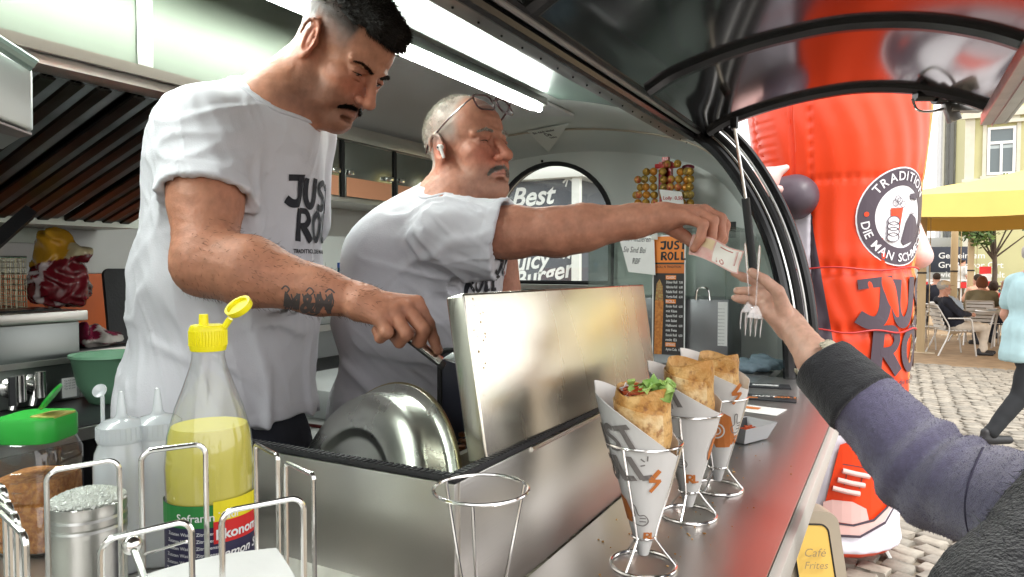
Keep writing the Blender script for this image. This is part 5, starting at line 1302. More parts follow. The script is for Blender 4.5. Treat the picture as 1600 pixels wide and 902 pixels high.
a, b = onp(1122, 472, 1, 3.097), onp(1136, 541, 1, 3.097); st_ = MB().box((a.x, 3.095, b.z), (b.x, 3.0985, a.z)).build('care_label', WHITEP, case)
tx = []
for i in range(11): v, f = text2d('Modell 230 V 50 Hz', .006, .01); tx.append(([(y*1.2+.004, .01-x*0+i*.016+x*.0) for x, y in v] and [(x*.55+.002, y+.008+i*.015) for x, y in v], f))
decal('lettering', tx, planar((a.x, 3.095, b.z), (1, 0, 0), (0, 0, 1), (0, -1, 0), .0006), mat('grey_ink', (.2, .2, .22), .6), st_)
# menu strip and handwritten note
MY = 3.05
a, b = onp(1022, 370, 1, MY), onp(1068, 556, 1, MY); mw, mh = b.x-a.x, a.z-b.z
menu = MB().box((a.x, MY, b.z), (b.x, MY+.004, a.z)).build('menu_board', mat('menu_dark', (.035, .03, .03), .35), smooth=False); tag(menu, 'tall narrow black and orange menu reading JUST ROLL in front of the display case', 'menu')
mfn = planar((a.x, MY, b.z), (1, 0, 0), (0, 0, 1), (0, -1, 0), .0007)
MORG = mat('menu_orange', (.80, .24, .03), .4)
k = mw; D = lambda p_, m, l=.0007: decal('print', p_, planar((a.x, MY, b.z), (1, 0, 0), (0, 0, 1), (0, -1, 0), l), m, menu)
D(ring2(0, 0)[:0] + rect2(-.005, mh, mw+.005, mh+.006)+rect2(-.006, -.006, -.0005, mh+.006)+rect2(mw+.0005, -.006, mw+.006, mh+.006), WHITEP)
D(rect2(0, mh*.78, mw, mh), MORG); D(move2(word('JUST', adv=.8), mw*.22, mh*.89, mh*.07)+move2(word('ROLL', adv=.8), mw*.24, mh*.80, mh*.07), INK, .0014)
D(rect2(0, mh*.69, mw, mh*.765), mat('menu_orange_dark', (.60, .17, .03), .4)); D([text2d('TRADITION DIE MAN', .014, .02, 0, mw*.8)][0:1] and [([(x+mw*.1, y+mh*.735) for x, y in text2d('ROLL N TRADITION', .014, .02, 0, mw*.8)[0]], text2d('ROLL N TRADITION', .014, .02, 0, mw*.8)[1])], INK, .0014)
D(poly2([(mw*.03, 0), (mw*.05, mh*.45), (mw*.17, mh*.53), (mw*.33, mh*.45), (mw*.28, 0)]), mat('menu_bread', (.62, .25, .06), .5, col2=(.40, .13, .03), nscale=80)); D(poly2([(mw*.06, mh*.46), (mw*.1, mh*.60), (mw*.2, mh*.64), (mw*.3, mh*.58), (mw*.32, mh*.46)]), mat('menu_salad', (.30, .10, .04), .5, col2=(.45, .35, .12), nscale=120), .001)
rows = []; pr_ = []
for i, l in enumerate(('CLASSIC', 'Döner Roll', 'Hähnchen Roll', 'Falafel Roll', 'Veggie Roll', 'ROLL', 'Rinder Roll', 'mit Käse', 'Spezial Roll', 'mit Salat', 'Halloumi', 'mit Feta', 'Sucuk Roll', 'mit Ei', 'GETRÄNKE', 'Ayran Cola')):
    y_ = mh*(.645-.0405*i); 
    if l.isupper(): D(rect2(mw*.40, y_-.004, mw*.74, y_+mh*.028), MORG, .0011)
    v, f = text2d(l, .016, .02, 0, mw*(.30 if l.isupper() else .36)); rows.append(([(x+mw*.42, y_+y) for x, y in v], f))
    if not l.isupper() and not l.startswith('mit'): v, f = text2d(('6,50', '7,00', '6,00', '8,50')[i % 4], .014, .02, 0, mw*.12); pr_.append(([(x+mw*.84, y_+y) for x, y in v], f))
D(rows+pr_, WHITEP, .0016)
na, nb_ = onp(966, 364, 1, MY-.02), onp(1021, 428, 1, MY-.02)
note = MB().prism([na+V(0, 0, -.01), onp(968, 362, 1, MY-.02), onp(1000, 359, 1, MY-.02), onp(1022, 372, 1, MY-.02), onp(1024, 430, 1, MY-.02), onp(982, 425, 1, MY-.02)], (0, .002, 0)).build('handwritten_note', PAPER, smooth=False); tag(note, 'white handwritten paper note hanging left of the menu strip', 'note')
tx = []
for l, x, y in (('Bitte Platzieren', .015, -.035), ('Sie Sind Bei', .03, -.085), ('RBF', .075, -.135)): v, f = text2d(l, .034, -.004, .25); tx.append(([(x+a_*.66, y+b_*1.1) for a_, b_ in v], f))
decal('lettering', tx, planar(na+V(0, 0, .0), (1, 0, -.06), (0, 0, 1), (0, -1, 0), .0012), INK, note)
mb = MB(); q = onp(1022, 364, 1, MY-.024); mb.box(q-V(.012, 0, .03), q+V(.016, .001, .02)); o = mb.build('tape', mat('clear_tape', (.8, .8, .75), .3, alpha=.5), note)
# triangular note on the end wall
wb_ = BVHTree.FromPolygons([v.co+wloc(lining) for v in lining.data.vertices], [tuple(p.vertices) for p in lining.data.polygons])
def wallhit(px, py, l=.004):
    r = (W(px, py, 1)-CAM).normalized(); h = wb_.ray_cast(CAM+r*1.9, r, 6); p = h[0] if h[0] is not None else onp(px, py, 1, 3.49); return p - r*l
n1, n2, n3 = wallhit(824, 205, .012), wallhit(889, 193, .012), wallhit(857, 238, .012)
tno = (n2-n1).cross(n3-n1).normalized(); tno = tno if tno.dot(CAM-n1) > 0 else -tno
tn = MB().prism([n1, n2, n3], tno*.002).build('triangular_note', mat('note_grey_green', (.82, .84, .80), .6), smooth=False); tag(tn, 'small triangular handwritten note stuck on the end wall', 'note')
tx = []; e1_ = (n2-n1).normalized(); e2_ = tno.cross(e1_); e2_ = e2_ if e2_.z > 0 else -e2_
for l, x, y, s_ in (('Bin gleich wieder', .018, -.034, .029), ('Da', .070, -.074, .046), ('Danke', .075, -.102, .024)): v, f = text2d(l, s_, .022, .25); tx.append(([(x+a_*.72, y+b_) for a_, b_ in v], f))
decal('lettering', tx, planar(n1, e1_, e2_, tno, .006), INK, tn)
# lollipop display
LY = 3.25; lo0 = onp(1040, 345, 1, LY); lp_ = thing('lollipop_display', 'red lollipop stand full of wrapped sweets on the display case', 'display stand', V(lo0.x, LY, 1.757))
LRP = mat('lolly_red', (.55, .02, .02), .3)
mb = MB()
def lx(px, py): return onp(px, py, 1, LY)
for a, b in (((1035, 246), (1044, 350)), ((1030, 254), (1049, 350))): p, q = lx(*a), lx(*b); mb.box((p.x, LY-.01, max(q.z, 1.7575)), (q.x, LY+.02, p.z))
p, q = lx(1024, 257), lx(1056, 262); mb.box((p.x, LY-.012, q.z), (q.x, LY+.022, p.z), bev=.003); mb.build('stand', LRP, lp_)
WRAPS = [mat('sweet_gold', (.62, .36, .06), .25, .3, noise=.5, nscale=50), mat('sweet_red', (.5, .08, .05), .25, .2, col2=(.7, .5, .1), nscale=60), mat('sweet_orange', (.72, .30, .04), .25, .2, noise=.4, nscale=50), mat('sweet_brown', (.26, .16, .05), .25, .3, col2=(.6, .45, .1), nscale=60)]
sw = []
for m in WRAPS:
    b_ = bpy.data.meshes.new('lollipop'); v, f = _ball(Vector((0, 0, 0)), .0185, 12, 8, (1, 1, 1)); 
    v2, f2 = _ball(Vector((0, -.016, 0)), .008, 8, 4, (1, .5, 1)); n0 = len(v); b_.from_pydata([tuple(x) for x in v+v2], [], f+[tuple(n0+i for i in q) for q in f2]); b_.materials.append(m); b_.polygons.foreach_set('use_smooth', [True]*len(b_.polygons)); sw.append(b_)
rows_ = [(270, [1013, 1026, 1040, 1066, 1077, 1082]), (282, [1000, 1012, 1025, 1040, 1053, 1065, 1076, 1083]), (294, [1004, 1014, 1026, 1040, 1052, 1064, 1074, 1082]), (306, [997, 1003, 1015, 1025, 1040, 1055, 1066, 1076, 1083]), (318, [1000, 1014, 1028, 1042, 1056, 1070, 1081]), (330, [1002, 1018, 1034, 1050, 1066, 1080]), (341, [1008, 1026, 1044, 1062, 1078]), (258, [1045, 1063])]
for y_, xs_ in rows_:
    for i, x_ in enumerate(xs_):
        p = lx(x_, y_); o = link(bpy.data.objects.new('lollipop', sw[random.choice((0, 0, 1, 2, 3))])); o.parent = lp_; o.location = V(p.x, LY-.03-.02*abs(sin(i*2.1)), max(p.z, 1.777))-lp_.location; o.rotation_euler = (random.uniform(-.4, .4), 0, random.uniform(-.6, .6))
p = lx(1075, 262); mb = MB(); mb.add(*_ball(p, .03, 12, 8, (1, .5, .5))); mb.build('wrapper', mat('dark_red_foil', (.15, .01, .03), .3, bump=.5, bscale=40), lp_)
ca, cb = onp(1030, 296, 1, 3.16), onp(1070, 318, 1, 3.16)
tcard = MB(); tcard.prism([ca, onp(1065, 300, 1, 3.16), cb+V(0, 0, -.03), onp(1028, 328, 1, 3.16)+V(.03, 0, 0)], (0, .003, 0)); tcard.prism([ca, ca+V(-.03, .05, -.12), ca+V(.0, .0, -.12)], (0, .003, 0)); tcard = tcard.build('price_card', PAPER, smooth=False); tag(tcard, 'small white folded price card in front of the lollipops', 'card')
decal('lettering', [([(x, y) for x, y in text2d('Lolly  0,50', .022, .01)[0]], text2d('Lolly  0,50', .022, .01)[1])], planar(onp(1036, 312, 1, 3.158), (1, 0, -.05), (0, 0, 1), (0, -1, 0), .001), mat('red_ink', (.5, .05, .05), .6), tcard)

# ------------------------------------------------------------------ back worktop: fryer, basket, bags, bowl
fr = thing('fryer', 'steel table fryer with front taps on the back worktop', 'fryer', (-2.1, .7, 1.236))
FRM = mat('fryer_steel', (.30, .32, .31), .30, .95, noise=.15, nscale=3)
MB().box((-2.36, .30, 1.2365), (-1.932, 1.105, 1.445), bev=.003).build('body', FRM, fr)
MB().box((-2.38, .28, 1.447), (-1.915, 1.12, 1.475), bev=.004).build('top_rim', STEEL, fr)
MB().box((-2.34, .34, 1.476), (-1.97, 1.08, 1.480)).build('well_cover', mat('black_enamel', (.015, .015, .015), .25), fr)
MB().box((-1.9315, .6, 1.335), (-1.928, 1.1, 1.350)).build('badge_strip', STEEL, fr)
qa, qb = onp(97, 592, 0, -1.930), onp(120, 619, 0, -1.930)
lab = MB().box((-1.9318, qa.y, qb.z), (-1.9295, qb.y, qa.z)).build('rating_label', WHITEP, fr)
decal('lettering', [([(x, y-.007*i) for x, y in text2d('Typ 4,5 kW', .006, .01)[0]], text2d('Typ 4,5 kW', .006, .01)[1]) for i in range(4)], planar((-1.9295, qa.y+.004, qa.z-.009), (0, 1, 0), (0, 0, 1), (1, 0, 0), .0006), mat('grey_ink'), lab)
for px, py in ((15, 606), (46, 600)):
    p = onp(px, py, 0, -1.93); tp_ = MB().tube([p, p+V(.05, 0, 0)], .016, n=16).lathe(p, [(0, 0), (.026, 0), (.026, .006), (.018, .012), (0, .012)], 20, V(1, 0, 0)).build('tap', CHROME, fr)
    MB().tube([p+V(.05, 0, -.03), p+V(.05, 0, .035)], .013, n=14).build('tap_handle', CHROME, tp_); MB().tube([p+V(.035, 0, 0), p+V(.035, -.012, -.05)], .009, n=10).build('spout', CHROME, tp_)
MB().box(onp(18, 596, 0, -1.87)-V(.004, .006, .06), onp(18, 590, 0, -1.87)+V(.004, .006, 0)).build('lever', RUBBER, fr)
# frying basket
q0, q1 = W(-30, 475, 1.78), W(42, 475, 1.86)
bk = thing('frying_basket', 'wire mesh frying basket standing on the fryer at the left edge', 'basket', V(q0.x, q0.y, 1.482))
mb = MB(); u = (q1-q0); u.z = 0; L = u.length; u.normalize(); w_ = V(-u.y, u.x, 0); zt_ = 1.482+.135
for k in range(15): a = q1-u*L*1.6*k/14; mb.tube([(a.x, a.y, 1.484), (a.x, a.y, zt_)], .0012, n=4); b_ = a+w_*.18; mb.tube([(b_.x, b_.y, 1.484), (b_.x, b_.y, zt_)], .0012, n=4)
for k in range(10): z = 1.484+.135*k/9; mb.tube([V(q1.x, q1.y, z), V(q1.x, q1.y, z)-u*L*1.6], .0012, n=4); mb.tube([V(q1.x, q1.y, z), V(q1.x, q1.y, z)+w_*.18], .0012, n=4); mb.tube([V(q1.x, q1.y, z)+w_*.18, V(q1.x, q1.y, z)+w_*.18-u*L*1.6], .0012, n=4)
for k in range(12): a = q1+w_*.18*k/11; mb.tube([(a.x, a.y, 1.484), (a.x, a.y, zt_)], .0012, n=4)
o = mb.build('mesh', mat('basket_wire', (.50, .45, .33), .35, 1), bk); o['kind'] = 'stuff'
MB().tube([V(q1.x, q1.y, zt_)-u*L*1.6, V(q1.x, q1.y, zt_), V(q1.x, q1.y, zt_)+w_*.18], .0032, n=6).build('rim', CHROME, bk)
# crisp bags
def bag(name, label, pts, m_fn, group=None, vox=.006, seed=1):
    s = SDF()
    for c_, r_, k_ in pts: s.ell(c_, r_, k=k_)
    s.post.append(lambda P: .006*np.sin(P@np.array([60., 90, 50])+2.5*np.sin(P@np.array([40., -30, 70])))+.003*nz(P, 70, seed)+.0025*np.abs(nz(P, 130, seed+3)))
    m = attr_mat('foil_bag', .22, 0, noise=.15, nscale=20, coat=.4)
    o = sdf_obj(name, s, vox, m, tint=m_fn, pad=.01); tag(o, label, 'bag', group); return o
b1_ = W(92, 440, 2.02)
def tint1(P):
    Q = P-np.array(b1_); r = Q@np.array(Rt); z = Q[:, 2]; c = np.tile([.16, .008, .015], (len(P), 1)).astype(float)
    top = z > .055+.25*r; c[top] = (.60, .30, .02)
    st = (np.abs(r+.005-.35*(z*.4)) < .008) & ~top; c[st] = (.65, .55, .55)
    for z0 in (.01, .03): m_ = (np.abs(z-z0-.2*r) < .0055) & (r < -.012); c[m_] = (.68, .6, .6)
    m_ = (np.abs(z+.065+.35*(r-.03)) < .005) & (r > .015); c[m_] = (.68, .6, .6)
    m_ = top & (r > .045) & (z < .11); c[m_] = (.60, .50, .30); return c
bag('crisp_bag', 'large maroon and yellow crisp bag slumped on the fryer', [(V(b1_.x, b1_.y, 1.535), (.075, .085, .062), .03), (V(b1_.x, b1_.y, 1.59)+Rt*-.005, (.068, .06, .07), .03), (V(b1_.x, b1_.y, 1.665)-Rt*.01, (.045, .05, .035), .03), (V(b1_.x, b1_.y, 1.63)+Rt*.06, (.035, .03, .025), .02), (V(b1_.x, b1_.y, 1.508)+Rt*.05, (.035, .03, .028), .02)], tint1)
b2_ = onp(152, 540, 2, 1.366)
bag('crisp_bag', 'small crumpled maroon bag lying on the back shelf', [(V(b2_.x, b2_.y, 1.385), (.05, .07, .02), .02), (V(b2_.x, b2_.y, 1.40)-Rt*.03, (.04, .04, .03), .02)], lambda P: np.where(((P-np.array(b2_))@np.array(Rt) > .0)[:, None] & (nz(P, 40, 2)[:, None] > -.3), np.array([.5, .45, .42]), np.array([.18, .012, .04])), seed=4)
# black board leaning on the orange splashback, green bowl
c = onp(190, 540, 2, 1.366); bb = MB().prism(rrect(V(c.x-.05, c.y+.12, 1.366+.11), V(.15, .98, 0).normalized(), V(-.12, 0, 1).normalized(), .12, .11, .02), (-.012, 0, 0)).build('chopping_board', RUBBER); tag(bb, 'black rounded board leaning against the orange splashback', 'board')
p = W(172, 620, 1.86); bz = 1.236
bowl = MB().lathe((p.x, p.y, bz), [(0, .006), (.045, .0), (.05, .004), (.075, .05), (.088, .115), (.094, .122), (.093, .128), (.085, .125), (.070, .05), (.045, .012), (0, .012)], 40).build('mixing_bowl', mat('green_plastic', (.13, .27, .17), .4)); tag(bowl, 'pale green plastic mixing bowl on the back worktop', 'bowl')
# things seen between the two men
wb = onp(517, 560, 2, 1.30)
fz = thing('white_cabinet', 'white metal drawer unit between the two men', 'drawer unit', V(-1.75, 2.0, .4))
pa_ = W(505, 600, 2.15)
MB().box((pa_.x-.16, pa_.y-.10, .42), (pa_.x+.14, pa_.y+.26, 1.155), bev=.004).build('body', WHITEP, fz); MB().box((pa_.x-.165, pa_.y-.115, 1.157), (pa_.x+.15, pa_.y+.27, 1.24), bev=.004).build('top', mat('unit_grey', (.45, .46, .46), .35, .5), fz); MB().box((pa_.x-.15, pa_.y-.106, 1.128), (pa_.x+.14, pa_.y-.1005, 1.136)).build('drawer_gap', mat('dark_red_gap', (.06, .01, .01), .5), fz)
p = W(534, 510, 2.5)
wb = thing('water_bottle', 'blue labelled water bottle on the back shelf between the men', 'bottle', V(p.x, p.y, 1.366)); MB().lathe((p.x, p.y, 1.366), [(0, 0), (.036, 0), (.038, .01), (.038, .15), (.03, .18), (.013, .21), (.013, .22)], 24).build('bottle_body', mat('blue_plastic', (.02, .10, .16), .2, trans=.3), wb)
MB().lathe((p.x, p.y, 1.366), [(.0385, .05), (.0385, .12)], 24).build('label', mat('dark_blue_label', (.01, .03, .08), .5), wb); MB().lathe((p.x, p.y, 1.585), [(.014, 0), (.014, .018), (0, .019)], 16).build('cap', mat('blue_cap', (.02, .08, .3), .4), wb)
mb = MB(); p = W(545, 430, 2.5); mb.tube([p+V(0, 0, .012*cos(k)) + Rt*.012*sin(k) for k in np.linspace(0, 2*pi, 16)[:-1]], .004, n=6, closed=True); mb.box(p+V(-.006, -.006, -.3), p+V(.006, .006, -.01)); o = mb.build('wall_hook', CHROME); tag(o, 'steel ring hook standing behind the shoulder of the older man', 'hook')
o = MB().box((p.x-.03, p.y-.02, 1.366), (p.x+.10, p.y+.12, 1.54), bev=.005).build('steel_canister', STEEL); tag(o, 'square steel canister on the back shelf behind the blue bottle', 'canister')
# light steel box hanging at the left edge, dark bracket
q = [W(-90, 30, 1.02), W(52, 108, 1.10), W(53, 206, 1.10), W(-90, 150, 1.02)]
hb_ = thing('hanging_box', 'pale steel box hanging at the upper left edge', 'box', q[1])
nn = (q[1]-q[0]).cross(q[3]-q[0]).normalized(); nn = nn if nn.dot(CAM-q[0]) > 0 else -nn
MB().add(*slab(q, nn, .22, .006)).build('body', mat('pale_steel', (.55, .57, .55), .4, .5, noise=.1, nscale=5), hb_)
tp0 = (q[0]+q[1])/2-nn*.1; MB().tube([tp0-V(0, 0, .03), V(tp0.x, tp0.y, 2.20)], .015, n=8).build('hanger', ALU, hb_)
MB().tube([W(-90, 10, 1.00), W(54, 103, 1.08)], .011, n=10).build('edge_tube', mat('grey_green_tube', (.25, .32, .29), .35, .4), hb_)
MB().add(*slab([W(-90, 160, 1.01), W(50, 212, 1.10), W(30, 216, 1.14), W(-90, 185, 1.08)], V(0, 0, -1), .004, .001)).build('lower_lip', mat('lip_pink', (.36, .31, .30), .4, .5), hb_)
a, b_ = W(0, 372, 1.75), W(46, 332, 1.85); br = MB().tube([a+(a-b_)*.5, b_], .022, n=4).build('slanting_bar', RUBBER); tag(br, 'black bar slanting across the wall at the left edge', 'bar')
MB().tube([a-V(0, 0, .01), a-V(.02, 0, .07)-(b_-a)*.6], .004).build('wire', CHROME, br)
# ------------------------------------------------------------------ people
Fh = V(-sin(YAW), cos(YAW), 0); ZU = V(0, 0, 1)
def facing(yaw, pitch=0, roll=0):
    "yaw 0 faces the camera, 90 faces image right; pitch down; returns forward, left, up"
    y, p, r = radians(yaw), radians(pitch), radians(roll)
    f = Rt*sin(y) - Fh*cos(y); l = ZU.cross(f); f2 = f*cos(p)-ZU*sin(p); u2 = ZU*cos(p)+f*sin(p)
    l2 = l*cos(r)+u2*sin(r); u3 = u2*cos(r)-l*sin(r); return f2, l2, u3
class Fr:
    def __init__(s, o, ax, k=1): s.o = Vector(o); s.f, s.l, s.u = ax; s.k = k
    def __call__(s, f, l, u): return s.o + (s.f*f + s.l*l + s.u*u)*s.k
    def loc(s, P):
        Q = (P-np.array(s.o))/s.k; return Q@np.array(s.f), Q@np.array(s.l), Q@np.array(s.u)
    def ax(s, pit=0, yw=0):
        f, l, u = s.f, s.l, s.u
        if yw: f, l = f*cos(yw)+l*sin(yw), l*cos(yw)-f*sin(yw)
        if pit: f, u = f*cos(pit)-u*sin(pit), u*cos(pit)+f*sin(pit)
        return (f, l, u)
def head(sd, H, jowl=0, nose=1.0, brow=1.0, detail=True, ears=1.0, open_=0):
    k = H.k; E = lambda c, r, kk=.012, a=None, sub=False: sd.ell(H(*c), [x*k for x in r], a or H.ax(), kk*k, sub)
    C = lambda a, b, r1, r2, kk=.01, sub=False: sd.cone(H(*a), H(*b), r1*k, r2*k, kk*k, sub)
    E((-.012, 0, .042), (.096, .074, .084))                       # skull
    E((.040, 0, .040), (.052, .060, .058), .02)                   # forehead
    E((.040, 0, -.030), (.050, .058, .062), .02)                  # face
    for s in (1, -1):
        C((-.002, .056*s, -.045), (.030, .047*s, -.080), .021+jowl*.6, .020+jowl, .02)
        C((.030, .047*s, -.080), (.074, .016*s, -.096), .020+jowl, .018+jowl*.5, .02)
        E((.058, .043*s, -.018), (.026, .020, .020), .015)        # cheekbone
        E((.060, .034*s, -.050), (.024+jowl, .020+jowl, .026), .018)
        if jowl: E((.045, .040*s, -.078), (.03, .02, .022), .018)
    E((.084, 0, -.094), (.020, .023, .019), .014)                 # chin
    E((.076, 0, -.060), (.024, .030, .030), .014)                 # mouth mound
    if jowl: E((.045, 0, -.108), (.045, .04, .022), .025)
    if not detail:
        C((.088, 0, .005), (.112, 0, -.030), .009, .012, .008)
        for s in (1, -1): E((.092, .031*s, .004), (.012, .016, .010), .006, sub=True); E((-.004, .075*s, -.004), (.016, .008, .028), .004)
        return
    for s in (1, -1):
        E((.098, .032*s, .003), (.018, .021, .014), .010, sub=True)              # socket
        C((.089, .012*s, .0235), (.072, .050*s, .019), .0095*brow, .007*brow, .010)        # brow ridge
        E((.0735, .0325*s, .0035), (.0155, .0165, .0135), .003)          # lids over the eye
        C((.0865, .020*s, .0085), (.0835, .045*s, .006), .0035, .003, .003)          # lid fold
        C((.0865, .021*s, -.0075), (.081, .044*s, -.005), .003, .003, .004)
        C((.0905, .022*s, -.0005), (.0865, .043*s, -.0010), .0016, .0014, .0012, sub=True)   # eye slit
    C((.088, 0, .016), (.104*nose**.2, 0, -.010), .0085, .0090, .010)
    C((.104*nose**.2, 0, -.010), (.1165*nose**.3, 0, -.030), .0090, .0115, .006)
    E((.1165*nose**.3, 0, -.033), (.0125, .0125, .011), .005)
    for s in (1, -1):
        E((.1045, .0125*s, -.036), (.012, .0085, .0085), .004)
        E((.109, .0060*s, -.0435), (.006, .0032, .003), .002, sub=True)
    C((.098, 0, -.046), (.096, 0, -.054), .008, .008, .008)      # philtrum
    for s in (1, -1):
        C((.1010, .002*s, -.0605), (.089, .024*s, -.0655), .0052, .0030, .004)
        C((.0995, .002*s, -.0725-open_), (.087, .021*s, -.0680-open_*.5), .0062, .0032, .004)
    C((.106, .0, -.0665-open_*.5), (.092, .024, -.0670-open_*.3), .0013+open_*.4, .0009, .0018, sub=True); C((.106, .0, -.0665-open_*.5), (.092, -.024, -.0670-open_*.3), .0013+open_*.4, .0009, .0018, sub=True)
    E((.094, 0, -.083), (.012, .018, .005), .006, sub=True)
    for s in (1, -1):                                               # ears
        a = H.ax(radians(-14), radians(20)*s)
        E((-.012, .0785*s, -.0005), (.0175*ears, .0062, .0290*ears), .005, a)
        E((-.005, .0845*s, .0020), (.0105*ears, .0068, .0185*ears), .003, a, sub=True)
        E((-.006, .0805*s, .0020), (.0048*ears, .0042, .0115*ears), .003, a)
        hx = [(-.012+.0138*ears*cos(q)-.20*.024*ears*sin(q), .0800*s+.0035*s*(cos(q) < 0), .0240*ears*sin(q)-.0005) for q in [radians(d_) for d_ in range(-70, 210, 28)]]
        for q in range(len(hx)-1): C(hx[q], hx[q+1], .0028, .0028, .004)
        C((.0045, .0765*s, -.004), (.0055, .077*s, .004), .0045, .0035, .003)
        E((-.006, .0770*s, -.0240*ears), (.0085, .0052, .0090), .004, a)
def strands(name, o, H, n, L, cols, parent, comb, thin=.0006, mask=None, seed=1, up=.6):
    "short hairs rooted on a hair cap"
    me = o.data; vs = np.empty(len(me.vertices)*3); me.vertices.foreach_get('co', vs); vs = vs.reshape(-1, 3)+np.array(wloc(o))
    ns = np.empty(len(me.vertices)*3); me.vertex_normals.foreach_get('vector', ns); ns = ns.reshape(-1, 3)
    idx = np.arange(len(vs))
    if mask is not None: idx = idx[mask(vs)]
    r = np.random.default_rng(seed); idx = r.choice(idx, n); mb = MB()
    for i in idx:
        p, nn = Vector(vs[i]), Vector(ns[i]); d = (nn*up + comb(p) + Vector(r.normal(size=3))*.35).normalized(); l = L*r.uniform(.5, 1.2)
        sd_ = d.cross(nn); sd_ = (sd_.normalized() if sd_.length > .01 else nn.orthogonal())*thin
        mb.add([p-nn*.001-sd_, p-nn*.001+sd_, p+d*l*.6+sd_*.8, p+d*l, p+d*l*.6-sd_*.8], [(0, 1, 2, 3, 4)], int(r.integers(len(cols))))
    h = mb.build(name, cols, parent, smooth=False, fixn=False); h['kind'] = 'stuff'; return h
def chainw(sd, pts, rs, k=.006):
    q = [W(*p) for p in pts]; sd.chain(q, rs, k)
def skin_fn(H, base, lip, stub=None, stubc=(.12, .09, .08), redk=.25, extra=None):
    base, lip = np.array(base), np.array(lip)
    def fn(P):
        c = np.tile(base, (len(P), 1)); f, l, u = H.loc(P)
        n1 = nz(P, 35, 13)[:, None]*np.array([.05, .08, .08])+nz(P, 110, 3)[:, None]*.05+nz(P, 330, 4)[:, None]*.06; c = c*(1+n1)
        red = np.exp(-(((f-.10)/.03)**2+(l/.05)**2+((u+.03)/.03)**2))+.9*np.exp(-(((np.abs(l)-.08)/.014)**2+((f+.005)/.03)**2+(u/.04)**2))+.6*np.exp(-(((f-.07)/.03)**2+((np.abs(l)-.045)/.02)**2+((u+.025)/.02)**2))
        c = c*(1+np.outer(np.clip(red, 0, 1)*redk, np.array([.5, -.35, -.35])))
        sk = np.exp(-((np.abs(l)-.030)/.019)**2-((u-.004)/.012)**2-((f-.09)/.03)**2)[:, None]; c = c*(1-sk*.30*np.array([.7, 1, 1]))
        lipm = np.exp(-((f-.097)/.016)**2 - (l/.024)**4 - ((u+.067)/.0085)**4)[:, None]*.6
        c = c*(1-lipm)+lip*lipm
        if stub is not None: s_ = np.clip(stub(f, l, u), 0, 1)[:, None]; c = c*(1-s_)+np.array(stubc)*s_
        if extra is not None: c = extra(P, c, f, l, u)
        return c
    return fn
SKIN = attr_mat('skin', .58, bump=.10, bscale=260, sss=.12, noise=.12, nscale=55)
SKINL = attr_mat('skin_pale', .5, bump=.12, bscale=260, sss=.12, noise=.10, nscale=60)
HAIRB = [mat('hair_black', (.009, .007, .006), .65, spec=.25), mat('hair_dark', (.018, .013, .010), .65, spec=.25)]
HAIRG = [mat('hair_grey', (.40, .385, .34), .6), mat('hair_white', (.66, .64, .58), .6), mat('hair_ash', (.24, .22, .19), .6)]
TEE = mat('white_cotton', (.57, .565, .605), .85, noise=.035, nscale=12, bump=.12, bscale=420, sheen=.2)
TEEC = mat('white_cotton_rib', (.55, .545, .585), .85, bump=.2, bscale=500)
NAVYT = mat('navy_trousers', (.02, .022, .035), .85, noise=.2, nscale=30)
EYEW = mat('eye_white', (.55, .52, .50), .2); IRIS = mat('iris_brown', (.03, .015, .008), .15)
def bvh_of(o):
    me = o.data; off = wloc(o); return BVHTree.FromPolygons([v.co+off for v in me.vertices], [tuple(p.vertices) for p in me.polygons])
def onto(bvh, o, r, u, d, lift=.0012):
    "project flat print along d onto a body or shirt"
    o, r, u, d = Vector(o), Vector(r).normalized(), Vector(u).normalized(), Vector(d).normalized()
    def fn(x, y, e):
        h = bvh.ray_cast(o + r*x + u*y - d*.3, d, 1.0)
        if h[0] is None: return None
        n = h[1] if h[1].dot(d) < 0 else -h[1]; return h[0] + n*(lift+e)
    return fn
def onto_px(bvh, lift=.001):
    def fn(x, y, e):
        r = (Fw + Rt*((x-800)/FOC) + Up*((451-y)/FOC)).normalized(); h = bvh.ray_cast(CAM, r, 5.0)
        if h[0] is None: return None
        n = h[1] if h[1].dot(r) < 0 else -h[1]; return h[0]+n*(lift+e)
    return fn
def eyes(H, parent, look=-.3, bvh=None):
    for s in (1, -1):
        if bvh:
            P = []
            for t_ in range(9):
                y = (.0185+.027*t_/8)*s; h = bvh.ray_cast(H(.14, y, .0012+.0022*sin(pi*t_/8)), -H.f, .2)
                if h[0] is not None: P.append(h[0]+H.f*.0003)
            if len(P) > 3: MB().tube(P, [.0003+.0010*sin(pi*min(1, (i+.5)/len(P)*1.0)) for i in range(len(P))], n=5).build('eyelashes', HAIRB[0], parent)
        c = H(.0745, .0325*s, .0035); d = (H.f+H.u*look).normalized()
        e = MB().ball(c, .0139*H.k, 20).build('eye', EYEW, parent); MB().lathe(c+d*.0113*H.k, [(0, 0), (.0062, 0), (.005, .0018), (0, .0028)], 18, d).build('iris', IRIS, e)

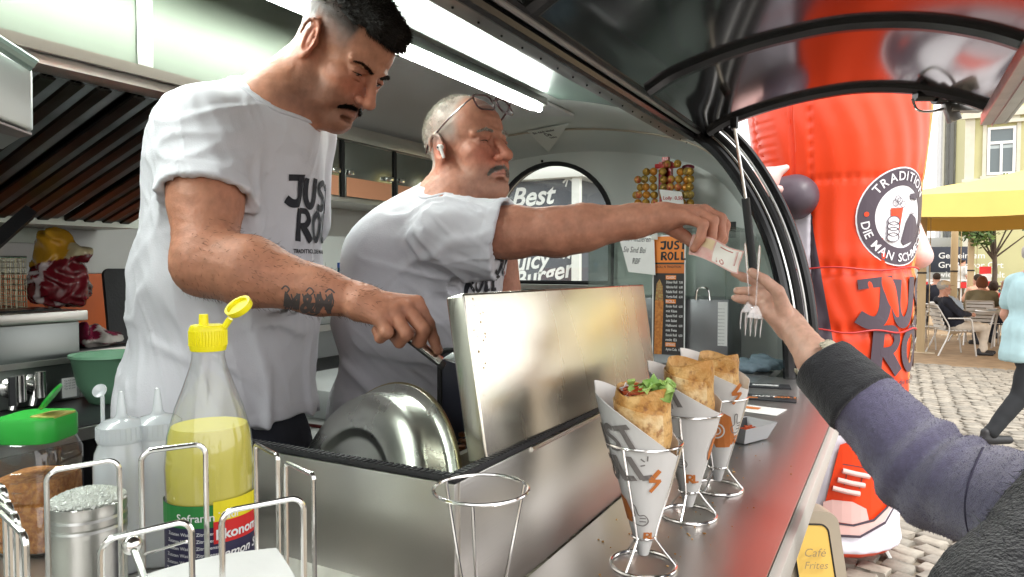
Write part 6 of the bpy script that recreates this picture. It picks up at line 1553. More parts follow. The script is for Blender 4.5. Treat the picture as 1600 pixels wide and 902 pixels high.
# ---------------------------------------------- the tall man with the moustache
fa = facing(64, 40, -4); ear = W(489, 64, 1.24)
H1h = Fr(ear + fa[1]*.079*.97, fa, .97)
m1 = thing('person', 'tall dark haired man with moustache and tattooed forearm holding a spatula', 'person', V(W(340, 640, 1.33).x, W(340, 640, 1.33).y, .40))
bf, bl, _ = facing(58)
NK, SR, SL = W(428, 158, 1.30), W(322, 205, 1.20), W(470, 215, 1.50)
EL, WR = W(322, 412, 1.10), W(565, 471, 1.085)
CH_, BE, PE = W(380, 290, 1.335), W(364, 450, 1.335), W(346, 640, 1.34)
sd = SDF()
head(sd, H1h, jowl=.0015, nose=1.05, brow=1.1, ears=1.38)
sd.cone(H1h(-.030, 0, -.035), NK+(SR+SL-NK*2)*.1, .058, .066, .03).cone(H1h(.0, 0, -.075), NK+bf*.02, .040, .058, .03)
sd.cone(H1h(-.02, -.045, -.035), NK+bf*.05-bl*.01, .018, .02, .02)
for S_, sg in ((SR, 1), (SL, -1)): sd.cone(NK-V(0, 0, .03), S_, .062, .060, .04)
sd.ell(CH_-bf*.01, (.115, .165, .17), (bf, bl, ZU), .05).ell(BE, (.115, .155, .17), (bf, bl, ZU), .05).ell(PE, (.115, .16, .13), (bf, bl, ZU), .05)
sd.cone(SR, SR+(EL-SR)*.55, .058, .056, .02).cone(SR+(EL-SR)*.35, EL, .057, .048, .02)
e0, e1 = EL, WR; dd = (e1-e0)
sd.cone(EL+V(0, 0, .0), EL+dd*.28+V(0, 0, .004), .050, .053, .02).cone(EL+dd*.28+V(0, 0, .004), EL+dd*.72, .053, .035, .02).cone(EL+dd*.72, WR, .035, .0275, .02)
sd.cone(SL, W(455, 420, 1.56), .055, .045, .02).cone(W(455, 420, 1.56), W(440, 600, 1.50), .045, .03, .02)
# right hand
for a, b, r1, r2 in (((562, 471, 1.085), (650, 474, 1.098), .021, .0125), ((562, 473, 1.08), (634, 484, 1.08), .022, .0135), ((564, 477, 1.07), (612, 490, 1.065), .021, .0135), ((565, 480, 1.065), (592, 498, 1.052), .019, .0125)): sd.cone(W(*a), W(*b), r1, r2, .014)
for ch, rs in ((((652, 474, 1.098), (669, 505, 1.092), (678, 531, 1.088), (684, 548, 1.087)), (.0118, .0098, .0085, .0078)),
               (((636, 484, 1.08), (663, 515, 1.067), (656, 534, 1.075), (640, 528, 1.087)), (.0128, .0112, .0095, .0085)),
               (((614, 488, 1.066), (634, 522, 1.052), (624, 534, 1.063), (612, 522, 1.075)), (.0125, .0112, .0095, .0085)),
               (((594, 496, 1.054), (604, 520, 1.042), (594, 528, 1.055), (588, 516, 1.065)), (.0118, .0100, .0085, .0078)),
               (((585, 490, 1.10), (625, 512, 1.115), (655, 530, 1.10)), (.016, .0115, .009))): chainw(sd, ch, rs, .0035)
sd.post.append(lambda P: .0006*nz(P, 160, 9)+.0005*np.abs(nz(P, 420, 10)))
def stub1(f, l, u):
    side = np.clip((np.abs(l)-.040)/.02, 0, 1)*np.clip((u-.005)/.055, 0, 1)**.8*np.clip((.062-f)/.012, 0, 1)*.97*np.clip((.0765-np.abs(l))/.003, 0, 1)
    back = np.clip((-.01-f)/.03, 0, 1)*np.clip((u+.035)/.07, 0, 1)*.95
    beard = np.clip((-.03-u)/.02, 0, 1)*np.clip((f-.0)/.03, 0, 1)*.42*np.clip((u+.125)/.02, 0, 1)
    return np.maximum(np.maximum(side, back), beard)
body = sdf_obj('body', sd, .0026, SKIN, m1, skin_fn(H1h, (.41, .180, .108), (.42, .17, .12), stub1, (.030, .021, .018)))
bv = bvh_of(body); eyes(H1h, m1, -.55, bv)
# hair: dark, longer on top, faded sides
sh = SDF(); k = H1h.k
sh.ell(H1h(-.008, 0, .056), [.100*k, .069*k, .088*k], H1h.ax(radians(4)), .01).ell(H1h(.050, 0, .098), [.040*k, .052*k, .028*k], H1h.ax(), .02)
sh.ell(H1h(.070, 0, .084), [.022*k, .052*k, .024*k], H1h.ax(), .015).ell(H1h(.082, 0, .074), [.014*k, .044*k, .020*k], H1h.ax(radians(-20)), .012)
sh.plane(H1h(.0, 0, .062), (H1h.f*.10-H1h.u*1.0), .014)
sh.plane(H1h(-.080, 0, .070), (H1h.f*-1-H1h.u*.9), .015)
sh.post.append(lambda P: .0022*nz(P, 260, 3)+.0025*nz(P, 120, 7))
hair = sdf_obj('hair', sh, .0028, HAIRB[0], m1)
strands('hair_strands', hair, H1h, 9000, .011, HAIRB, hair, lambda p: H1h.f*.9, .0005)
# brows and moustache of short strands on the skin
def face_hair(name, pts, n, L, H, bvh, cols, parent, w=.004, dirv=None, seed=2, thin=.0004):
    r = np.random.default_rng(seed); mb = MB()
    for _ in range(n):
        t = r.uniform(0, len(pts)-1.001); i = int(t); a, b = Vector(pts[i][:3]), Vector(pts[i+1][:3]); q = a.lerp(b, t-i); ww = w*(pts[i][3]*(1-t+i)+pts[i+1][3]*(t-i))
        q = q + Vector((0, r.normal()*.3*ww, r.normal()*ww*.6)); o = H(q.x+.06, q.y, q.z); h = bvh.ray_cast(o, -H.f, .2)
        if h[0] is None: continue
        nn = h[1] if h[1].dot(H.f) > 0 else -h[1]; dv = dirv(q.y); d = (H.l*dv[0]+H.u*dv[1]+nn*.35+Vector(r.normal(size=3))*.22).normalized(); sd_ = d.cross(nn).normalized()*thin; l = L*r.uniform(.6, 1.2)
        mb.add([h[0]-nn*.001-sd_, h[0]-nn*.001+sd_, h[0]+nn*.0012+d*l*.6+sd_, h[0]+nn*.001+d*l], [(0, 1, 2, 3)], int(r.integers(len(cols))))
    o = mb.build(name, cols, parent, smooth=False, fixn=False); o['kind'] = 'stuff'; return o
for s in (1, -1):
    face_hair('eyebrow', [(.09, .011*s, .0165, 1.1), (.09, .024*s, .0205, 1.2), (.085, .039*s, .0220, 1.0), (.078, .052*s, .0180, .5)], 700, .006, H1h, bv, HAIRB, m1, .0020, lambda y: (1.0*(1 if y > 0 else -1), .15))
    face_hair('moustache', [(.1, .001*s, -.0535, .8), (.1, .012*s, -.0555, 1.2), (.095, .022*s, -.0600, 1.0), (.09, .030*s, -.0665, .6)], 1100, .007, H1h, bv, HAIRB, m1, .0028, lambda y: (.7*(1 if y > 0 else -1), -.75), 5, .0005)
arm_ax = (WR-EL).normalized()
def fore(P, a=np.array(EL), x=np.array(arm_ax), L=(WR-EL).length): t = (P-a)@x; q = np.sqrt(np.maximum(((P-a)**2).sum(1)-t*t, 0)); return (t > -.02) & (t < L*1.12) & (q < .075) & (P[:, 2] < W(400, 330, 1.1).z)
strands('arm_hair', body, None, 1300, .010, [mat('arm_hair_dark', (.05, .025, .015), .6)], m1, lambda p: arm_ax*.8-ZU*.25, .00022, mask=fore, up=.35)
NAIL = mat('nail', (.62, .36, .28), .25, coat=.3)
def nail(par, p, d, n, w=.0058, l=.0062):
    p, d, n = Vector(p), Vector(d).normalized(), Vector(n); n = (n-d*n.dot(d)).normalized(); s_ = d.cross(n)
    MB().grid(lambda u, v: p + s_*w*sin((u-.5)*2.2) + n*(w*(cos((u-.5)*2.2)-1)*.8) + d*l*(v-.5)*1.6*(1-.15*abs(u-.5)), 6, 3, thick=.0006).build('nail', NAIL, par)
nail(m1, W(684, 546, 1.087)+Rt*.0060+Up*.0025-Fw*.0035, W(684, 548, 1.087)-W(678, 531, 1.088), Rt*.7+Up*.35-Fw*.6, .0050)
# tattoo on the forearm
TAT = mat('tattoo_ink', (.075, .060, .058), .6)
v_, f_ = text2d('M&M', 40, .035, .1, 78)
tp = [([(442+x, 487-y*1.0-x*-.02) for x, y in v_], f_), ribbon([(440, 452), (446, 447), (452, 452), (448, 458)], 2.5), ribbon([(438, 486), (446, 490), (456, 486), (462, 490)], 2.2), ribbon([(480, 490), (490, 492), (500, 487)], 2.2), ribbon([(478, 456), (484, 450), (490, 456), (484, 462), (480, 458)], 2.2), ribbon([(508, 457), (515, 452), (523, 458)], 2.4)]
for x in range(446, 520, 9): tp.append(ribbon([(x, 458+random.uniform(-3, 3)), (x+3, 472), (x-1, 484)], 2.2))
decal('tattoo', tp, onto_px(bv, .0006), TAT, m1, 5, .00003)
# shirt
hemc = W(335, 660, 1.30)
ad = (EL-SR).normalized(); cutn = (ad+Rt*-.12).normalized(); cutp = SR+(EL-SR)*.52
def drape(P, d, fr, amp, seed, st=.14):
    "stretched creases running along d"
    d = np.array(d/Vector(d).length); Q = P-np.outer((P@d)*(1-st), d); n = nz(Q, fr, seed); return -1.7*amp*(np.exp(-(n/.26)**2)-.22)
ss = SDF()
ss.cone(SR+V(0, 0, -.005), SR+(EL-SR)*.75, .067, .078, .03).plane(cutp, cutn, .003).cone(SR+(EL-SR)*.28, SR+(EL-SR)*.9, .058, .075, .005, sub=True)
ss.cone(NK-V(0, 0, .045), SR+V(0, 0, .0), .066, .066, .05).cone(NK-V(0, 0, .045), SL, .066, .066, .05).ell(CH_-bf*.008+V(0, 0, .01), (.130, .175, .18), (bf, bl, ZU), .06)
ss.ell(BE-bf*.002, (.143, .182, .22), (bf, bl, ZU), .06).ell(PE-bf*.005, (.150, .192, .20), (bf, bl, ZU), .06)
ss.cone(NK-bf*.02-V(0, 0, .05), CH_-bf*.06, .065, .085, .05)
se = SR+(EL-SR)*.62
ss.cone(SL, SL+(W(455, 420, 1.56)-SL)*.6, .07, .075, .03)
ss.plane(hemc, -ZU+Rt*.04, .004)
nk_ax = (H1h(-.02, 0, -.04)-NK).normalized()
ss.cone(NK-nk_ax*.01+bf*.012, NK+nk_ax*.12+bf*.02, .066, .085, .006, sub=True)
np1, nbf, nbl = np.array(W(375, 470, 1.2)), np.array(bf), np.array(bl)
def wr1(P):
    z = P[:, 2]; q = P@np.array(Rt)
    g = lambda c, r: np.exp(-(((P-np.array(c))**2).sum(1))/r**2)
    return .0020*nz(P, 14, 21) + drape(P, Rt*.5-ZU*.9, 26, .0050, 4)*np.exp(-((z-1.50)/.16)**2) + drape(P, bl+ZU*.3, 34, .0050, 8)*g(SR+(EL-SR)*.22, .10) \
        + drape(P, ZU, 22, .0055, 6)*np.clip((1.46-z)/.15, 0, 1) + drape(P, bf*.6-ZU*.8, 30, .0065, 2)*g(W(400, 330, 1.22), .11) + drape(P, bl*.8-ZU*.5, 24, .0045, 12)*g(W(300, 480, 1.25), .12) \
        + drape(P, Rt*.3-ZU*.9, 60, .0016, 15)*np.clip(nz(P, 5, 16)+.4, 0, 1) - .0012*((P-np.array(hemc))@np.array(ZU-Rt*.04) < .022) - .0012*(((P-np.array(cutp))@np.array(cutn) > -.022) & ((((P-np.array(cutp))**2).sum(1)) < .013))
ss.post.append(wr1)
shirt = sdf_obj('shirt', ss, .0037, TEE, m1, pad=.012)
def trim_mesh(o, test):
    "remove the faces of a garment for which test(world points) is true"
    me = o.data; vs = np.empty(len(me.vertices)*3); me.vertices.foreach_get('co', vs); vs = vs.reshape(-1, 3)+np.array(wloc(o)); bad = test(vs)
    bm = bmesh.new(); bm.from_mesh(me); bm.verts.ensure_lookup_table(); bmesh.ops.delete(bm, geom=[bm.verts[i] for i in np.nonzero(bad)[0]], context='VERTS'); bm.to_mesh(me); bm.free()
def ring_on(name, c, ax, r, m, parent, tube=.003, e=None, n=40):
    u = ax.orthogonal().normalized(); w = ax.cross(u); return MB().tube([c+(u*cos(2*pi*k/n)+w*sin(2*pi*k/n))*(r if not callable(r) else r(2*pi*k/n)) for k in range(n)], tube, n=6, closed=True).build(name, m, parent)
sb = bvh_of(shirt)
def collar(name, bvh, c, ax, r0, parent, m, tube=.0045):
    u = ax.orthogonal().normalized(); w = ax.cross(u); pts = []
    for k in range(48):
        d = u*cos(2*pi*k/48)+w*sin(2*pi*k/48); o = c+d*(r0+.004)+ax*.20; h = bvh.ray_cast(o, -ax, .6); pts.append((h[0]+ax*.000) if h[0] is not None else c+d*r0)
    for _ in range(3): pts = [(pts[i-1]+pts[i]*2+pts[(i+1) % 48])/4 for i in range(48)]
    return MB().tube(pts, tube, n=8, closed=True, flat=1).build(name, m, parent)
collar('collar', sb, NK+bf*.014, nk_ax, .073, m1, TEEC)
lo = CH_+V(0, 0, 0)
po = W(463, 325, 1.2)
fnp = onto(sb, W(500, 318, 1.22), bl, ZU, -bf, .0012)
TI = mat('shirt_print', (.012, .012, .018), .75)
decal('print', move2(word('JUST', adv=.74), 0, .0, .058, -.02), fnp, TI, shirt, .008)
decal('print', move2(word('ROLL', adv=.78), .022, -.062, .060, -.02), fnp, TI, shirt, .008)
decal('print', [([(x+.018, y-.085) for x, y in text2d('TRADITION, DIE MAN SCHMECKT', .011, .02, 0, .17)[0]], text2d('TRADITION, DIE MAN SCHMECKT', .011, .02)[1])], fnp, TI, shirt)
# trousers down to the floor
st_ = SDF(); hl, hr = PE+bl*.09-V(0, 0, .12), PE-bl*.09-V(0, 0, .12)
st_.ell(PE-V(0, 0, .06), (.125, .175, .13), (bf, bl, ZU), .04)
for h_ in (hl, hr): st_.cone(h_, V(h_.x, h_.y, .85)+bf*.02, .10, .075, .04).cone(V(h_.x, h_.y, .85)+bf*.02, V(h_.x, h_.y, .44), .075, .065, .03).cone(V(h_.x, h_.y, .44), V(h_.x, h_.y, .44)+bf*.14, .04, .035, .02)
sdf_obj('trousers', st_, .009, NAVYT, m1)
# spatula
sa, sb_ = W(604, 500, 1.075), W(688, 566, 1.09); sp = thing('spatula', 'steel spatula with a black underside held by the tall man', 'spatula', sb_)
d = (sb_-sa).normalized(); n_ = (ZU*.8-Fw*.5+Rt*.4); n_ = (n_-d*n_.dot(d)).normalized(); w_ = d.cross(n_)
MB().obox((sa+sb_)/2+n_*.003, d*(sb_-sa).length/2, w_*.0085, n_*.0022, bev=.0015).build('handle', mat('polished_steel', (.75, .75, .76), .2, 1), sp); MB().obox((sa+sb_)/2+d*.01-n_*.002, d*(sb_-sa).length/2, w_*.0078, n_*.0028, bev=.002).build('handle_grip', RUBBER, sp)
MB().add(*slab([sb_-w_*.010, sb_+Rt*.012-w_*.03, sb_+Rt*.09-w_*.035-V(0, 0, .008), sb_+Rt*.09+w_*.02-V(0, 0, .008), ][:4], ZU, .0015, .0005)).build('blade', MC['polished_steel'], sp)

# ---------------------------------------------- the older man with the moustache and glasses
fb = facing(50, -5, 2); ear = W(690, 231, 1.60)
H2h = Fr(ear + fb[1]*.079*1.03, fb, 1.03)
m2 = thing('person', 'grey haired man with glasses on his head reaching out with a banknote', 'person', V(W(640, 640, 1.72).x, W(640, 640, 1.72).y, .40))
bf2, bl2, _ = facing(42)
NK2, SR2, SL2 = W(698, 310, 1.66), W(700, 366, 1.535), W(770, 345, 1.86)
EL2, WR2 = W(872, 361, 1.47), W(1035, 340, 1.415)
CH2, BE2, PE2 = W(680, 400, 1.70), W(655, 500, 1.72), W(648, 640, 1.74)
sd = SDF(); head(sd, H2h, jowl=.0025, nose=1.10, brow=1.0, ears=1.36, open_=.003)
sd.cone(H2h(-.028, 0, -.035), NK2, .054, .064, .03).cone(H2h(.01, 0, -.085), NK2+bf2*.03, .040, .058, .03)
for S_ in (SR2, SL2): sd.cone(NK2-V(0, 0, .035), S_, .062, .060, .04)
sd.ell(CH2, (.115, .17, .15), (bf2, bl2, ZU), .05).ell(BE2, (.14, .17, .16), (bf2, bl2, ZU), .05).ell(PE2, (.12, .165, .13), (bf2, bl2, ZU), .05)
sd.cone(SR2, SR2.lerp(EL2, .6), .060, .054, .02).cone(SR2.lerp(EL2, .6), EL2, .053, .049, .02)
dd = WR2-EL2
sd.cone(EL2+V(0, 0, -.004), EL2+dd*.25, .050, .047, .02).cone(EL2+dd*.25, EL2+dd*.75, .047, .032, .02).cone(EL2+dd*.75, WR2, .032, .0285, .02)
sd.cone(SL2, W(790, 480, 1.86), .055, .045, .02).cone(W(790, 480, 1.86), W(800, 600, 1.75), .045, .03, .02)
for a, b, r1, r2 in (((1035, 340, 1.415), (1074, 340, 1.385), .022, .0135), ((1035, 338, 1.418), (1090, 333, 1.40), .022, .014), ((1035, 338, 1.422), (1100, 330, 1.42), .022, .014), ((1036, 342, 1.43), (1104, 333, 1.44), .021, .013)): sd.cone(W(*a), W(*b), r1, r2, .014)
for ch, rs in ((((1074, 340, 1.385), (1099, 351, 1.372), (1094, 374, 1.372), (1084, 389, 1.378)), (.0125, .0105, .0092, .0080)),
               (((1090, 333, 1.40), (1114, 345, 1.388), (1112, 370, 1.385), (1101, 388, 1.388)), (.0130, .0112, .0098, .0085)),
               (((1100, 330, 1.42), (1126, 342, 1.408), (1127, 368, 1.402), (1114, 388, 1.40)), (.0132, .0115, .0100, .0085)),
               (((1104, 333, 1.44), (1133, 350, 1.432), (1130, 374, 1.425), (1118, 391, 1.42)), (.0125, .0108, .0095, .0082)),
               (((1042, 352, 1.44), (1070, 370, 1.425), (1093, 389, 1.405)), (.0165, .0125, .0098))): chainw(sd, ch, rs, .0035)
sd.post.append(lambda P: .0007*nz(P, 150, 12)); 
hp_ = H2h
sd.post.append(lambda P: (lambda f, l, u: .0010*np.sin(u*420)*np.exp(-((f-.088)/.02)**2-((u-.055)/.02)**2-(l/.05)**2) + .0012*np.exp(-((np.abs(l)-.030-(-.035-u)*.35)/.0025)**2-((f-.092)/.022)**2-((u+.052)/.022)**2)*0)(*hp_.loc(P)))
def stub2(f, l, u):
    side = np.clip((.045-f)/.02, 0, 1)*np.clip((u-.0)/.03, 0, 1)*.75
    back = np.clip((-.02-f)/.02, 0, 1)*np.clip((u+.05)/.02, 0, 1)*.85
    beard = np.clip((-.045-u)/.02, 0, 1)*np.clip((f-.03)/.03, 0, 1)*.18*np.clip((u+.13)/.02, 0, 1); return np.maximum(np.maximum(side, back), beard)
body2 = sdf_obj('body', sd, .0027, SKIN, m2, skin_fn(H2h, (.42, .185, .118), (.46, .16, .13), stub2, (.36, .33, .29), .35))
bv2 = bvh_of(body2); eyes(H2h, m2, -.15, bv2)
sh = SDF()
sh.ell(H2h(-.016, 0, .044), [.0945, .0735, .0850], H2h.ax(), .01)
sh.plane(H2h(.040, 0, .118), (H2h.f*1.0+H2h.u*-.10), .03); sh.plane(H2h(.024, 0, .03), (H2h.f*1.0-H2h.u*.40), .025); sh.plane(H2h(-.03, 0, -.045), -H2h.u, .01); 
sh.ell(H2h(.012, -.083, -.006), [.034, .03, .046], H2h.ax(), .008, sub=True).ell(H2h(.012, .083, -.006), [.034, .03, .046], H2h.ax(), .008, sub=True)
sh.post.append(lambda P: .0007*nz(P, 260, 3)+.0006*nz(P, 120, 7))
hair2 = sdf_obj('hair', sh, .003, HAIRG[0], m2)
strands('hair_strands', hair2, H2h, 20000, .0075, HAIRG, hair2, lambda p: H2h.f*.5-H2h.u*.35, .0004, seed=4, up=.7)
GB = [HAIRG[0], mat('hair_lightgrey', (.66, .63, .58), .7), mat('hair_darkgrey', (.26, .235, .21), .7)]
for s in (1, -1):
    face_hair('eyebrow', [(.09, .012*s, .022, .9), (.09, .028*s, .027, 1.0), (.08, .047*s, .021, .5)], 300, .0065, H2h, bv2, HAIRG, m2, .003, lambda y: (1.0*(1 if y > 0 else -1), .1))
    face_hair('moustache', [(.1, .001*s, -.0535, 1.0), (.1, .014*s, -.0560, 1.3), (.095, .025*s, -.0620, 1.0), (.09, .031*s, -.0680, .5)], 1100, .008, H2h, bv2, GB, m2, .0032, lambda y: (.45*(1 if y > 0 else -1), -.9), 5, .0005)
# earbud, glasses pushed up
eb = H2h(.004, -.087, -.001); t = thing('earbud', 'white wireless earbud in the older man\'s ear', 'earbud', eb); MB().ball(eb, .0085, 14, sc=(1, 1, .9)).build('bud', WHITEP, t); MB().tube([eb+H2h.f*.003-H2h.u*.002-H2h.l*.003, eb+H2h.f*.012-H2h.u*.026-H2h.l*.004], [.0042, .0034], n=12).build('stem', WHITEP, t); MB().ball(eb-H2h.l*.0078, .0028, 8).build('speaker_hole', INK, t)
gt = thing('glasses', 'dark red framed glasses pushed up on the forehead of the older man', 'glasses', H2h(.1, 0, .09))
GF = mat('glasses_frame', (.05, .008, .012), .25, coat=.5); GLN = thin('lens', (.80, .80, .82), .05, .02, 2.0)
gx = (H2h.f*.90+H2h.u*.44).normalized(); gyv = (H2h.u*.90-H2h.f*.44).normalized()
for s in (1, -1):
    cc = H2h(.098, .034*s, .086); P = rrect(cc, H2h.l, gyv, .0265, .0205, .013)
    P = [p+gx*(-.006*(((p-cc).dot(H2h.l)*s+.026)/.05)) for p in P]
    MB().tube(P, .0021, n=8, closed=True).build('rim', GF, gt); MB().add([p-gx*.0003 for p in P]+[cc-gx*.002], [(i, (i+1) % len(P), len(P)) for i in range(len(P))]).build('lens', GLN, gt)
    hinge = H2h(.080, .062*s, .086); MB().tube(bez([H2h(.092, .060*s, .094), H2h(.083, .066*s, .088), H2h(.070, .071*s, .080), H2h(.02, .080*s, .052), H2h(-.035, .080*s, .018), H2h(-.05, .079*s, -.004)], 6), .0027, n=6, flat=.7).build('temple', GF, gt)
MB().tube(bez([H2h(.1015, .0085, .090), H2h(.105, 0, .092), H2h(.1015, -.0085, .090)], 5), .0016, n=6).build('bridge', GF, gt)
# shirt
ad2 = (EL2-SR2).normalized(); ss = SDF()
cn2 = (ad2+V(0, 0, -.22)).normalized(); cp2 = SR2+ad2*.125
ss.cone(SR2, SR2+ad2*.24-V(0, 0, .012), .070, .084, .03).cone(SR2-V(0, 0, .03), SR2+ad2*.22-V(0, 0, .045), .06, .056, .03).plane(cp2, cn2, .003).cone(SR2+ad2*.06, SR2+ad2*.35, .060, .086, .005, sub=True)
ss.cone(NK2-V(0, 0, .055), SR2, .068, .068, .05).cone(NK2-V(0, 0, .045), SL2, .074, .072, .05).ell(CH2-bf2*.01, (.145, .205, .15), (bf2, bl2, ZU), .06).ell(BE2+bf2*.0, (.175, .215, .19), (bf2, bl2, ZU), .06).ell(PE2, (.17, .215, .2), (bf2, bl2, ZU), .06)
ss.cone(NK2-bf2*.03-V(0, 0, .07), W(600, 400, 1.72), .075, .095, .06)
nk2 = (H2h(-.02, 0, -.04)-NK2).normalized()
ss.cone(NK2-nk2*.005+bf2*.015, NK2+nk2*.12+bf2*.02, .068, .085, .006, sub=True)
def wr2(P):
    z = P[:, 2]; g = lambda c, r: np.exp(-(((P-np.array(c))**2).sum(1))/r**2)
    return .0020*nz(P, 14, 31) + drape(P, W(745, 350, 1.5)-W(620, 420, 1.62), 30, .0060, 3)*g(W(680, 380, 1.55), .14) + drape(P, W(730, 400, 1.5)-W(700, 520, 1.6), 28, .0065, 5)*g(W(705, 460, 1.56), .11) \
        + drape(P, Rt*.8-ZU*.6, 24, .0060, 4)*np.clip((1.52-z)/.1, 0, 1) + drape(P, ad2+ZU*.2, 36, .0035, 9)*g(SR2+ad2*.08, .09) \
        + drape(P, Rt*.7-ZU*.6, 60, .0018, 15)*np.clip(nz(P, 5, 16)+.5, 0, 1) - .0012*(((P-np.array(cp2))@np.array(cn2) > -.022) & ((((P-np.array(cp2))**2).sum(1)) < .016)) \
        + drape(P, Rt*.9-ZU*.35, 34, .0060, 18)*g(W(700, 430, 1.56), .13)
ss.post.append(wr2)
shirt2 = sdf_obj('shirt', ss, .0036, TEE, m2, pad=.014)
sb2 = bvh_of(shirt2); collar('collar', sb2, NK2+bf2*.016, nk2, .074, m2, TEEC)
fnp = onto(sb2, W(768, 430, 1.6), bl2, ZU, -bf2, .0012)
decal('print', move2(word('JUST', adv=.74), -.06, .002, .040), fnp, TI, shirt2, .008); decal('print', move2(word('ROLL', adv=.78), -.055, -.040, .040), fnp, TI, shirt2, .008)
decal('print', move2(word(['ZAP']), .105, -.02, .028), fnp, mat('shirt_print_red', (.35, .03, .02), .7), shirt2, .008); decal('print', move2(word(['ZAP']), -.01, -.075, .035, .4), fnp, MC['shirt_print_red'], shirt2, .008)
decal('print', [ribbon([(.09, .03), (.095, .042)], .004), ribbon([(.10, .02), (.115, .025)], .004)], fnp, TI, shirt2)
st_ = SDF(); hl, hr = PE2+bl2*.09-V(0, 0, .12), PE2-bl2*.09-V(0, 0, .12)
st_.ell(PE2-V(0, 0, .06), (.14, .18, .13), (bf2, bl2, ZU), .04)
for h_ in (hl, hr): st_.cone(h_, V(h_.x, h_.y, .85), .10, .08, .04).cone(V(h_.x, h_.y, .85), V(h_.x, h_.y, .44), .08, .065, .03).cone(V(h_.x, h_.y, .44), V(h_.x, h_.y, .44)+bf2*.14, .04, .035, .02)
sdf_obj('trousers', st_, .009, NAVYT, m2)
for q_, d_ in (((1083, 389, 1.378), (1094, 374, 1.372)), ((1100, 388, 1.388), (1112, 370, 1.385)), ((1113, 388, 1.40), (1127, 368, 1.402))):
    a_, b_ = W(*q_), W(*d_); nail(m2, a_+(b_-a_)*.12+Rt*.0062-Fw*.0050, a_-b_, Rt*.75-Fw*.65, .0052)
# banknote passed across
nt_ = thing('banknote', 'pale red ten euro banknote passed between two hands', 'banknote', W(1125, 395, 1.38))
A, B, C_, D_ = W(1083, 366, 1.392), W(1162, 392, 1.325), W(1154, 428, 1.322), W(1076, 398, 1.392)
bn = lambda u, v: A.lerp(B, u).lerp(D_.lerp(C_, u), v) + (Fw*-.010*sin(u*pi))+Fw*.005*sin(v*3) + Fw*.0035*sin(u*11+v*4) + Up*.003*sin(u*6)
MB().grid(bn, 22, 10, thick=.0004).build('paper', mat('note_red', (.74, .50, .44), .7, col2=(.70, .38, .34), nscale=70), nt_)
fnn = lambda x, y, e: bn(x, 1-y) - Fw*(.0009+e)
decal('print', rect2(.45, .06, .97, .94), fnn, mat('note_pale', (.78, .74, .68), .7), nt_, .05); decal('print', rect2(.05, .5, .42, .93), fnn, mat('note_peach', (.74, .58, .36), .7), nt_, .05)
decal('print', [([(.52+x*.9, .12+y*1.6) for x, y in text2d('10', .2, .02)[0]], text2d('10', .2, .02)[1])], fnn, mat('note_ink', (.45, .10, .08), .7), nt_, .05, .0005); decal('print', rect2(.85, .3, .90, .9)+rect2(.55, .80, .8, .84), fnn, MC['note_ink'], nt_, .05, .0005)

# ---------------------------------------------- the customer
m3 = thing('person', 'customer in purple fleece sleeve with black cuff reaching in with plastic forks', 'person', V(.32, .55, 0))
W3, F3, E3, S3 = W(1234, 507, 1.30), W(1276, 562, 1.215), W(1458, 745, 1.04), W(1690, 838, .82)
sd = SDF()
sd.cone(W3, F3, .0255, .0300, .02).cone(F3, E3, .030, .040, .02).cone(E3, S3, .043, .052, .02)
cf, cl_, _ = facing(-150)
CN = S3 + Rt*.20 + V(0, 0, .09) - Fh*.02; hf = facing(-115, 8); H3h = Fr(CN+V(0, 0, .16)+hf[0]*.03, hf, .96)
CT = CN+V(0, 0, -.22)
sd.cone(CN-V(0, 0, .02), S3, .055, .055, .03).cone(CN, H3h(-.02, 0, -.04), .055, .05, .03).ell(CT, (.11, .16, .2), (hf[0], hf[1], ZU), .04)
head(sd, H3h, detail=False)
for a, b, r1, r2 in (((1234, 507, 1.30), (1206, 452, 1.325), .021, .0125), ((1235, 508, 1.298), (1200, 463, 1.318), .021, .0125), ((1235, 510, 1.296), (1197, 475, 1.31), .021, .012), ((1234, 512, 1.296), (1198, 488, 1.305), .019, .0115)): sd.cone(W(*a), W(*b), r1, r2, .012)
for ch, rs in ((((1206, 452, 1.325), (1180, 440, 1.342), (1161, 433, 1.350), (1147, 427, 1.352)), (.0110, .0092, .0080, .0070)),
               (((1200, 463, 1.318), (1176, 455, 1.338), (1163, 455, 1.346), (1152, 455, 1.348)), (.0112, .0094, .0082, .0072)),
               (((1197, 475, 1.31), (1176, 470, 1.325), (1161, 468, 1.330), (1148, 466, 1.332)), (.0108, .0090, .0080, .0070)),
               (((1198, 488, 1.305), (1185, 486, 1.322), (1176, 478, 1.330), (1170, 472, 1.335)), (.0100, .0082, .0072, .0065)),
               (((1226, 487, 1.288), (1215, 455, 1.278), (1194, 437, 1.283), (1174, 425, 1.296)), (.0150, .0118, .0098, .0078))): chainw(sd, ch, rs, .0035)
sd.post.append(lambda P: .0007*nz(P, 150, 19))
body3 = sdf_obj('body', sd, .0028, SKINL, m3, skin_fn(H3h, (.60, .36, .27), (.5, .2, .17)))
nail(m3, W(1176, 426, 1.293)+Up*.0050-Fw*.0050, W(1174, 425, 1.296)-W(1194, 437, 1.283), Up*.75-Fw*.6, .0050)
for q_ in ((1149, 427, 1.351), (1154, 455, 1.347), (1150, 466, 1.331)): nail(m3, W(*q_)+Up*.0050-Fw*.0042, -Rt-Up*.1, Up*.7-Fw*.7, .0045, .0055)
FLC = mat('purple_fleece' , (.105, .095, .170), .95, noise=.25, nscale=160, bump=.5, bscale=800, sheen=.4); BLKC = mat('black_knit', (.012, .012, .016), .9, noise=.3, nscale=80, bump=.4, bscale=380, sheen=.15)
ss = SDF(); c0 = W(1290, 575, 1.19); c1 = W(1345, 628, 1.13)
ad3 = (E3-F3).normalized()
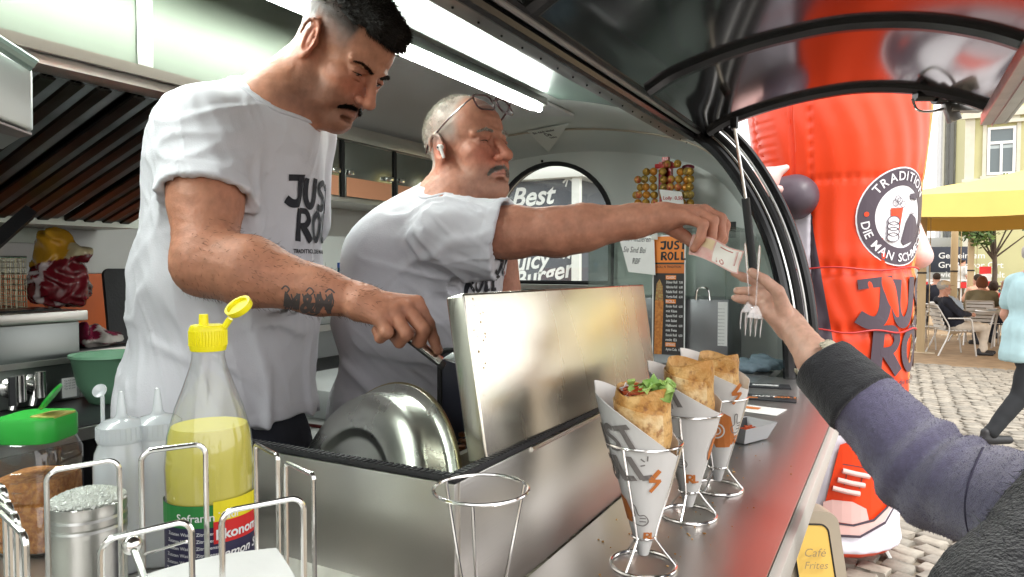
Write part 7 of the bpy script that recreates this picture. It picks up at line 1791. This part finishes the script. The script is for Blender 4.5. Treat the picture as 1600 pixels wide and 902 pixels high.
ss.cone(c1, E3, .058, .064, .03).cone(E3, S3, .068, .082, .04).cone(S3, CN-V(0, 0, .03), .085, .07, .05).ell(CT, (.15, .20, .26), (hf[0], hf[1], ZU), .05).ell(CT-V(0, 0, .32), (.14, .20, .22), (hf[0], hf[1], ZU), .05).cone(CN-V(0, 0, .03), S3+Rt*.42, .07, .09, .05)
def wr3(P):
    t = (P-np.array(F3))@np.array(ad3); m_ = np.exp(-((t-.24)/.055)**2)
    fold = .0052*np.sin(t*150+1.6*nz(P, 12, 5)+ (P@np.array(Up))*30)*m_
    return fold+.0030*nz(P, 20, 6)+.0008*nz(P, 170, 7)
ss.post.append(wr3); sl = sdf_obj('jacket', ss, .0042, FLC, m3, pad=.014); BS = bvh_of(sl); strands('fleece_nap', sl, None, 14000, .0026, [FLC, mat('fleece_light', (.15, .14, .23), .95)], sl, lambda p: Rt*.4-ZU*.3, .00035, mask=lambda P: P@np.array(Rt) < W(1690, 800, .82).dot(Rt), up=.8)
ss = SDF(); ss.cone(W(1293, 577, 1.185), W(1352, 634, 1.12), .056, .064, .02)
ss.plane(W(1284, 570, 1.19), -ad3, .005).plane(W(1352, 634, 1.12), ad3, .005).cone(W(1270, 556, 1.21), W(1308, 592, 1.17), .047, .045, .004, sub=True)
ss.post.append(lambda P: .0022*nz(P, 26, 8)+.0006*nz(P, 200, 3)); sdf_obj('cuff', ss, .0036, BLKC, m3, pad=.008)
ss = SDF(); ss.cone(W(1278, 564, 1.205), W(1310, 596, 1.17), .042, .045, .02).plane(W(1271, 556, 1.21), -ad3, .003); ss.cone(W(1255, 540, 1.23), W(1290, 577, 1.19), .038, .039, .003, sub=True)
ss.post.append(lambda P: .0016*nz(P, 60, 8)); sdf_obj('inner_sleeve', ss, .0032, mat('cream_knit', (.52, .47, .36), .9, bump=.5, bscale=300), m3, pad=.006)
MB().tube([Vector(h_) for h_ in [BS.ray_cast(CAM, (W(1528-28*sin(t_/24*pi*.8)+8, 700+150*t_/24, 1)-CAM).normalized())[0] for t_ in range(25)] if h_ is not None], .0016, n=5).build('seam', mat('seam_dark', (.03, .026, .05), .9), m3)
hh = SDF(); hh.ell(H3h(-.02, 0, .04), (.11, .09, .10), H3h.ax(), .02).ell(H3h(-.06, 0, -.05), (.06, .08, .10), H3h.ax(), .03); hh.plane(H3h(.055, 0, .02), H3h.f, .01); hh.post.append(lambda P: .003*nz(P, 120, 3)); sdf_obj('hair', hh, .007, mat('hair_brown', (.06, .035, .02), .5), m3)
st_ = SDF(); q = CT-V(0, 0, .42)
for sg in (1, -1): a = q+hf[1]*.09*sg; st_.cone(a, V(a.x, a.y, .5), .10, .07, .04).cone(V(a.x, a.y, .5), V(a.x, a.y, .05), .07, .055, .03).cone(V(a.x, a.y, .04), V(a.x, a.y, .04)+hf[0]*.15, .045, .035, .02)
sdf_obj('trousers', st_, .010, NAVYT, m3)
# black furry bag strap / bag on the near shoulder
bg_ = SDF(); bg_.cone(W(1700, 800, .66), W(1590, 985, .62), .058, .062, .03).cone(W(1590, 985, .62), W(1760, 1000, .6), .07, .08, .04)
bg_.post.append(lambda P: .0035*nz(P, 60, 2)+.0015*nz(P, 260, 5)); bag_ = sdf_obj('shoulder_bag', bg_, .004, mat('black_fur', (.014, .014, .017), .95, noise=.4, nscale=70, bump=.9, bscale=300, sheen=.2), pad=.01); tag(bag_, 'soft black bag hanging on the customer\'s shoulder at the lower right corner', 'bag')
strands('fur', bag_, None, 5000, .012, [MC['black_fur'], mat('fur_grey', (.06, .06, .07), .8)], bag_, lambda p: Rt*.4-Up*.8, .0005, mask=lambda P: (P@np.array(Rt)) > W(1560, 800, .62).dot(Rt)*.985)
# plastic forks
FK = thin('clear_fork', (.92, .88, .86), .16, .12, 2.0, (.85, .74, .70))
def fork(a, b, c, label, wdt=.0085):
    t = thing('plastic_fork', label, 'fork', b, 'clear plastic forks in the customer\'s hand'); a, b, c = Vector(a), Vector(b), Vector(c); d = (b-a).normalized(); w = d.cross(Fw).normalized(); n = w.cross(d)
    MB().tube([a, a.lerp(b, .12), a.lerp(b, .5), b], [.0035, .0068, .0050, .0032], n=10, flat=.35).build('handle', FK, t)
    d2 = (c-b).normalized(); hb = b.lerp(c, .42); MB().add(*slab([b-w*.004, hb-w*.016, hb+w*.016, b+w*.004], n, .002, .0006)).build('head', FK, t)
    for k in range(4): o = -.0135+.009*k; MB().tube([hb+w*o, hb.lerp(c, .5)+w*o+n*.002, c+w*o], [.0026, .0024, .0012], n=6, flat=.6).build('tine', FK, t)
fork(W(1187, 384, 1.29), W(1181, 478, 1.27), W(1176, 526, 1.26), 'nearer clear plastic fork held by the customer, tines down')
fork(W(1164, 380, 1.35), W(1171, 470, 1.32), W(1168, 515, 1.31), 'farther clear plastic fork held by the customer behind the first')
# ------------------------------------------------------------------ people on the square
SK2 = attr_mat('skin_far', .55, noise=.06, sss=0)
def cm(name, c, r=.85): return mat(name, c, r, noise=.12, nscale=12)
def figure(label, c, ang, pose, shirt, trou, hairm, hair='short', vox=.018, lean=0, long_=False, sleeves=1, armsf=.0, scale=1, cap=None, jacket=None, group=None, stride=0, hem=None):
    "pose: stand, walk, sit; ang: heading in the world; everything scaled about the feet"
    f = V(cos(ang), sin(ang), 0); ax = (f, ZU.cross(f), ZU); O = Fr(V(c.x, c.y, 0), ax, scale)
    t = thing('person', label, 'person', (c.x, c.y, 0), group)
    if pose == 'sit':
        pel, che, nek = (-.02, 0, .52), (-.04-lean*.5, 0, .80), (-.03-lean*.85, 0, 1.02); hd = (.0-lean*.95, 0, 1.17)
        hips = [(.0, .10*s, .50) for s in (1, -1)]; kn = [(.43, .12*s, .50) for s in (1, -1)]; an = [(.46+stride*s, .13*s, .09) for s in (1, -1)]
    else:
        pel, che, nek, hd = (0, 0, .96), (.02+lean*.5, 0, 1.26), (.03+lean, 0, 1.47), (.05+lean*1.2, 0, 1.60)
        hips = [(.0, .09*s, .92) for s in (1, -1)]; kn = [(.04+stride*.55*s, .10*s, .50) for s in (1, -1)]; an = [(-.02+stride*s-.06*(stride > 0)*(s < 0), .10*s, .09+(.10 if (s < 0 and stride) else 0)) for s in (1, -1)]
    sho = [(nek[0]-.01, .185*s, nek[2]-.07) for s in (1, -1)]
    if pose == 'sit': elb = [(che[0]+.10+armsf*.1, .24*s, .74) for s in (1, -1)]; wr_ = [(che[0]+.30+armsf*.15, .12*s, .70+armsf*.08) for s in (1, -1)]
    else: elb = [(sho[0][0]-.03+armsf*s, .24*s, 1.12) for s in (1, -1)]; wr_ = [(sho[0][0]+.08+armsf*1.6*s, .24*s, .88) for s in (1, -1)]
    H = Fr(O(*hd), ax, scale); b = SDF(); k = scale
    head(b, H, detail=False)
    b.cone(O(*nek), H(-.02, 0, -.03), .055*k, .055*k, .02)
    b.ell(O(*che), [.11*k, .16*k, .20*k], ax, .05).ell(O(*pel), [.12*k, .16*k, .14*k], ax, .05)
    for s in (0, 1):
        b.cone(O(*nek), O(*sho[s]), .06*k, .055*k, .03).cone(O(*sho[s]), O(*elb[s]), .048*k, .038*k, .02).cone(O(*elb[s]), O(*wr_[s]), .038*k, .026*k, .02)
        d = (O(*wr_[s])-O(*elb[s])).normalized(); w = O(*wr_[s]); b.cone(w, w+d*.07*k, .026*k, .034*k, .01)
        for q in range(4): b.cone(w+d*.07*k+ax[2]*(.024-.016*q)*k, w+d*(.15-.01*abs(q-1))*k+ax[2]*(.026-.018*q)*k-ax[1]*.02*k*(1-2*s), .0095*k, .007*k, .004)
        b.cone(w+d*.03*k, w+d*.08*k+ax[2]*.045*k, .012*k, .009*k, .004)
        b.cone(O(*hips[s]), O(*kn[s]), .08*k, .055*k, .03).cone(O(*kn[s]), O(*an[s]), .055*k, .036*k, .02)
    sdf_obj('body', b, vox, SK2, t, lambda P: np.tile(np.array([.52, .27, .19]), (len(P), 1))*(1+.08*nz(P, 30, 2)[:, None]))
    g = SDF(); hz = hem if hem is not None else (pel[2]-.10 if pose != 'sit' else .42)
    g.ell(O(*che), [.135*k, .185*k, .22*k], ax, .06).ell(O(pel[0], 0, pel[2]+.04), [.145*k, .185*k, .17*k], ax, .06).cone(O(nek[0], nek[1], nek[2]-.04), O(*che), .06*k, .10*k, .05)
    if hem is not None: g.cone(O(*pel), O(pel[0]-.02, 0, hem+.05), .155*k, .175*k, .05)
    for s in (0, 1):
        g.cone(O(nek[0], 0, nek[2]-.03), O(*sho[s]), .065*k, .065*k, .03)
        e = [sho[s][i]+(elb[s][i]-sho[s][i])*(.65 if sleeves < 1 else 1) for i in range(3)]; g.cone(O(*sho[s]), O(*e), .066*k, .062*k, .03)
        if sleeves >= 1: g.cone(O(*elb[s]), O(*[elb[s][i]+(wr_[s][i]-elb[s][i])*.88 for i in range(3)]), .058*k, .042*k, .02)
    if hem is not None: g.plane(O(0, 0, hem), -ZU, .01)
    g.post.append(lambda P: .006*nz(P, 16, 3)+drapef(P, 20, .005))
    sh_ = sdf_obj('jacket' if jacket else 'shirt', g, vox, shirt, t, pad=.02)
    g = SDF(); g.ell(O(pel[0], 0, pel[2]-.02), [.135*k, .175*k, .13*k], ax, .05)
    for s in (0, 1): g.cone(O(*hips[s]), O(*kn[s]), .098*k, .075*k, .03).cone(O(*kn[s]), O(an[s][0], an[s][1], an[s][2]+.02), .072*k, .055*k, .02)
    g.post.append(lambda P: .005*nz(P, 20, 5)); sdf_obj('trousers', g, vox, trou, t, pad=.01)
    for s in (0, 1):
        g = SDF(); a = O(an[s][0]-.05, an[s][1], an[s][2]-.045); g.cone(a, a+f*.20*k-V(0, 0, .005), .040*k, .034*k, .02); g.cone(a+V(0, 0, .02), a+V(0, 0, .06), .038*k, .036*k, .02); g.plane(V(0, 0, a.z-.042*k), -ZU, .004); sdf_obj('shoe', g, vox*.8, mat('shoe_dark', (.02, .02, .022), .5), t)
    h = SDF()
    h.ell(H(-.02, 0, .048), [.102*k, .084*k, .092*k], H.ax(), .02)
    if hair == 'long': h.cone(H(-.055, 0, .0), H(-.07, 0, -.16), .075*k, .06*k, .04)
    if hair == 'bob': h.ell(H(-.035, 0, -.01), [.085*k, .10*k, .10*k], H.ax(), .03)
    h.plane(H(.055, 0, .05), H.f*1-H.u*.45, .012); h.plane(H(.03, 0, -.0), H.f, .01) if hair != 'short' else h.plane(H(.0, 0, -.01), H.f*.6-H.u*.8, .01)
    h.post.append(lambda P: .004*nz(P, 60, 8)+.002*nz(P, 150, 3)); sdf_obj('hair', h, vox*.7, hairm, t, pad=.005)
    if cap:
        g = SDF(); g.ell(H(-.005, 0, .065), [.108*k, .088*k, .075*k], H.ax(), .01).plane(H(0, 0, .055), -H.u+H.f*.1, .006).ell(H(.115, 0, .055), [.06*k, .065*k, .008*k], H.ax(radians(12)), .01); sdf_obj('cap', g, vox*.7, cap, t)
    return t, O, H
def drapef(P, fr, amp): Q = P*np.array([1, 1, .25]); return -amp*np.exp(-(nz(Q, fr, 9)/.35)**2)
AR = atan2(Rt.y, Rt.x)                 # heading that points to image right
def gp(px, d): p = W(px, 451, d); return V(p.x, p.y, 0)
BRN = cm('hair_auburn', (.16, .055, .025)); DKB = cm('hair_darkbrown', (.035, .02, .012)); BLN = cm('hair_blond', (.34, .20, .09)); GRY = cm('hair_silver', (.4, .38, .35))
CREAMT = cm('cream_trousers', (.66, .58, .48)); JEANS = cm('dark_jeans', (.025, .03, .045)); BLKJ = cm('black_jacket', (.018, .02, .032)); 
ca_ = gp(1494, 12.3)
sm, O_, H_ = figure('old man with beige cap, black jacket and cream trousers leaning back in a metal chair', ca_, AR-.15, 'sit', BLKJ, CREAMT, GRY, lean=.20, cap=cm('beige_cap', (.60, .48, .32)), jacket=True, armsf=.2, vox=.011, stride=.08)
g = SDF(); g.ell(O_(.02, 0, .80), [.10, .09, .17], (O_.f, O_.l, O_.u), .03); g.cone(O_(-.02, 0, .62), O_(-.10, 0, .94), .13, .10, .03); sdf_obj('shirt', g, .012, cm('pale_blue_shirt', (.40, .48, .58)), sm)
figure('woman with auburn hair and olive sweater seated with her back turned at the round table', gp(1534, 13.8), AR+.9, 'sit', cm('olive_sweater', (.20, .17, .10)), JEANS, BRN, 'bob', lean=-.05, armsf=.5, vox=.018, scale=1.04)
figure('child in a red top seated beyond the woman in the olive sweater', gp(1553, 15.0), AR+.7, 'sit', cm('red_top', (.50, .02, .02)), JEANS, DKB, 'bob', sleeves=.5, vox=.018, scale=.95)
figure('woman with long fair hair and tan blouse seated right of the red top', gp(1577, 13.6), AR+pi-.6, 'sit', cm('tan_blouse', (.45, .30, .20)), JEANS, BLN, 'long', vox=.018, lean=-.04)
figure('woman with a brown bob seated high at the right behind the fair haired woman', gp(1592, 14.9), AR+pi-.3, 'sit', cm('brown_cardigan', (.22, .12, .07)), JEANS, BRN, 'bob', vox=.018, scale=1.07)
figure('dark haired woman in a peach top with black straps seated behind the second post', gp(1527, 16.4), AR+1.6, 'sit', cm('peach_top', (.60, .34, .24)), JEANS, DKB, 'short', vox=.021, scale=1.04)
figure('man in white shirt, dark cap and brown trousers walking behind the seating', gp(1501, 24.5), AR+.2, 'walk', cm('white_shirt', (.66, .64, .60)), cm('brown_trousers', (.10, .07, .045)), DKB, vox=.026, cap=cm('dark_cap', (.03, .04, .07)), sleeves=.6, stride=.22, scale=1.03)
figure('person in dark clothes seated between the first and second posts', gp(1463, 17.5), AR+1.2, 'sit', BLKJ, JEANS, DKB, 'short', vox=.022, jacket=True, scale=1.05)
figure('woman with brown hair and black jacket seated beside the red inflatable', gp(1427, 14.8), AR-2.2, 'sit', BLKJ, JEANS, BRN, 'long', vox=.022, jacket=True)
figure('dark haired person seated behind the woman in the black jacket', gp(1421, 17.5), AR-1.9, 'sit', cm('rust_top', (.30, .12, .06)), JEANS, DKB, 'short', vox=.018, scale=1.04)

tw_, O_, H_ = figure('woman in a loose pale aqua shirt and black trousers walking past at the right edge', gp(1607, 5.9), AR+.1, 'walk', cm('aqua_shirt', (.40, .60, .64)), cm('black_trousers', (.015, .017, .02)), GRY, 'short', vox=.011, sleeves=.7, stride=.30, hem=.76, lean=.02, scale=1.03)
# cafe chairs and table
def chair(label, c, ang):
    f = V(cos(ang), sin(ang), 0); l = ZU.cross(f); t = thing('cafe_chair', label, 'chair', (c.x, c.y, 0), 'metal cafe chairs on the square'); P = lambda a, b, z: V(c.x, c.y, 0)+f*a+l*b+V(0, 0, z)
    for s in (1, -1):
        MB().tube(bez([P(.26, .27*s, 0), P(.20, .27*s, .45), P(.17, .27*s, .63), P(.10, .27*s, .66), P(-.20, .27*s, .66)], 4), .013, n=8).build('leg', ALUW, t)
        MB().tube(bez([P(-.34, .25*s, 0), P(-.16, .24*s, .44), P(-.26, .23*s, .70), P(-.36, .22*s, .88)], 4), .013, n=8).build('leg', ALUW, t)
    for k in range(7): a = -.18+.068*k; MB().box(P(a, -.24, .438)-V(.0, 0, 0), P(a, .24, .450)).build('slat', ALUW, t) if False else MB().obox(P(a, 0, .444), f*.026, l*.23, ZU*.006).build('slat', ALUW, t)
    for k in range(6): z = .50+.07*k; a = -.18-.15*(z-.44)/.44*1.0-.02; MB().obox(P(a-.0, 0, z), f*.006, l*.22, ZU*.026).build('back_slat', ALUW, t)
    MB().tube([P(-.36, -.22, .88), P(-.36, .22, .88)], .013, n=8).build('top_rail', ALUW, t); MB().tube([P(.2, -.26, .42), P(.2, .26, .42)], .011, n=8).build('front_rail', ALUW, t)
ALUW = mat('satin_white_metal', (.62, .60, .57), .35, .6)
chair('metal cafe chair under the old man with the cap', ca_-Rt*.04, AR-.15)
chair('empty metal chair standing left of the front wooden post', gp(1428, 13.0), AR+.4); chair('metal chair just right of the front wooden post, farther back', gp(1460, 16.9), AR+2.4)
chair('metal chair of the woman in the olive sweater', gp(1534, 13.8), AR+.9); chair('metal chair beside the round table, facing it from the left', gp(1520, 14.2), AR-.9)
chair('metal chair of the woman in the black jacket', gp(1425, 14.8), AR-2.2); chair('metal chair of the fair haired woman at the table', gp(1577, 13.6), AR+pi-.6)
for (px, d, a, lb) in ((1553, 15.0, .7, 'metal chair of the child in the red top'), (1592, 14.9, pi-.3, 'metal chair of the woman with the brown bob'), (1527, 16.4, 1.6, 'metal chair of the woman with black straps'), (1421, 17.5, -1.9, 'metal chair of the farthest seated person at left')): chair(lb, gp(px, d), AR+a)
tc = gp(1566, 12.9); tb = thing('cafe_table', 'round pale table in front of the seated group', 'table', (tc.x, tc.y, 0))
MB().lathe((tc.x, tc.y, .715), [(0, 0), (.40, 0), (.41, .01), (.40, .025), (0, .025)], 40).build('tabletop', ALUW, tb)
for k in range(4): a = k*pi/2+.4; MB().tube([V(tc.x+.12*cos(a), tc.y+.12*sin(a), .71), V(tc.x+.30*cos(a), tc.y+.30*sin(a), 0)], .014, n=8).build('leg', ALUW, tb)
b0 = W(1551, 451, 12.8); o = MB().lathe((b0.x, b0.y, .741), [(0, 0), (.05, 0), (.10, .045), (.095, .045), (.045, .008), (0, .008)], 24).build('white_bowl', WHITEP); tag(o, 'white paper bowl on the round cafe table', 'bowl')
b0 = W(1570, 451, 12.7); o = MB().lathe((b0.x, b0.y, .741), [(0, 0), (.05, 0), (.055, .07), (0, .07)], 20).build('red_cup', cm('red_cup_paint', (.45, .03, .02), .4)); tag(o, 'red cup standing on the round cafe table', 'cup')
